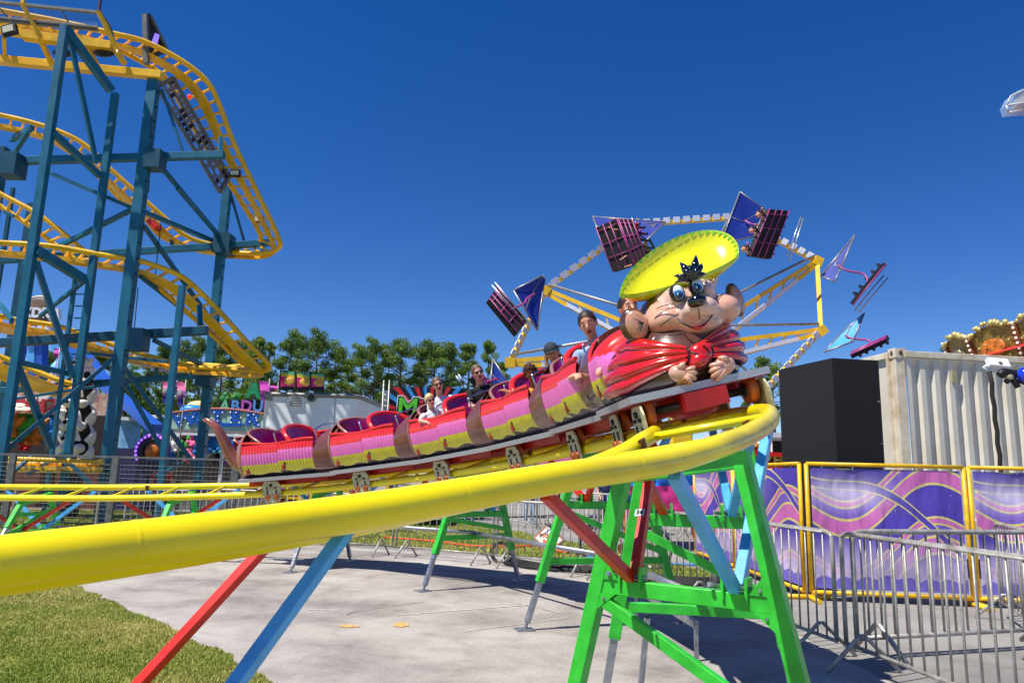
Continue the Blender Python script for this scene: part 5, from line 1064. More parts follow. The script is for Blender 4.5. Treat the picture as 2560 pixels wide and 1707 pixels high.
# ------------------------------------------------------------------ carousel canopy top right
CA = thing('carousel_canopy', 'gilded carousel canopy with painted panels and bulbs above the container', 'carousel', P(2560, 1150, 20)); GLD = mat('gilt_carving', C(168, 140, 66), .45, .2, .5, 14, dirt=C(92, 76, 24)); RIB = mat('canopy_rib_brown', C(140, 76, 40), .5, 0, .2, 4); BULB = mat('bulb_white', C(240, 238, 226), .3, 0, 0, emit=C(255, 244, 220), estr=.35)
cc0 = V((17.75, 21.0, 0)); Rb, Rt = 4.3, 4.6; Z0c, Z1c = P(2460, 880, 20).z - .05, P(2460, 880, 20).z + 1.0; NS = 18
def cq(a, r, z): return cc0 + V((math.cos(a) * r, math.sin(a) * r, z + .30 * (math.cos(a) * r + 4.5) - .42))
pic = [mat('panel_horse', C(120, 122, 112), .5, 0, .5, 5), mat('panel_sunset', C(214, 120, 30), .5, 0, .6, 4, dirt=C(70, 40, 20))]
tilt = lambda a: .38 * math.sin(a * 1.0 - 2.4)
for k in range(NS):
    a0 = 2 * math.pi * k / NS; a1 = 2 * math.pi * (k + 1) / NS; am = (a0 + a1) / 2
    if math.sin(am) > .5: continue
    mb = MB(); N = 6; rows = [[cq(a0 + (a1 - a0) * i / N, Rb + (Rt - Rb) * t, Z0c + (Z1c - Z0c) * t + (.22 * math.sin(math.pi * i / N) if t == 1 else 0)) for i in range(N + 1)] for t in (0, .33, .66, 1)]; mb.grid(rows, smooth=False); mb.build('rounding_board', GLD, CA)
    mb = MB(); c = cq(am, (Rb + Rt) / 2 + .05, (Z0c + Z1c) / 2 + .08); n_ = V((math.cos(am), math.sin(am), 0)); tn = V((-n_.y, n_.x, 0)); mb.ell(c, (.06, .42, .3), Matrix((n_, tn, UP)).transposed(), 18, 10); mb.build('painted_panel', pic[k % 2], CA)
    mb = MB(); mb.beam(cq(a0, Rb + .02, Z0c - .05), cq(a0, Rt + .05, Z1c + .1), .16, .1, n_); rb_ = mb.build('rib', RIB, CA)
    mb = MB()
    for i in range(9): mb.ell(cq(a0, Rb + .1 + (Rt - Rb) * i / 8, Z0c + (Z1c - Z0c + .1) * i / 8), .042, None, 6, 4)
    o = mb.build('bulb_row', BULB, rb_); o['kind'] = 'stuff'
    mb = MB(); rg = random.Random(k)
    for i in range(16): t = i / 15; mb.ell(cq(a0 + (a1 - a0) * t, Rt + .04, Z1c + .22 * math.sin(math.pi * t) + rg.uniform(-.02, .12)), rg.uniform(.05, .11), None, 6, 4)
    for i in range(10): mb.ell(cq(a0 + (a1 - a0) * rg.random(), Rb + .22 + .1, Z0c + .2 + rg.random() * .6), rg.uniform(.03, .06), None, 5, 4)
    o = mb.build('gilt_scrolls', mat('gilt_bright', C(214, 196, 120), .35, .3, .3, 20), CA); o['kind'] = 'stuff'
    mb = MB(); rows = [[cq(a0 + (a1 - a0) * i / 4, Rb * (1 - t * .8), Z0c - .12 - .25 * t + .1) for i in range(5)] for t in (0, .4, 1)]; mb.grid(rows, smooth=False); mb.build('soffit_panel', mat('soffit_painted', C(190, 124, 50), .5, 0, .5, 2.2, dirt=C(110, 120, 80)), CA)
mb = MB(); mb.lathe(cc0, UP, [(.4, 0), (.4, Z0c - .3), (.5, Z0c + .2)], 16); mb.build('centre_pole', RIB, CA)
mb = MB(); rows = [[cq(2 * math.pi * i / 36, Rt * (1 - t) + .1, Z1c - .6 + 1.2 * t) for i in range(36)] for t in (0, .5, 1)]; mb.grid(rows, closed=True); mb.build('roof', mat('canopy_red', C(196, 44, 40), .6, 0, .1), CA)

# ------------------------------------------------------------------ purple banner fence
def banner_mat():
    m = bpy.data.materials.new('banner_print'); m.use_nodes = True; n = m.node_tree.nodes; l = m.node_tree.links; b = n['Principled BSDF']; b.inputs['Roughness'].default_value = .55
    uv = n.new('ShaderNodeUVMap'); uv.uv_map = 'UVMap'; sp = n.new('ShaderNodeSeparateXYZ'); l.new(uv.outputs['UV'], sp.inputs[0]); X, Y = sp.outputs['X'], sp.outputs['Y']
    def mth(op, a, b_=None, c=None):
        k = n.new('ShaderNodeMath'); k.operation = op
        for i, q in enumerate((a, b_, c)):
            if q is None: continue
            if isinstance(q, (int, float)): k.inputs[i].default_value = q
            else: l.new(q, k.inputs[i])
        return k.outputs[0]
    def mix(f, a, b_):
        k = n.new('ShaderNodeMix'); k.data_type = 'RGBA'; l.new(f, k.inputs['Factor']) if not isinstance(f, (int, float)) else None
        for nm, q in (('A', a), ('B', b_)):
            if isinstance(q, tuple): k.inputs[nm].default_value = q
            else: l.new(q, k.inputs[nm])
        return k.outputs['Result']
    def ramp(f, st, interp='CONSTANT'):
        r = n.new('ShaderNodeValToRGB'); r.color_ramp.interpolation = interp; e = r.color_ramp.elements
        while len(e) < len(st): e.new(.5)
        for q, (p, c) in zip(e, st): q.position = p; q.color = c
        l.new(f, r.inputs['Fac']); return r.outputs['Color']
    IND, PNK, YEL, PUR_, WH = C(78, 62, 168), C(204, 108, 178), C(216, 206, 110), C(122, 92, 190), C(226, 214, 236)
    # rising S waves
    s1 = mth('SINE', mth('MULTIPLY', X, 6.283 * .95)); ph = mth('SUBTRACT', Y, mth('ADD', mth('MULTIPLY', s1, -.17), mth('MULTIPLY', X, .22)))
    fr = mth('FRACT', mth('MULTIPLY_ADD', ph, 1.75, 10.35)); band = ramp(fr, [(0, IND), (.28, YEL), (.315, PNK), (.52, YEL), (.555, PUR_), (.70, YEL), (.73, PNK), (.80, YEL), (.83, IND)])
    ph2 = mth('ADD', Y, mth('MULTIPLY', mth('SINE', mth('MULTIPLY_ADD', X, 5.2, 2.)), .12)); ph2 = mth('ADD', ph2, mth('MULTIPLY', X, .62)); f2 = mth('FRACT', mth('MULTIPLY_ADD', ph2, 1.15, 3.37)); m2 = ramp(f2, [(0, (0, 0, 0, 1)), (.46, (.5, .5, .5, 1)), (.475, (1, 1, 1, 1)), (.545, (.5, .5, .5, 1)), (.56, (0, 0, 0, 1))])
    f_l = mth('GREATER_THAN', m2, .2); col = mix(f_l, band, YEL); f_i = mth('GREATER_THAN', m2, .8); col = mix(f_i, col, IND)
    # glow cloud, star dots, pale lower fade with skyline
    nz = n.new('ShaderNodeTexNoise'); nz.inputs['Scale'].default_value = 3.2; nz.inputs['Detail'].default_value = 5; l.new(uv.outputs['UV'], nz.inputs['Vector'])
    fx = mth('FRACT', X); dx = mth('SUBTRACT', fx, .22); dy = mth('SUBTRACT', Y, .80); r2 = mth('ADD', mth('MULTIPLY', mth('MULTIPLY', dx, dx), 10.), mth('MULTIPLY', mth('MULTIPLY', dy, dy), 42.)); gl = mth('MULTIPLY', mth('POWER', 2.718, mth('MULTIPLY', r2, -1.6)), mth('MULTIPLY_ADD', nz.outputs['Fac'], 1.5, .1)); col = mix(mth('MINIMUM', gl, .85), col, WH)
    low = mth('MINIMUM', mth('MAXIMUM', mth('MULTIPLY_ADD', Y, -3.2, 1.42), 0.), .8); col = mix(low, col, C(204, 186, 222))
    sk = mth('ADD', mth('MULTIPLY', nz.outputs['Fac'], .16), mth('MULTIPLY', mth('ABSOLUTE', mth('SINE', mth('MULTIPLY', X, 23.))), .035)); base = mth('GREATER_THAN', sk, Y); col = mix(base, col, C(112, 100, 190))
    vo = n.new('ShaderNodeTexVoronoi'); vo.inputs['Scale'].default_value = 15; l.new(uv.outputs['UV'], vo.inputs['Vector']); st = mth('LESS_THAN', vo.outputs['Distance'], .055); col = mix(mth('MULTIPLY', st, .8), col, WH)
    l.new(col, b.inputs['Base Color'])
    n3 = n.new('ShaderNodeTexNoise'); n3.inputs['Scale'].default_value = 2.6; mp = n.new('ShaderNodeMapping'); mp.inputs['Scale'].default_value = (3.0, .8, 1); l.new(uv.outputs['UV'], mp.inputs[0]); l.new(mp.outputs[0], n3.inputs['Vector']); bp = n.new('ShaderNodeBump'); bp.inputs['Strength'].default_value = .5; bp.inputs['Distance'].default_value = .12; l.new(n3.outputs['Fac'], bp.inputs['Height']); l.new(bp.outputs['Normal'], b.inputs['Normal']); return m
BAN = banner_mat(); YF = mat('fence_yellow', C(238, 186, 20), .4, 0, .18, 8)
def panel(label, a, b_, za, zb, u0, u1, feet=True):
    """one framed banner panel between ground points a and b"""
    t = thing('banner_fence_panel', label, 'fence', a.lerp(b_, .5), group='purple banner fence panels'); d = (b_ - a).normalized(); nn = d.cross(UP); H0, H1 = .1, za
    for p, q in ((a + UP * H0, a + UP * za), (b_ + UP * H0, b_ + UP * zb)): mb = MB(); mb.tube([p, q], .026, 10); mb.build('post', YF, t)
    for p, q, nm in ((a + UP * za, b_ + UP * zb, 'top_tube'), (a + UP * H0, b_ + UP * H0, 'bottom_tube')): mb = MB(); mb.tube([p, q], .026, 10); mb.build(nm, YF, t)
    NX, NY = 40, 24; vs = []; uvs = []; rg = noise
    for j in range(NY + 1):
        for i in range(NX + 1):
            s_, t_ = i / NX, j / NY; e_ = min(1, 5 * min(s_, 1 - s_, t_ + .04, 1 - t_ + .02)); w_ = noise.noise(V((s_ * 3 + u0 * 7, t_ * 1.6, 2))) * .07 * e_ + noise.noise(V((s_ * 9 + u0 * 7, t_ * 4, 7))) * .02 * e_
            vs.append(a.lerp(b_, .025 + .95 * s_) + UP * (.15 + (za - .2) * t_) + nn * (w_ + .005)); uvs.append((u0 + (u1 - u0) * s_, t_))
    fs = [(j * (NX + 1) + i, j * (NX + 1) + i + 1, (j + 1) * (NX + 1) + i + 1, (j + 1) * (NX + 1) + i) for j in range(NY) for i in range(NX)]
    me = bpy.data.meshes.new('banner'); me.from_pydata([tuple(p) for p in vs], [], fs); ul = me.uv_layers.new(name='UVMap')
    for lp in me.loops: ul.data[lp.index].uv = uvs[lp.vertex_index]
    me.polygons.foreach_set('use_smooth', [True] * len(fs)); me.materials.append(BAN); obj('banner', me, t)
    tie = mat('cable_tie', C(225, 225, 220), .5)
    for k in range(5): mb = MB(); p = a.lerp(b_, (k + .5) / 5) + UP * (za - .01); mb.tube([p + UP * .03, p - UP * .06], .007, 6); mb.build('cable_tie', tie, t)
    for p in (a, b_): mb = MB(); mb.tube([p - nn * .32 + UP * .03, p + nn * .32 + UP * .03], .03, 8); mb.build('foot', YF, t)
    return t
A0, A1 = G(1739, 1392), G(2012, 1497); B0, B1 = G(2030, 1500), G(2436, 1517); mid = A0.lerp(A1, .5); dd = (B1 - B0); hF = 1.66
panel('purple banner panel farthest back behind the green trestle', A0, A0.lerp(A1, .46), hF, hF, .05, 1.0); panel('narrow looking purple banner panel left of the yellow corner post', A0.lerp(A1, .475), A1, hF, hF, 1.05, 2.)
panel('large frontal purple banner panel right of the yellow corner post', B0, B1, hF, hF, .0, 1.); panel('purple banner panel at the right picture edge', B1 + dd.normalized() * .06, B1 + dd.normalized() * .06 + dd, hF, hF, .0, 1.)

# ------------------------------------------------------------------ steel crowd barricades
ALU = mat('barrier_galvanised', C(178, 177, 172), .45, .3, .18, 8, dirt=C(134, 126, 114))
def barricade(label, a, b_, h=1.02, n_b=16, feet=True, thin=1., rnd=True):
    t = thing('barricade', label, 'barricade', a.lerp(b_, .5), group='steel crowd barricades'); L_ = (b_ - a); d = L_.normalized(); nn = d.cross(UP); r = .0145 * thin; z0 = .17; k = .12
    pts = catmull([a + UP * z0, a + UP * (h - k), a + UP * h + d * k * .8 if False else a + UP * (h - .02) + d * .03, a + UP * h + d * k], 3) + [b_ + UP * h - d * k] + catmull([b_ + UP * h - d * k, b_ + UP * (h - .02) - d * .03, b_ + UP * (h - k), b_ + UP * z0], 3)
    mb = MB(); mb.tube(pts, r * 1.25, 8); mb.build('frame', ALU, t); mb = MB(); mb.tube([a + UP * z0, b_ + UP * z0], r * 1.1, 8); mb.build('bottom_rail', ALU, t)
    L0 = L_.length
    mb0 = MB(); mb0.tube([V((0, 0, z0)), V((0, 0, h))], r * .55, 6); me = mb0.mesh('bar', ALU)
    for i in range(1, n_b): o = obj('bar', me, t); o.matrix_basis = Matrix.Translation(a + L_ * (i / n_b))
    if feet:
        for p in (a + d * .22, b_ - d * .22):
            mb = MB(); mb.tube([p + nn * .3 + UP * .012, p + nn * .02 + UP * (z0 + .1), p - nn * .02 + UP * (z0 + .1), p - nn * .3 + UP * .012], r * 1.1, 8); mb.build('foot', ALU, t)
    return t
line_ = [(300, 1345), (640, 1362), (985, 1384), (1236, 1408), (1492, 1437), (1785, 1520), (2102, 1655)]
q0 = G(2104, 1650, .0); 
pts = [G(u, v + 6) for u, v in line_]
labs = ['steel barricade left of the blue strut, mostly hidden by the near rail', 'steel barricade behind the middle of the near rail', 'steel barricade before the grass, left of the second trestle', 'steel barricade before the grass below the diamond sign', 'steel barricade behind the near green trestle, before the bicycle', 'steel barricade ending at the post right of the near trestle']
for i in range(len(pts) - 1):
    a, b_ = pts[i], pts[i + 1]; g_ = (b_ - a).normalized() * .04; barricade(labs[i], a + g_, b_ - g_, n_b=max(8, int((b_ - a).length / .135)))
ra = G(2112, 1652); rb2 = P(2490, 1450, 0.0001) if False else None
dirn = (G(2104, 1650) - G(1790, 1525)).normalized()
R0 = pts[-1] + V((.04, -.03, 0)); R1 = V((3.02, 4.02, 0)); R2 = V((3.25, 1.7, 0))
barricade('steel barricade nearest the camera at lower right', R0, R1, n_b=17, thin=1.05); barricade('steel barricade cut by the lower right corner with green stained posts', R1 + V((.02, -.05, 0)), R2, n_b=17)
barricade('steel barricade crossing toward the right edge before the banner', G(2122, 1653) + V((.1, .05, 0)), G(2640, 1622) + V((.2, .1, 0)), n_b=18, thin=1.25)
barricade('steel barricade turned away at the right edge', G(2545, 1560) + V((.1, .4, 0)), G(2700, 1690) + V((.1, .2, 0)), n_b=16)
# barricades beyond the grass
far = [(700, 1262), (900, 1270), (1115, 1296), (1345, 1322), (1560, 1338), (1735, 1352)]
fp = [G(u, v) for u, v in far]; fl_ = ['steel barricade farthest left beyond the grass, behind the near rail', 'steel barricade beyond the grass left of the second trestle', 'steel barricade beyond the grass behind the second trestle', 'steel barricade beyond the grass above the bicycle', 'steel barricade beside the pink and blue tarpaulin']
for i in range(len(fp) - 1): barricade(fl_[i], fp[i] + V((.05, 0, 0)), fp[i + 1] - V((.05, 0, 0)), n_b=max(8, int((fp[i + 1] - fp[i]).length / .14)))
# ------------------------------------------------------------------ fairground behind
def boxp(name, u0, v0, u1, v1, Y, depth, m, parent, zb=0.):
    """box whose front face spans the given picture rectangle at depth Y"""
    a = P(u0, v0, Y); b = P(u1, v0, Y); z1 = (a.z + b.z) / 2; z0 = zb if v1 is None else P((u0 + u1) / 2, v1, Y).z; mb = MB(); mb.box(((a.x + b.x) / 2, Y + depth / 2, (z0 + z1) / 2), (b.x - a.x, depth, z1 - z0)); return mb.build(name, m, parent)
# white box trailer
TRW = mat('trailer_white', C(240, 242, 246), .35, 0, .05, .8); TRG = mat('trailer_trim', C(150, 150, 146), .5, .4, .2, 5)
Yt = 22.; TA, TB = P(657, 975, Yt), P(898, 985, Yt); zt = (TA.z + TB.z) / 2; TW = thing('box_trailer', 'white box trailer with rounded corners behind the tail cars', 'trailer', (TA.x, Yt, 0))
mb = MB(); rows = []; r_ = .35; prof = []
x0, x1 = TA.x, TB.x
for k in range(7): a = math.pi / 2 * k / 6; prof.append((x0 + r_ - r_ * math.cos(a), Yt + r_ - r_ * math.sin(a)))
for k in range(7): a = math.pi / 2 * k / 6; prof.append((x1 - r_ + r_ * math.sin(a), Yt + r_ - r_ * math.cos(a)))
prof = [(x0, Yt + 6)] + prof + [(x1 + .35, Yt + 6)]
mb.grid([[V((x, y, .7)) for x, y in prof], [V((x - (.0 if x < x1 - .5 else .0), y, zt - .12)) for x, y in prof]], smooth=True); mb.add([V((x, y, zt - .06)) for x, y in prof], [tuple(range(len(prof)))], False); mb.build('body', TRW, TW)
mb = MB(); mb.tube([V((x, y, zt - .09)) for x, y in prof], .07, 8); mb.build('roof_trim', TRG, TW)
a = P(741, 1001, Yt - .02); mb = MB(); mb.box(a, (.42, .05, .42)); vn = mb.build('vent_frame', TRW, TW)
for k in range(5): mb = MB(); mb.box(a + V((0, -.03, -.14 + .07 * k)), (.34, .03, .035), Matrix.Rotation(R_(35), 3, 'X')); mb.build('louvre', TRG, vn)
a = P(779, 993, Yt - .02); mb = MB(); mb.tube([a, a + V((0, -.06, 0))], .14, 18); fan = mb.build('fan_housing', TRG, TW); mb = MB(); mb.tube([a + V((0, -.065, 0)), a + V((0, -.07, 0))], .1, 16); mb.build('fan_grille', mat('grille_dark', C(70, 66, 60), .6, .3, .2), fan)
for u in (692, 870): mb = MB(); mb.box(P(u, 976, Yt - .03), (.1, .05, .04)); mb.build('marker_lamp', mat('amber_lamp', C(206, 110, 30), .3), TW)
mb = MB(); mb.box(P(672, 992, Yt - .02), (.2, .03, .2)); mb.build('corner_patch', TRG, TW); mb = MB(); mb.box(P(836, 1030, Yt - .01), (.012, .02, 1.6)); mb.build('panel_seam', TRG, TW)
for sx in (.6, 2.2): mb = MB(); mb.tube([V((x0 + sx, Yt + 3, .38)), V((x0 + sx + .001, Yt + 3.25, .38))], .38, 18); mb.build('wheel', BLK, TW)
mb = MB(); mb.box(((x0 + x1) / 2, Yt + 2.8, .6), (x1 - x0 - .2, 5, .14)); mb.build('chassis', BLK, TW)
# three square flavour signs standing on the trailer roof
for k, (u0, u1, v0, v1) in enumerate(((700, 738, 926, 967), (741, 775, 930, 968), (777, 812, 932, 968))):
    lab = ['left square pink and yellow sign on the trailer roof', 'middle brighter pink and yellow sign on the trailer roof', 'right square pink and yellow sign on the trailer roof'][k]
    t = thing('roof_sign', lab, 'sign', P((u0 + u1) / 2, v1, Yt + .6), group='square signs on the trailer roof'); boxp('board', u0, v0, u1, v1 + 8, Yt + .6, .08, BLK, t)
    def st(m_, pts): mb = MB(); mb.prism([P(u0 + (u1 - u0) * x, v0 + (v1 - v0) * y, Yt + .57) for x, y in pts], V((0, 1, 0)), .02); mb.build('printed_stripe', m_, t)
    yy = C(232, 204, 60); st(mat('print_green', C(90, 180, 130), .5), [(.05, .06), (.95, .06), (.95, .3), (.05, .12)]); st(mat('print_yellow', C(226, 196, 50), .5), [(.05, .125), (.95, .305), (.95, .5), (.05, .34)]); st(mat('print_pink', C(216, 40, 120), .5), [(.05, .345), (.95, .505), (.95, .97), (.05, .97)])
    mb = MB(); mb.ell(P((u0 + u1) / 2 + 4, v0 + (v1 - v0) * .66, Yt + .555), (.16, .02, .12), None, 14, 8); mb.build('printed_fruit', mat('print_gold', C(226, 176, 70), .5, 0, .3, 12), t)
# WATER game stand
Yw = 26.; WS = thing('water_game_stand', 'game stand with arched pale green sign reading WATER in blue bulb letters', 'stand', P(540, 1200, Yw)); SGN = mat('sign_pale_green', C(176, 216, 196), .5, 0, .12, 2); LTB = mat('letter_blue', C(20, 96, 196), .4, 0, .1); BU = mat('bulb_pale', C(250, 246, 236), .3, 0, 0, emit=C(255, 250, 235), estr=.4); RBU = mat('bulb_red', C(206, 130, 110), .4, 0, .2)
arc_t = [(428, 1034), (470, 1026), (520, 1021), (560, 1020), (600, 1026), (640, 1034), (700, 1040)]
mb = MB(); mb.prism([P(u, v, Yw) for u, v in arc_t] + [P(700, 1084, Yw), P(426, 1074, Yw)], V((0, 1, 0)), .14); sgn = mb.build('sign_board', SGN, WS)
mb = MB()
for i in range(46): t = i / 45; u = 428 + 272 * t; v = 1034 - 14 * math.sin(math.pi * min(1, t * 1.06)) + 8 * t - 2; mb.ell(P(u, v, Yw - .1), .05, None, 6, 4)
o = mb.build('bulb_trim', RBU, sgn); o['kind'] = 'stuff'
for ch, u, v, s_, rz in (('W', 462, 1048, .62, .12), ('A', 503, 1043, .5, .05), ('T', 544, 1041, .5, 0), ('E', 588, 1041, .46, -.03), ('R', 632, 1048, .62, -.1)):
    x_ = V((math.cos(rz), 0, math.sin(rz))); l_ = text('letter', ch, s_ * 1.05, LTB, P(u, v, Yw - .1), x_, V((-math.sin(rz), 0, math.cos(rz))), sgn, .02, .035, 1.25)
mb = MB(); rg = random.Random(3)
for u, v in ((444, 1040), (447, 1055), (452, 1062), (463, 1045), (470, 1058), (482, 1042), (498, 1050), (504, 1038), (512, 1052), (536, 1030), (544, 1040), (544, 1052), (556, 1031), (576, 1030), (577, 1044), (578, 1056), (590, 1031), (598, 1056), (602, 1043), (620, 1038), (624, 1054), (634, 1036), (642, 1050), (646, 1062), (640, 1044)): mb.ell(P(u, v, Yw - .14), .024, None, 6, 4)
o = mb.build('letter_bulbs', BU, sgn); o['kind'] = 'stuff'
mb = MB(); mb.prism([P(u, v, Yw - .1) for u, v in ((488, 1061), (500, 1056), (600, 1057), (610, 1061), (600, 1066), (500, 1066))], V((0, 1, 0)), .06); mb.build('letter_underline', LTB, sgn)
for v0, v1, m_ in ((1075, 1082, TRG), (1083, 1089, WHT)): mb = MB(); a, b = P(424, v0, Yw - .3), P(700, v0 + 9, Yw - .3); mb.beam(a, b, .2, (v1 - v0) * Yw / FPX); mb.build('awning_rail', m_, WS)
boxp('counter', 424, 1205, 700, None, Yw + .2, .6, mat('counter_grey', C(120, 116, 112), .6), WS); boxp('back_wall', 424, 1090, 700, None, Yw + 2.6, .1, mat('booth_dark', C(46, 36, 34), .8, 0, .3), WS)
for u in (426, 560, 698): a = P(u, 1085, Yw); mb = MB(); mb.beam((a.x, a.y, 0), a, .09, .09); mb.build('post', WHT, WS)
mb = MB(); a = P(480, 1025, Yw + .4); mb.ell(a, (.42, .3, .2), None, 16, 10); mb.build('roof_dome', mat('dome_blue', C(40, 140, 220), .4), WS); mb = MB(); mb.ell(P(497, 1018, Yw + .6), (.45, .3, .24), None, 16, 10); mb.build('roof_dome', mat('dome_cream', C(226, 200, 140), .5), WS)
# plush prizes hanging in the stands: round bodied toys with head, ears and limbs
def plush_mesh(nm, m_, spots=False):
    mb = MB(); mb.ell((0, 0, 0), (.2, .17, .24), None, 12, 8); mb.ell((0, -.06, .32), (.17, .16, .16), None, 12, 8); mb.ell((0, -.21, .29), (.07, .06, .05), None, 8, 6)
    for s_ in (1, -1): mb.ell((.13 * s_, -.03, .45), (.06, .04, .08), None, 8, 6); mb.ell((.2 * s_, -.1, .05), (.07, .08, .15), Matrix.Rotation(.6 * s_, 3, 'Y'), 8, 6); mb.ell((.12 * s_, -.15, -.2), (.08, .14, .08), None, 8, 6)
    me = mb.mesh(nm, m_); return me
PC = [C(220, 190, 30), C(200, 40, 34), C(40, 120, 200), C(60, 160, 60), C(224, 130, 40), C(150, 60, 170), C(236, 236, 236), C(230, 110, 160), C(60, 40, 36), C(80, 190, 190)]
PM = [plush_mesh('plush_toy', mat('plush_%s' % nm, c, .9, 0, .15, 14)) for nm, c in zip('yellow red blue green orange purple white pink brown teal'.split(), PC)]
pn_ = 'yellow red blue green orange purple white pink brown teal'.split()
rg = random.Random(21); cnt_ = [0, 0]
for r_i, v in enumerate((1112, 1140)):
    for k in range(13):
        u = 438 + k * 16.5 + rg.uniform(-3, 3)
        if 512 < u < 536 or u > 630: continue
        ci = rg.randrange(10); o = obj('plush_toy', PM[ci]); o.location = P(u, v + rg.uniform(-4, 4), Yw + .7 + rg.random() * .6); o.scale = (rg.uniform(.8, 1.15),) * 3; o.rotation_euler = (0, rg.uniform(-.3, .3), rg.uniform(-.5, .5)); cnt_[r_i] += 1; tag(o, '%s plush toy, %s from the left in the %s prize row of the WATER stand' % (pn_[ci], 'first second third fourth fifth sixth seventh eighth ninth tenth eleventh twelfth'.split()[cnt_[r_i] - 1], ('upper', 'lower')[r_i]), 'plush toy', 'prizes of the WATER stand')
# lit letters behind: letter signs and green shapes on poles
Yb = 30.; BS = thing('letter_sign', 'sign of outlined letters in purple and blue bulbs under a green letter A', 'sign', P(600, 1030, Yb)); GRS = mat('neon_green_paint', C(20, 150, 90), .5, 0, .1); 
boxp('backing', 548, 1000, 690, 1034, Yb, .06, BLK, BS)
for ch, u, m_ in (('A', 562, mat('bulb_letter_green', C(120, 200, 140), .5)), ('B', 588, mat('bulb_letter_blue', C(96, 156, 220), .5)), ('D', 616, mat('bulb_letter_purple', C(196, 90, 190), .5)), ('U', 645, mat('bulb_letter_blue', C(96, 156, 220), .5)), ('R', 670, mat('bulb_letter_purple', C(196, 90, 190), .5))): text('letter', ch, .62, m_, P(u, 1016, Yb - .06), V((1, 0, .0)), UP, BS, .02, .02, 1.)
text('letter', 'A', .82, GRS, P(634, 978, Yb - .06), V((1, 0, -.05)), UP, BS, .03, .04)
lf_ = mat('leaf_shape_green', C(50, 150, 70), .5); mb = MB()
for a in (90, 210, 330): mb.ell(P(562, 993, Yb) + V((math.cos(R_(a)) * .1, 0, math.sin(R_(a)) * .1)), (.11, .03, .11), None, 10, 6)
mb.box(P(562, 1004, Yb), (.04, .03, .16)); mb.build('clover_shape', lf_, BS)
mb = MB()
for a in (50, 75, 95, 118, 145): mb.tube([P(592, 998, Yb), P(592, 998, Yb) + V((math.cos(R_(a)) * .3, 0, math.sin(R_(a)) * .3))], [.05, .02], 6)
mb.box(P(592, 1003, Yb), (.06, .03, .16)); mb.build('leaf_shape', lf_, BS)
for u in (556, 684): a = P(u, 1010, Yb + .1); mb = MB(); mb.beam((a.x, a.y, 0), a, .08, .08); mb.build('post', TRG, BS)
a = P(634, 990, Yb + .05); mb = MB(); mb.beam(P(634, 1002, Yb + .05), a, .05, .05); mb.build('post', TRG, BS)
# feather banners pink to violet
for k, (u0, v0, u1, v1, wpx, Y) in enumerate(((414, 954, 416, 1006, 19, 24), (451, 954, 453, 1016, 22, 24), (659, 952, 662, 1000, 25, 27), (683, 962, 684, 975, 20, 27), (140, 870, 140, 895, 14, 26))):
    lab = ['pink to violet pennant banner left of the thin teal post', 'pink to violet pennant banner right of the thin teal post', 'magenta pennant banner left of the trailer top', 'small pink pennant just above the trailer corner', 'small magenta pennant behind the teal tower'][k]
    t = thing('pennant_banner', lab, 'banner', P(u0, v0, Y), group='pennant banners on poles'); rows = []; h0 = P(u0, v0, Y); h1 = P(u1, v1, Y); wd = wpx * Y / FPX
    cols_ = [C(240, 110, 180), C(170, 100, 190), C(70, 60, 180)] if k < 2 else [C(196, 50, 170), C(214, 80, 180), C(160, 60, 170)]
    mb = MB()
    for i in range(7): q = i / 6; c = h0.lerp(h1, q); w_ = wd * (1 - .28 * q) / 2; rows.append([c + V((-w_ + .02 * math.sin(q * 5), .03 * math.sin(q * 9), 0)), c + V((0, .06 * math.sin(q * 7 + 1), 0)), c + V((w_ + .04 * math.sin(q * 4), .03 * math.cos(q * 9), -.04))])
    for i in range(6): mb.mi(min(2, i // 2)).grid(rows[i:i + 2])
    mb.build('cloth', [mat('cloth_%d_%d' % (k < 2, j), c, .7, 0, .12, 4) for j, c in enumerate(cols_)], t)
    mb = MB(); mb.tube([h0 + V((wd / 2 + .03, .02, .1)), V((h0.x + wd / 2 + .03, Y + .02, 0))], .022, 6); mb.build('pole', TRG, t)
    if k < 2: mb = MB(); mb.ell(h0.lerp(h1, .45) + V((0, -.07, 0)), (wd * .3, .012, wd * .42), None, 12, 8); mb.build('printed_logo', mat('logo_grey', C(190, 180, 190), .6, 0, .3, 10), t)
# ride sign panel with rays and coloured letters
Ym = 24.; MX = thing('ray_sign', 'black sign with red and blue rays and a green letter M', 'sign', P(1060, 1180, Ym)); u0, v0, u1, v1 = 968, 968, 1165, 1085
boxp('panel', u0, v0, u1, v1, Ym, .15, mat('sign_black', C(16, 16, 20), .4), MX); rc = P(1075, 1060, Ym); rr_, bb_ = mat('ray_red', C(206, 30, 24), .4), mat('ray_blue', C(50, 140, 214), .4)
cx_, cy_ = 1075, 1062
def clip_ray(a): 
    dx, dy = math.cos(a), -math.sin(a); t = 1e9
    for lim, c, d in ((u0, cx_, dx), (u1, cx_, dx), (v0, cy_, dy), (v1, cy_, dy)):
        if abs(d) > 1e-6:
            q = (lim - c) / d
            if q > 0: t = min(t, q)
    return (cx_ + dx * t, cy_ + dy * t)
for k in range(20):
    a0 = R_(-20 + k * 11.5); a1 = a0 + R_(5.4); p0, p1 = clip_ray(a0), clip_ray(a1); mb = MB(); mb.prism([P(cx_, cy_, Ym - .03), P(p0[0], p0[1], Ym - .03), P(p1[0], p1[1], Ym - .03)], V((0, 1, 0)), .03); mb.build('ray', rr_ if k % 2 else bb_, MX)
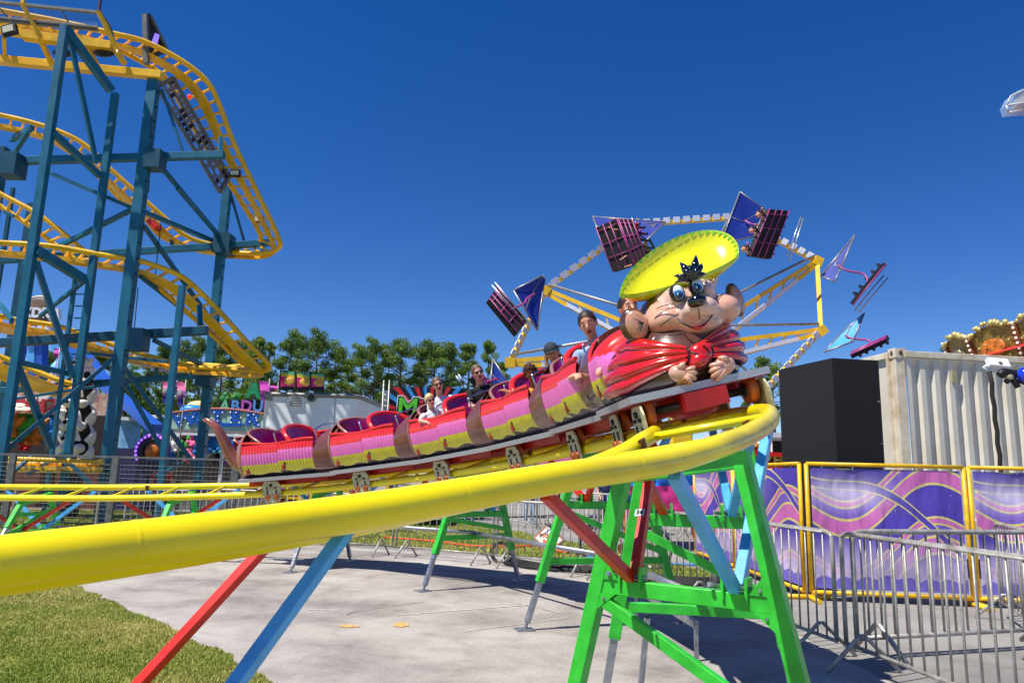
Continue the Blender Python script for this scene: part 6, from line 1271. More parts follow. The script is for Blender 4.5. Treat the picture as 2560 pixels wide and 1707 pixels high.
for ch, u, s_, c in (('M', 1019, .86, C(90, 200, 40)), ('i', 1052, .8, C(214, 40, 50)), ('x', 1085, .8, C(220, 60, 150)), ('e', 1115, .8, C(60, 160, 220)), ('r', 1140, .8, C(240, 180, 40))):
    text('letter_outline', ch, s_ * 1.04, WHT, P(u, 1022, Ym - .08), V((1, 0, -.05)), UP, MX, .02, .08); text('letter_shadow', ch, s_ * 1.02, LINE, P(u, 1022, Ym - .12), V((1, 0, -.05)), UP, MX, .02, .055); text('letter', ch, s_, mat('letter_%s' % ch, c, .4, 0, .15, 6), P(u, 1022, Ym - .16), V((1, 0, -.05)), UP, MX, .02, .02)
for u in (985, 1140): a = P(u, 1080, Ym + .1); mb = MB(); mb.beam((a.x, a.y, 0), a, .12, .12); mb.build('post', TRG, MX)
LT = thing('lattice_mast', 'pale aluminium lattice mast left of the ray sign', 'mast', P(968, 1190, Ym - .3))
for u in (960, 974): a = P(u, 950, Ym - .3); mb = MB(); mb.tube([(a.x, a.y, 0), a], .03, 6); mb.build('mast_tube', STEEL, LT)
for k in range(9): mb = MB(); mb.tube([P(960, 985 + k * 14, Ym - .3), P(974, 992 + k * 14, Ym - .3)], .018, 5); mb.build('mast_rung', STEEL, LT)
boxp('cover_panel', 957, 975, 973, 1110, Ym - .25, .05, mat('panel_pale', C(196, 204, 210), .5, 0, .2, 3), LT)
# nachos and pretzels stand
Yn = 19.; NP_ = thing('snack_stand', 'red snack stand with yellow lettering NACHOS and PRETZELS', 'stand', P(1850, 1200, Yn)); RD = mat('stand_red', C(206, 30, 22), .4, 0, .12, 3); RDD = mat('stand_dark_red', C(150, 20, 18), .45, 0, .15, 3); YT = mat('letter_yellow', C(226, 216, 90), .5)
boxp('sign_band', 1735, 1138, 1965, 1172, Yn, .2, RDD, NP_); boxp('lower_band', 1735, 1162, 1965, 1186, Yn - .08, .12, RD, NP_); boxp('serving_wall', 1735, 1187, 1965, None, Yn + .1, .3, RDD, NP_); boxp('roof', 1735, 1128, 1965, 1138, Yn - .15, 2.4, RD, NP_)
text('lettering', 'NACHOS', .34, YT, P(1795, 1150, Yn - .05), V((1, 0, .0)), UP, NP_, .012, .012, 1.2); text('lettering', 'PRETZELS', .34, YT, P(1906, 1150, Yn - .05), V((1, 0, .0)), UP, NP_, .012, .012, 1.12)
boxp('upper_sign', 1872, 1106, 1930, 1134, Yn + .5, .15, RDD, NP_); text('lettering', 'PRETZELS', .11, YT, P(1902, 1114, Yn + .45), V((1, 0, .0)), UP, NP_, .006, .004, 1.)
mb = MB()
for k in range(12): mb.ell(P(1873 + k * 5, 1106, Yn + .4), .028, None, 6, 4)
for k in range(5): mb.ell(P(1929, 1112 + k * 5, Yn + .4), .025, None, 6, 4)
o = mb.build('bulb_trim', BU, NP_); o['kind'] = 'stuff'
mb = MB(); 
for k, (du, dv, r_) in enumerate(((1885, 1122, .1), (1896, 1126, .12), (1910, 1125, .11), (1921, 1127, .1))): c = P(du, dv, Yn + .47); mb = MB(); mb.tube([c + V((math.cos(a_) * r_, 0, math.sin(2 * a_) * r_ * .5 + math.sin(a_) * .04)) for a_ in [2 * math.pi * q / 16 for q in range(16)]], .022, 6, closed=True); mb.build('painted_pretzel', mat('pretzel_brown', C(190, 120, 50), .5, 0, .2), NP_)
mb = MB(); c = P(1905, 1106, Yn + .7); mb.tube([c, c + V((0, .1, 0))], .2, 20); mb.build('round_sign', mat('sign_silver', C(180, 186, 190), .4, .4, .1), NP_); mb = MB(); mb.tube([c + V((.07, .03, 0)), c + V((.07, .12, 0))], .22, 20); mb.build('round_sign_edge', mat('sign_orange', C(236, 110, 50), .4), NP_)
# dark tent behind the snack stand and the blue and pink tarpaulin booth
TD = thing('dark_tent', 'dark open tent behind the snack stand', 'tent', P(1880, 1200, 24)); boxp('back_wall', 1800, 1085, 2010, None, 26, .1, mat('tent_dark', C(20, 20, 24), .8, 0, .2), TD); boxp('roof', 1800, 1080, 2010, 1092, 24, 2., mat('tent_roof_white', C(220, 220, 220), .6), TD)
for u in (1805, 2005): a = P(u, 1090, 24); mb = MB(); mb.beam((a.x, a.y, 0), a, .08, .08); mb.build('pole', TRG, TD)
TP = thing('tarpaulin_booth', 'booth covered by bright blue tarpaulin over a magenta skirt', 'booth', P(1680, 1290, 15.6)); Yq = 15.6; BLT = mat('tarp_blue', C(20, 120, 226), .5, 0, .2, 2, bump=.3, bscale=4); MGT = mat('tarp_magenta', C(216, 50, 140), .55, 0, .15, 2, bump=.3, bscale=4)
for v0, v1, m_, nm in ((1138, 1216, BLT, 'tarpaulin'), (1214, 1300, MGT, 'skirt')):
    mb = MB(); rows = []
    for j in range(9):
        t = j / 8; rows.append([P(1566 + 172 * i / 24, v0 + (v1 - v0) * t, Yq) + V((0, noise.noise(V((i * .45, j * .5, v0))) * .12 * (1 if nm == 'tarpaulin' else .6) - (.05 if nm == 'skirt' else 0), 0)) for i in range(25)])
    mb.grid(rows); mb.build(nm, m_, TP)
mb = MB(); mb.grid([[P(1566, 1138, Yq), P(1738, 1140, Yq)], [P(1566, 1138, Yq) + V((0, 2, .2)), P(1738, 1140, Yq) + V((0, 2, .2))]]); mb.build('roof', mat('tarp_blue_dark', C(16, 70, 150), .5, 0, .2), TP)
for u in (1568, 1650, 1736): a = P(u, 1134, Yq + .1); mb = MB(); mb.beam((a.x, a.y, 0), a, .05, .05); mb.build('post', TRG, TP)
mb = MB(); mb.prism([P(1712, 1264, Yq - .15), P(1738, 1258, Yq - .15), P(1738, 1276, Yq - .15)], V((0, 1, 0)), .02); mb.build('printed_star', mat('print_star_yellow', C(236, 190, 20), .5), TP)
# pink and blue striped low stall and inflatable behind the middle of the train
LS = thing('low_stall', 'low stall with pink and blue skirt behind the near trestle', 'stall', P(1600, 1300, 20)); 
for k in range(8): boxp('skirt_stripe', 1530 + k * 14, 1262, 1544 + k * 14, None, 20, .1, [MGT, BLT, mat('skirt_orange', C(236, 160, 60), .6)][k % 3], LS)
boxp('table_top', 1525, 1240, 1650, 1264, 19.9, .8, mat('stall_blue', C(30, 70, 190), .5), LS)
PKB = thing('pink_stall_canopy', 'pink canopy low behind the middle wheels of the train', 'canopy', P(1400, 1250, 21)); a = [P(1345, 1150, 21), P(1420, 1128, 21), P(1485, 1142, 21), P(1500, 1156, 21)]; mb = MB(); mb.grid([a, [p + V((0, 2.2, .25)) for p in a]]); mb.build('canopy', MGT, PKB); mb = MB(); mb.grid([[p + V((0, .01, -.25)) for p in a], a]); mb.build('valance', mat('valance_pink', C(236, 120, 180), .6), PKB)
for p in (a[0], a[-1]): mb = MB(); mb.beam((p.x, p.y + .05, 0), p + V((0, .05, 0)), .06, .06); mb.build('post', TRG, PKB)
# yellow stair and railing of the station behind the tail cars
ST = thing('station_railing', 'yellow station railing behind the second last train car', 'railing', P(800, 1300, 16.5)); Yr = 16.6
for v in (1214, 1232, 1248): mb = MB(); mb.beam(P(655, v - 6, Yr), P(905, v + 2, Yr), .05, .05); mb.build('rail', YF, ST)
for k in range(9): a = P(660 + k * 30, 1208, Yr); mb = MB(); mb.beam((a.x, a.y, 0), a, .06, .06); mb.build('post', YF, ST)
for k in range(34): a = P(690 + k * 6.2, 1232, Yr + .05); b = P(690 + k * 6.2, 1205, Yr + .05); mb = MB(); mb.beam(a, b, .02, .02); mb.build('baluster', YF, ST)
WB = thing('white_panel_booth', 'white panelled booth wall behind the wheels of the second car', 'booth', P(950, 1280, 18.5)); boxp('wall_panel', 905, 1196, 968, None, 18.5, .15, mat('booth_white', C(214, 210, 204), .6, 0, .15, 3), WB); mb = MB(); mb.beam(P(970, 1192, 18.4), P(969, 1225, 18.4), .07, .07); mb.build('edge_post', YF, WB)
GH = thing('gravel_heap', 'grey brown gravel heap beyond the pad', 'heap', P(1040, 1290, 21)); mb = MB(); rows = []
for j in range(10): rows.append([P(975 + 150 * i / 16, 1290, 21) + V((0, j * .35, (1.15 * math.sin(math.pi * i / 16) ** .6 * math.sin(math.pi * j / 9) ** .5) + .1 * noise.noise(V((i, j, 2))))) for i in range(17)])
mb.grid(rows); mb.build('mound', ground_mat('gravel', C(150, 138, 124), C(120, 108, 96), C(176, 164, 150), 30, 1.5, .8), GH)
# ------------------------------------------------------------------ prize booth, giant plush dogs and inflatable at far left
Yz = 25.; PZ = thing('prize_booth', 'prize booth with red bulb lettering PRIZE under white panels', 'booth', P(100, 1200, Yz)); boxp('fascia', -20, 980, 300, 1035, Yz, .3, mat('fascia_cream', C(206, 186, 170), .6, 0, .3, 4, dirt=C(150, 80, 70)), PZ); boxp('back_wall', -20, 1036, 300, None, Yz + 3, .1, mat('booth_back', C(50, 36, 34), .8, 0, .3), PZ); boxp('counter', -20, 1160, 300, None, Yz, .6, mat('counter_brown', C(110, 60, 50), .6, 0, .2), PZ)
text('lettering', 'PRIZE', .62, mat('letter_red_bulb', C(206, 50, 60), .5, 0, .3, 20), P(108, 1016, Yz - .05), V((1, 0, 0)), UP, PZ, .02, .02, 1.3)
for k in range(5): boxp('white_panel', 30 + k * 34, 990, 58 + k * 34, 1003, Yz - .04, .06, WHT, PZ)
for u, v in ((48, 1012), (40, 1022), (64, 1022), (155, 1015), (158, 1026)): mb = MB(); mb.ell(P(u, v, Yz - .2), (.22, .08, .06), None, 10, 6); mb.build('lamp', BU, PZ)
for u in (5, 155, 298): a = P(u, 985, Yz); mb = MB(); mb.beam((a.x, a.y, 0), a, .12, .12); mb.build('post', TRG, PZ)
for k, (u, v, m_, s_) in enumerate(((35, 1060, 4, 1.9), (62, 1060, 3, 2.0), (52, 1085, 3, 1.2), (93, 1088, 4, 1.5), (100, 1062, 4, 1.6), (135, 1060, 2, 1.9), (128, 1088, 2, 1.3), (36, 1092, 4, 1.3), (66, 1110, 1, 1.0), (20, 1085, 2, 1.2))):
    o = obj('plush_toy', PM[m_]); o.location = P(u, v, Yz + .6 + .1 * k); o.scale = (s_ * .85,) * 3; tag(o, ['large orange plush at the left end of the prize booth', 'large green plush hanging in the prize booth', 'smaller lime green plush below the large green one', 'golden plush bear in the middle of the prize booth', 'orange plush behind the golden bear', 'large blue plush at the right of the prize booth', 'small bright blue plush below the large blue one', 'small orange plush low at the left of the prize booth', 'small red plush on the prize booth counter', 'small blue plush at the edge of the prize booth'][k], 'plush toy', 'prizes of the prize booth')
DW = mat('plush_dog_white', C(232, 230, 228), .9, 0, .06, 20); DS = mat('plush_dog_black', C(24, 18, 16), .9, 0, .1)
for k, (u, v, s_) in enumerate(((212, 935, 1.0), (208, 985, 1.25), (203, 1040, 1.3), (200, 1092, 1.35), (195, 1132, 1.35))):
    t = thing('plush_dog', ['small white plush dog on top of the stacked dogs', 'spotted plush dog second from the top of the stack', 'spotted plush dog in the middle of the stack', 'spotted plush dog second from the bottom of the stack', 'spotted plush dog at the bottom of the stack'][k], 'plush toy', P(u, v, 21.), group='stack of giant plush dogs'); c = P(u, v, 21.)
    mb = MB(); mb.ell(c, (.3 * s_, .27 * s_, .3 * s_), None, 16, 10); mb.ell(c + V((-.05, -.1, .3)) * s_, (.21 * s_, .2 * s_, .2 * s_), None, 14, 10); mb.ell(c + V((-.12, -.28, .26)) * s_, (.1 * s_, .09 * s_, .08 * s_), None, 10, 8)
    for q in (1, -1): mb.ell(c + V((.26 * q, -.12, -.05)) * s_, (.1 * s_, .1 * s_, .2 * s_), Matrix.Rotation(.5 * q, 3, 'Y'), 10, 8); mb.ell(c + V((.16 * q, -.22, -.24)) * s_, (.11 * s_, .2 * s_, .1 * s_), None, 10, 8)
    me = mb.mesh('body', DW); obj('body', me, t)
    if k:
        for dx, dy, dz, r_ in ((.16, -.19, .1, .15), (-.12, -.2, -.02, .12), (.04, -.22, -.2, .12), (.12, -.16, .38, .1), (-.2, -.12, .2, .1)): mb = MB(); mb.ell(c + V((dx, dy, dz)) * s_, (r_ * s_, .06 * s_, r_ * 1.2 * s_), None, 10, 8); mb.build('spot', DS, t)
    for q in (1, -1): mb = MB(); mb.ell(c + V((.2 * q - .04, -.08, .32)) * s_, (.06 * s_, .07 * s_, .17 * s_), Matrix.Rotation(.35 * q, 3, 'Y'), 10, 8); mb.build('ear', DS if k else DW, t)
    mb = MB(); mb.ell(c + V((-.14, -.36, .28)) * s_, .045 * s_, None, 8, 6); mb.build('nose', DS, t)
    for q in (1, -1): mb = MB(); mb.ell(c + V((-.05 + .08 * q, -.28, .38)) * s_, .03 * s_, None, 8, 6); mb.build('eye', DS, t)
    if k == 4: mb = MB(); mb.beam((c.x, c.y, 0), c - V((0, 0, .3)), .3, .3); mb.build('stand', FLOOD, t)
# tall ride with round emblem and blue slides
YX = 34.; XR = thing('emblem_ride', 'white ride tower with round brown emblem and blue sloping legs', 'ride', P(95, 1200, YX)); c = P(97, 782, YX); mb = MB(); mb.lathe(c, V((0, -1, 0)), [(0, -.1), (.72, -.1), (.72, .1), (.6, .14), (0, .14)], 28); em = mb.build('emblem_disc', mat('emblem_brown', C(120, 92, 74), .6, 0, .5, 3), XR)
mb = MB(); mb.tube([c + V((math.cos(a_) * .76, -.05, math.sin(a_) * .76)) for a_ in [2 * math.pi * q / 30 for q in range(30)]], .07, 8, closed=True); mb.build('emblem_rim', mat('emblem_cream', C(214, 208, 190), .5), em); text('lettering', 'XDR', .62, WHT, c + V((0, -.2, -.05)), V((1, 0, 0)), UP, em, .03, .03, 1.)
for p, q, w_, m_ in (((85, 850, YX), (88, 820, YX), .9, WHT), ((108, 815, YX), (125, 850, YX), .5, WHT), ((60, 855, YX), (80, 830, YX), .5, WHT), ((118, 790, YX), (150, 785, YX), .25, WHT)): mb = MB(); mb.beam(P(*p), P(*q), w_, .5); mb.build('white_strut', m_, XR)
LBL = mat('slide_blue_light', C(96, 176, 240), .4, 0, .08); MBL = mat('slide_blue', C(40, 92, 190), .4, 0, .1)
for p, q, w_, m_ in (((145, 850, YX), (185, 945, YX), .75, LBL), ((185, 860, YX), (260, 960, YX - 4), .6, MBL), ((260, 960, YX - 4), (390, 1070, YX - 8), .45, MBL), ((86, 860, YX), (86, 930, YX), .55, LBL), ((105, 860, YX), (105, 930, YX), .5, MBL), ((60, 850, YX), (40, 940, YX), .4, MBL)): mb = MB(); mb.beam(P(*p), P(*q), w_, w_ * .6); mb.build('sloping_leg', m_, XR)
a = P(95, 925, YX); mb = MB(); mb.beam((a.x, a.y, 0), a, 1.1, .6); mb.build('tower', MBL, XR); mb = MB(); a = P(140, 922, YX); mb.lathe(a, UP, [(.28, 0), (.2, .2), (0, .45)], 12); mb.build('cone_cap', LBL, XR); mb = MB(); mb.beam((a.x, a.y, 0), a, .3, .3); mb.build('tower', WHT, XR)
# blue painted game booths between the teal posts
for k, (u0, v0, u1, Y) in enumerate(((290, 1050, 345, 28), (360, 1045, 425, 29))):
    t = thing('painted_booth', ['booth with pale blue painted wall left of the thin teal post', 'booth with pale blue painted wall behind the thin teal post'][k], 'booth', P((u0 + u1) / 2, 1200, Y), group='pale blue painted booths'); boxp('painted_wall', u0, v0, u1, None, Y, .3, mat('mural_blue', C(130, 190, 226), .6, 0, .4, 2.5, dirt=C(90, 130, 180)), t); boxp('roof', u0 - 6, v0 - 8, u1 + 6, v0, Y - .4, 2, WHT, t)
BO = thing('bulb_game', 'game machine with a bulb lit arch of violet lights behind the fence', 'game', P(382, 1200, 24)); c = P(382, 1128, 24)
for r_, m_ in ((.5, mat('arch_violet', C(90, 40, 150), .4)), (.36, mat('arch_dark', C(30, 20, 40), .5))): mb = MB(); mb.tube([c + V((math.cos(R_(a_)) * r_, 0, math.sin(R_(a_)) * r_)) for a_ in range(-30, 211, 20)], .09, 8); mb.build('arch', m_, BO)
mb = MB(); mb.ell(c, (.26, .1, .26), None, 14, 10); mb.build('disc', mat('disc_orange', C(206, 110, 30), .4, 0, .3, 8), BO); mb = MB()
for a_ in range(-30, 211, 15): mb.ell(c + V((math.cos(R_(a_)) * .5, -.1, math.sin(R_(a_)) * .5)), .045, None, 6, 4)
o = mb.build('bulbs', mat('bulb_violet', C(190, 120, 255), .3, 0, 0, emit=C(170, 110, 255), estr=1.), BO); o['kind'] = 'stuff'; boxp('cabinet', 350, 1150, 415, None, 24.1, .5, mat('cabinet_navy', C(40, 36, 90), .5), BO); boxp('cabinet', 290, 1120, 348, None, 24.3, .5, mat('cabinet_navy', C(40, 36, 90), .5), BO)
# ------------------------------------------------------------------ tall mesh fence behind the low track
FG = mat('fence_grey_tube', C(120, 120, 116), .45, .5, .2, 6); MSH = bpy.data.materials.new('weld_mesh'); MSH.use_nodes = True
TF = [(-60, 16.6), (33, 16.6), (290, 16.5), (590, 16.4), (680, 16.4)]; TL = ['tall mesh fence panel at the left picture edge', 'tall mesh fence panel before the plush dogs', 'tall mesh fence panel behind the tail of the train', 'tall mesh fence panel behind the last car']
for i in range(4):
    a = P(TF[i][0], 1140, TF[i][1]); b = P(TF[i + 1][0], 1150, TF[i + 1][1]); a.z = b.z = 0; za = 1.63; d = (b - a).normalized(); a = a + d * .04; b = b - d * .04; t = thing('mesh_fence_panel', TL[i], 'fence', a.lerp(b, .5), group='tall grey mesh fence panels')
    for p in (a, b): mb = MB(); mb.beam(p, p + UP * za, .07, .07); mb.build('post', FG, t)
    for z in (za - .03, .75, .08): mb = MB(); mb.beam(a + UP * z, b + UP * z, .045, .045); mb.build('rail', FG, t)
    mb = MB(); L0 = (b - a).length; n_ = int(L0 / .095); k = 0
    for q in range(1, n_): p = a.lerp(b, q / n_); mb.tube([p + UP * .1, p + UP * (za - .05)], .0045, 4, caps=False)
    for q in range(1, 16): mb.tube([a + UP * (.1 + q * .095), b + UP * (.1 + q * .095)], .0045, 4, caps=False)
    o = mb.build('wire_mesh', FG, t); o['kind'] = 'stuff'
mb = MB(); t = thing('white_rail', 'long white rail lying along the back of the low track', 'rail', P(400, 1222, 14)); mb.beam(P(-30, 1214, 14.2), P(470, 1222, 14), .045, .06); mb.build('bar', WHT, t)
for u in (40, 250, 440): a = P(u, 1220, 14.1); mb = MB(); mb.beam((a.x, a.y, 0), a, .035, .035); mb.build('post', STEEL, t)
# ------------------------------------------------------------------ small things on the ground
# diamond sign on a wire stand
DS_ = thing('diamond_sign', 'white diamond sign with orange words set against the barricade', 'sign', P(1370, 1420, 11.7)); Yd = 11.75; q = [P(1369, 1309, Yd + .16), P(1411, 1351, Yd), P(1370, 1380, Yd - .13), P(1333, 1343, Yd)]
dn = (q[1] - q[3]).cross(q[0] - q[2]).normalized(); dn = dn if dn.y < 0 else -dn; dup_ = (q[0] - q[2]).normalized(); mb = MB(); mb.prism(q, dn, .015); bo = mb.build('board', mat('sign_board_white', C(226, 228, 232), .5, 0, .05), DS_); cm_ = sum(q, V()) / 4; og = mat('sign_orange_print', C(224, 122, 40), .6, 0, .1)
for i in range(4): mb = MB(); a, b = cm_.lerp(q[i], .9), cm_.lerp(q[(i + 1) % 4], .9); mb.beam(a + dn * .011, b + dn * .011, .012, .004, dn); mb.build('border', og, bo); mb = MB(); mb.beam(q[i], q[(i + 1) % 4], .02, .02); mb.build('edge', STEEL, bo)
text('lettering', 'TICKET', .085, og, cm_ + dn * .014 + dup_ * .035, V((1, 0, -.03)), dup_, bo, .002, .003); text('lettering', 'BOX', .085, og, cm_ + dn * .014 - dup_ * .06, V((1, 0, -.03)), dup_, bo, .002, .003)
for s_ in (-.1, .1): mb = MB(); mb.tube([q[2] + V((0, .02, .05)), V((q[2].x + s_, q[2].y + .15, 0))], .012, 6); mb.build('stand_leg', BLK, DS_)
# bicycle
BK = thing('bicycle', 'cream step through bicycle leaning behind the barricade on the grass', 'bicycle', G(1600, 1395)); Yk = 12.6; CR = mat('bike_cream', C(226, 214, 176), .4, 0, .1); 
w0 = P(1492, 1348, Yk + .3); w1 = P(1632, 1362, Yk - .3); w0.z = .33; w1.z = .33
for c in (w0, w1):
    ax = (w1 - w0).normalized(); r_ = .32; mb = MB(); mb.tube([c + (ax * math.cos(a_) + UP * math.sin(a_)) * r_ for a_ in [2 * math.pi * k / 32 for k in range(32)]], .017, 8, closed=True); wh = mb.build('wheel', BLK, BK); mb = MB(); mb.tube([c + (ax * math.cos(a_) + UP * math.sin(a_)) * (r_ - .025) for a_ in [2 * math.pi * k / 32 for k in range(32)]], .009, 6, closed=True); mb.build('rim', CHROME, wh)
    for k in range(14): a_ = 2 * math.pi * k / 14; mb = MB(); mb.tube([c, c + (ax * math.cos(a_) + UP * math.sin(a_)) * (r_ - .03)], .0025, 4); mb.build('spoke', CHROME, wh)
    mb = MB(); mb.tube([c + (ax * math.cos(R_(a_)) + UP * math.sin(R_(a_))) * (r_ + .035) for a_ in range(20, 171, 15)], .016, 6); mb.build('mudguard', CHROME, BK)
ax = (w1 - w0).normalized(); bb = w0.lerp(w1, .48) + UP * -.04; hd = w1 - ax * .16 + UP * .5; st_ = w0 + ax * .28 + UP * .5
for a, b, r_ in ((hd, bb, .018), (hd - UP * .14, bb + UP * .1, .014), (st_, bb, .016), (st_ - UP * .2, w0, .01), (bb, w0, .01), (hd, w1, .013)): mb = MB(); mb.tube([a, b], r_, 8); mb.build('frame_tube', CR, BK)
mb = MB(); mb.ell(st_ + UP * .1, (.13, .07, .035), None, 12, 8); mb.build('saddle', BLK, BK); mb = MB(); mb.tube([st_, st_ + UP * .08], .012, 6); mb.build('seat_post', CHROME, BK)
nn_ = ax.cross(UP); mb = MB(); mb.tube(catmull([hd + nn_ * .26 - ax * .15 + UP * .16, hd + nn_ * .14 + UP * .18, hd + UP * .12, hd - nn_ * .14 + UP * .18, hd - nn_ * .26 - ax * .15 + UP * .16], 4), .011, 6); mb.build('handlebar', CHROME, BK); mb = MB(); mb.tube([hd, hd + UP * .13], .012, 6); mb.build('stem', CHROME, BK)
mb = MB(); mb.tube([bb + nn_ * .03, bb + nn_ * .036], .085, 18); ch = mb.build('chainring', mat('rust_steel', C(140, 92, 56), .5, .5, .3), BK); mb = MB(); mb.tube([bb - UP * .16 + nn_ * .05, bb + nn_ * .04, bb - nn_ * .04, bb + UP * .16 - nn_ * .05], .008, 6); mb.build('crank', CHROME, ch)
# hoses and cables
def cable(name, label, pts, r, m_):
    mb = MB(); mb.tube(catmull([G(u, v) + UP * (r + .012) for u, v in pts], 8), r, 6); o = mb.build(name, m_); tag(o, label, 'cable', 'hoses and cables on the ground'); return o
OR = mat('hose_orange', C(236, 84, 22), .5); BKC = mat('cable_black', C(22, 22, 24), .7); BLC = mat('hose_blue', C(70, 150, 226), .5)
cable('hose', 'orange hose lying along the grass edge behind the trestles', [(960, 1346), (1080, 1356), (1180, 1368), (1280, 1370), (1345, 1368), (1370, 1378), (1480, 1392)], .022, OR)
cable('hose', 'light blue hose on the ground behind the near trestle', [(1468, 1388), (1480, 1398), (1560, 1408), (1640, 1412), (1740, 1416)], .02, BLC)
for k in range(7): cable('power_cable', ['thick black power cable at the front of the cable bundle', 'black power cable second in the bundle', 'black power cable in the middle of the bundle', 'black power cable fourth in the bundle', 'black power cable at the back of the bundle', 'black power cable crossing the far asphalt', 'black power cable on the grass before the bicycle'][k], [[(1262, 1398 + 4 * k), (1360, 1416 + 3 * k), (1480, 1424 + 3 * k), (1600, 1440 + 3 * k), (1760, 1452 + 4 * k), (1830, 1440)], 0][0] if k < 5 else [[(1140, 1300), (1300, 1294), (1440, 1288)], [(1400, 1382), (1460, 1390), (1540, 1398), (1640, 1404)]][k - 5], .024, BKC)
mb = MB(); c = G(1252, 1408); CO = thing('cable_coil', 'coil of black cable and clips beside the trestle foot', 'cable', c)
for k in range(4): mb = MB(); mb.tube([c + V((math.cos(a_) * (.13 + .015 * k), .03 * math.sin(a_ * 2), .17 + math.sin(a_) * (.14 + .01 * k))) for a_ in [2 * math.pi * q / 18 for q in range(18)]], .011, 6, closed=True); mb.build('loop', BKC if k % 2 else STEEL, CO)
# a few people in the crowd behind
def bystander(label, u, v, Y, shirt, legs_, hair_, k=1.):
    f_ = P(u, v, Y); f_.z = 0; M = Matrix.Translation(f_ + UP * 1.55 * k) @ Matrix.Rotation(R_(-90), 4, 'Z'); mbs = []; s_ = k
    h1 = MB(); h1.ell((0, 0, .02 * s_), (.098 * s_, .078 * s_, .115 * s_), None, 12, 8); t1 = MB(); t1.tube([V((0, 0, -.1)) * s_, V((0, 0, -.17)) * s_], .05 * s_, 10); h1.v += []; b1 = MB(); b1.ell(V((0, 0, -.38)) * s_, (.12 * s_, .19 * s_, .24 * s_), None, 14, 10); l1 = MB(); b1.ell(V((0, 0, -.6)) * s_, (.11 * s_, .16 * s_, .14 * s_), None, 12, 8)
    for q in (1, -1): l1.tube([V((0, .09 * q, -.65)) * s_, V((.03, .1 * q, -1.08)) * s_, V((0, .1 * q, -1.48)) * s_], [.09 * s_, .065 * s_, .045 * s_], 10); l1.ell(V((.06, .1 * q, -1.51)) * s_, (.12 * s_, .045 * s_, .04 * s_), None, 10, 6)
    a1 = MB()
    for q in (1, -1): a1.tube([V((0, .19 * q, -.24)) * s_, V((.0, .26 * q, -.5)) * s_, V((.16, .2 * q, -.66)) * s_], [.055 * s_, .042 * s_, .03 * s_], 8); a1.ell(V((.2, .2 * q, -.69)) * s_, (.06 * s_, .03 * s_, .04 * s_), None, 8, 6)
    me = remesh([(h1, 0), (t1, 0), (b1, 1), (l1, 2), (a1, 0)], .022)
    for m_ in (SK1, shirt, legs_): me.materials.append(m_)
    t = thing('person', label, 'person', mtx=M, group='people in the crowd behind'); obj('body', me, t, True); mb = MB(); mb.ell((-.02 * s_, 0, .06 * s_), (.105 * s_, .086 * s_, .1 * s_), None, 12, 8); mb.build('hair', hair_, t, True)
BSP = mat('tee_blue', C(50, 120, 190), .8); bystander('person in blue top beside the snack stand', 1938, 1150, 20.5, BSP, TK, HL); bystander('person in pale top beside the black box by the snack stand', 1952, 1150, 20.2, WT, TK, HB)
bystander('person in red top seen through the tall mesh fence', 405, 1200, 19.2, TR_, TK, HB); bystander('person in pale top behind the second trestle', 1176, 1210, 22, WT, JB, HL); bystander('person in dark top behind the middle of the train track', 1325, 1200, 23, TK, JB, HB); bystander('person in dark blue standing behind the near trestle', 1518, 1240, 21, mat('tee_navy', C(40, 48, 90), .8), TK, HB)
# ------------------------------------------------------------------ pine trees along the back
PINE = bpy.data.materials.new('pine_needles'); PINE.use_nodes = True; n = PINE.node_tree.nodes; l = PINE.node_tree.links; b = n['Principled BSDF']; b.inputs['Roughness'].default_value = .65; b.inputs['Specular IOR Level'].default_value = .3
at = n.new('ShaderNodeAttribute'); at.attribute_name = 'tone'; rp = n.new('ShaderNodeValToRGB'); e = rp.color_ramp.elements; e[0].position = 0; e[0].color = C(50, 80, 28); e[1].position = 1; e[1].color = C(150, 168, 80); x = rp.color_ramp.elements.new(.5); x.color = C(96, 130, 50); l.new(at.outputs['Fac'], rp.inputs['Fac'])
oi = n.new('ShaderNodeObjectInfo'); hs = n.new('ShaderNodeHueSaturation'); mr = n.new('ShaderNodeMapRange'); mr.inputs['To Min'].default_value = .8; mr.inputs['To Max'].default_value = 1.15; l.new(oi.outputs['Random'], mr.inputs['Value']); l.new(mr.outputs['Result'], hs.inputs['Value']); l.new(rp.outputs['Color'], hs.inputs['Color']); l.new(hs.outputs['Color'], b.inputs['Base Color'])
tr_ = n.new('ShaderNodeBsdfTranslucent'); tr_.inputs['Color'].default_value = C(120, 140, 50); ms = n.new('ShaderNodeMixShader'); ms.inputs[0].default_value = .22; l.new(b.outputs[0], ms.inputs[1]); l.new(tr_.outputs[0], ms.inputs[2]); l.new(ms.outputs[0], n['Material Output'].inputs['Surface'])
BARK = mat('pine_bark', C(104, 82, 66), .9, 0, .3, 5)
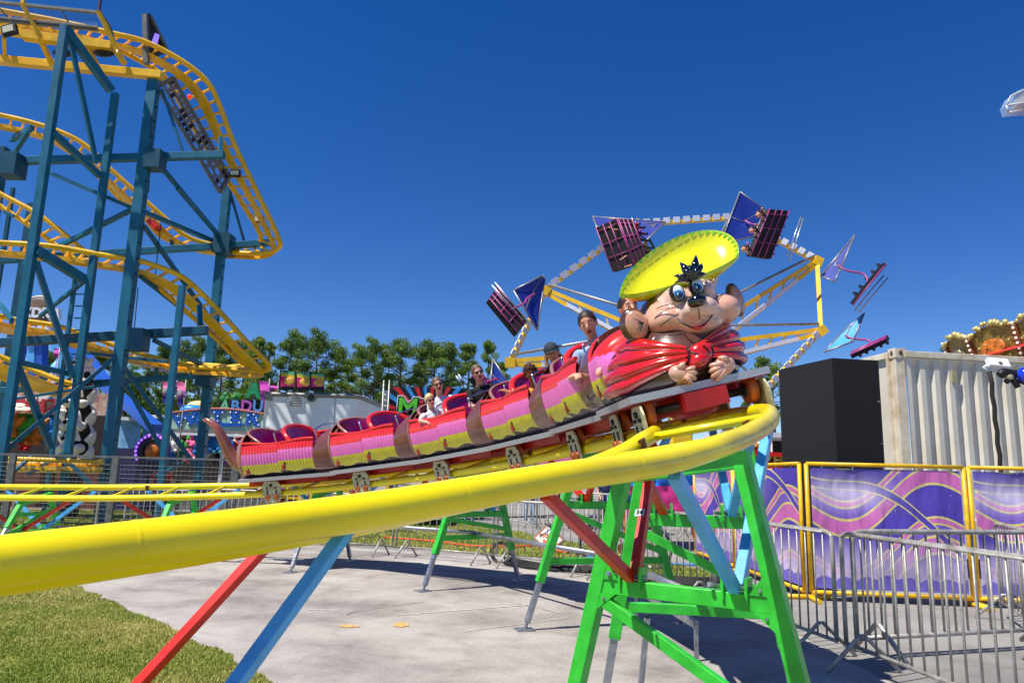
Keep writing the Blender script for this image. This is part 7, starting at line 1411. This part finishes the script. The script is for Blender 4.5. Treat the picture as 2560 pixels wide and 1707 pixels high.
def leaf_mesh(name, centres, per, size, seed):
    """many small needle tufts: triangles scattered through each clump"""
    rg = np.random.default_rng(seed); P_ = []; T_ = []
    for (cx_, cy_, cz_, r_, ton) in centres:
        d = rg.normal(size=(per, 3)); d /= np.linalg.norm(d, axis=1)[:, None]; rad = r_ * rg.random(per)[:, None] ** .45; p = np.array([cx_, cy_, cz_]) + d * rad * np.array([1, 1, .62])
        a = rg.normal(size=(per, 3)); a /= np.linalg.norm(a, axis=1)[:, None]; bb = rg.normal(size=(per, 3)); bb -= a * (a * bb).sum(1)[:, None]; bb /= np.linalg.norm(bb, axis=1)[:, None]; s_ = size * rg.uniform(.6, 1.3, per)[:, None]
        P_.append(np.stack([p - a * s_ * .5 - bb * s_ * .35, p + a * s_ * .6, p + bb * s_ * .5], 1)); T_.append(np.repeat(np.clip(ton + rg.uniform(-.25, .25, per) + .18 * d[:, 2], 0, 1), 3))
    co = np.concatenate(P_).reshape(-1); M = co.size // 9; me = bpy.data.meshes.new(name); me.vertices.add(3 * M); me.vertices.foreach_set('co', co.astype(np.float32)); me.loops.add(3 * M); me.loops.foreach_set('vertex_index', np.arange(3 * M, dtype=np.int32)); me.polygons.add(M); me.polygons.foreach_set('loop_start', np.arange(0, 3 * M, 3, dtype=np.int32)); me.update(); me.validate(); a = me.attributes.new('tone', 'FLOAT', 'POINT'); a.data.foreach_set('value', np.concatenate(T_).astype(np.float32)); me.materials.append(PINE); return me
def pine_proto(k, H, cr0, wid, nb, seed):
    rg = random.Random(seed); lean = rg.uniform(-.25, .25); mb = MB(); top = V((lean, rg.uniform(-.2, .2), H)); pts = [V((0, 0, 0)).lerp(top, t) + V((.12 * math.sin(t * 5 + seed), 0, 0)) for t in (0, .2, .4, .6, .8, .96)]; mb.tube(pts, [.2, .17, .145, .12, .085, .03], 8); cl = []
    for i in range(nb):
        t = cr0 + (1 - cr0) * (i + rg.random()) / nb; z = H * t; f = (t - cr0) / (1 - cr0); r = wid * (math.sin(math.pi * (.22 + .72 * f)) ** .8) * rg.uniform(.55, 1.1); a = rg.uniform(0, 6.28); o = pts[0].lerp(top, t); e_ = o + V((math.cos(a) * r, math.sin(a) * r, rg.uniform(.1, .6))); mb.tube([o, o.lerp(e_, .55) + V((0, 0, -.05)), e_], [.05, .035, .014], 5)
        for q in range(2): c = o.lerp(e_, rg.uniform(.5, 1.1)); cl.append((c.x + rg.uniform(-.3, .3), c.y + rg.uniform(-.3, .3), c.z + rg.uniform(-.1, .35), rg.uniform(.42, .76) * wid / 2.2, rg.uniform(.25, .75)))
    for q in range(4): cl.append((top.x + rg.uniform(-.5, .5), top.y + rg.uniform(-.5, .5), H - rg.uniform(0, .9), .55 * wid / 2.2, .7))
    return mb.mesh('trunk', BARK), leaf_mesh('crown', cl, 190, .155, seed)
protos = [pine_proto(0, 13, .44, 2.0, 21, 1), pine_proto(1, 13, .52, 2.3, 20, 2), pine_proto(2, 13, .36, 1.8, 23, 3), pine_proto(3, 13, .58, 2.2, 18, 4), pine_proto(4, 13, .46, 2.5, 24, 5)]
rg = random.Random(77); used = {}
def pine(u, v, Y, label, k=None, sx=1.):
    tp = P(u, v, Y); k = rg.randrange(5) if k is None else k; s_ = tp.z / 13.; t = thing('pine_tree', label, 'tree', (tp.x, tp.y, 0), group='pine trees along the back'); rz = rg.uniform(0, 6.28)
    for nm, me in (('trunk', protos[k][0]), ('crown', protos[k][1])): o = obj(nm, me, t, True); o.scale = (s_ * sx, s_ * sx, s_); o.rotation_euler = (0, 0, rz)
PT = [(372, 905, 62, 'pine left of the thin teal post behind the tracks'), (418, 872, 64, 'pine showing between the teal post and the big teal column'), (458, 868, 62, 'pine just left of the right hand teal column'), (505, 858, 66, 'pine behind the right hand teal column'), (560, 862, 60, 'pine just right of the right hand teal column'), (612, 870, 63, 'pine below the tip of the dropping track'),
      (648, 852, 58, 'round crowned dark pine right of the track tip'), (676, 866, 60, 'dark pine right beside the round crowned one'), (727, 846, 60, 'tall pine above the left roof sign'), (757, 852, 64, 'pine above the middle roof sign'), (795, 842, 58, 'tallest broad pine above the right roof sign'), (838, 872, 62, 'pine at the right shoulder of the tallest clump'),
      (868, 905, 66, 'lower pine in the gap beside the trailer'), (905, 878, 60, 'pine above the trailer nose'), (938, 862, 57, 'tall pine above the lattice mast'), (972, 880, 62, 'narrow pine left of the ray sign'), (1008, 858, 58, 'tall pine above the left end of the ray sign'), (1058, 868, 60, 'pine above the woman in white'), (1092, 868, 63, 'pine right above the woman in white'),
      (1130, 870, 60, 'pine left of the woman in black'), (1168, 868, 64, 'pine above the woman in black'), (1222, 862, 58, 'rightmost tall pine of the row behind the riders'), (1253, 915, 66, 'low pine right of the row, under the left glider'), (1345, 918, 70, 'low pine behind the capped rider'), (1408, 925, 70, 'low pine left of the boy'),
      (1905, 900, 52, 'pine right of the mouse body'), (1932, 918, 55, 'pine at the left edge of the black box'), (1885, 935, 60, 'low pine between mouse and black box'), (215, 868, 64, 'sparse pine behind the tower ladder'), (262, 880, 66, 'sparse pine left of the big teal column'), (128, 890, 70, 'sparse pine behind the blue slide'), (330, 925, 66, 'sparse pine right of the big teal column'), (2390, 868, 45, 'pine tip showing above the container roof')]
for (u, v, Y, lb) in PT: pine(u, v, Y, lb, sx=rg.uniform(.72, .95))
# broadleaf understorey filling below the pines
cl = []; r2 = random.Random(9)
for i in range(46): a = r2.uniform(0, 6.28); rr = 2.4 * r2.random() ** .5; z = r2.uniform(.6, 5.2); q = math.sin(math.pi * min(1, z / 5.6)) ** .5; cl.append((rr * q * math.cos(a), rr * q * math.sin(a), z, r2.uniform(.6, 1.0), r2.uniform(.1, .6)))
bush_c = leaf_mesh('crown', cl, 110, .22, 31); mb = MB(); mb.tube([(0, 0, 0), (.1, 0, 2.2), (0, .1, 4.5)], [.16, .12, .04], 7)
for a in (0, 2, 4): mb.tube([(.08, 0, 1.6), (math.cos(a) * 1.2, math.sin(a) * 1.2, 3.2)], [.07, .025], 6)
bush_t = mb.mesh('trunk', BARK); UL = []
for i, u in enumerate(list(range(300, 700, 32)) + [720, 770, 830, 905, 1250, 1310, 1395, 1880, 1915, 1945]):
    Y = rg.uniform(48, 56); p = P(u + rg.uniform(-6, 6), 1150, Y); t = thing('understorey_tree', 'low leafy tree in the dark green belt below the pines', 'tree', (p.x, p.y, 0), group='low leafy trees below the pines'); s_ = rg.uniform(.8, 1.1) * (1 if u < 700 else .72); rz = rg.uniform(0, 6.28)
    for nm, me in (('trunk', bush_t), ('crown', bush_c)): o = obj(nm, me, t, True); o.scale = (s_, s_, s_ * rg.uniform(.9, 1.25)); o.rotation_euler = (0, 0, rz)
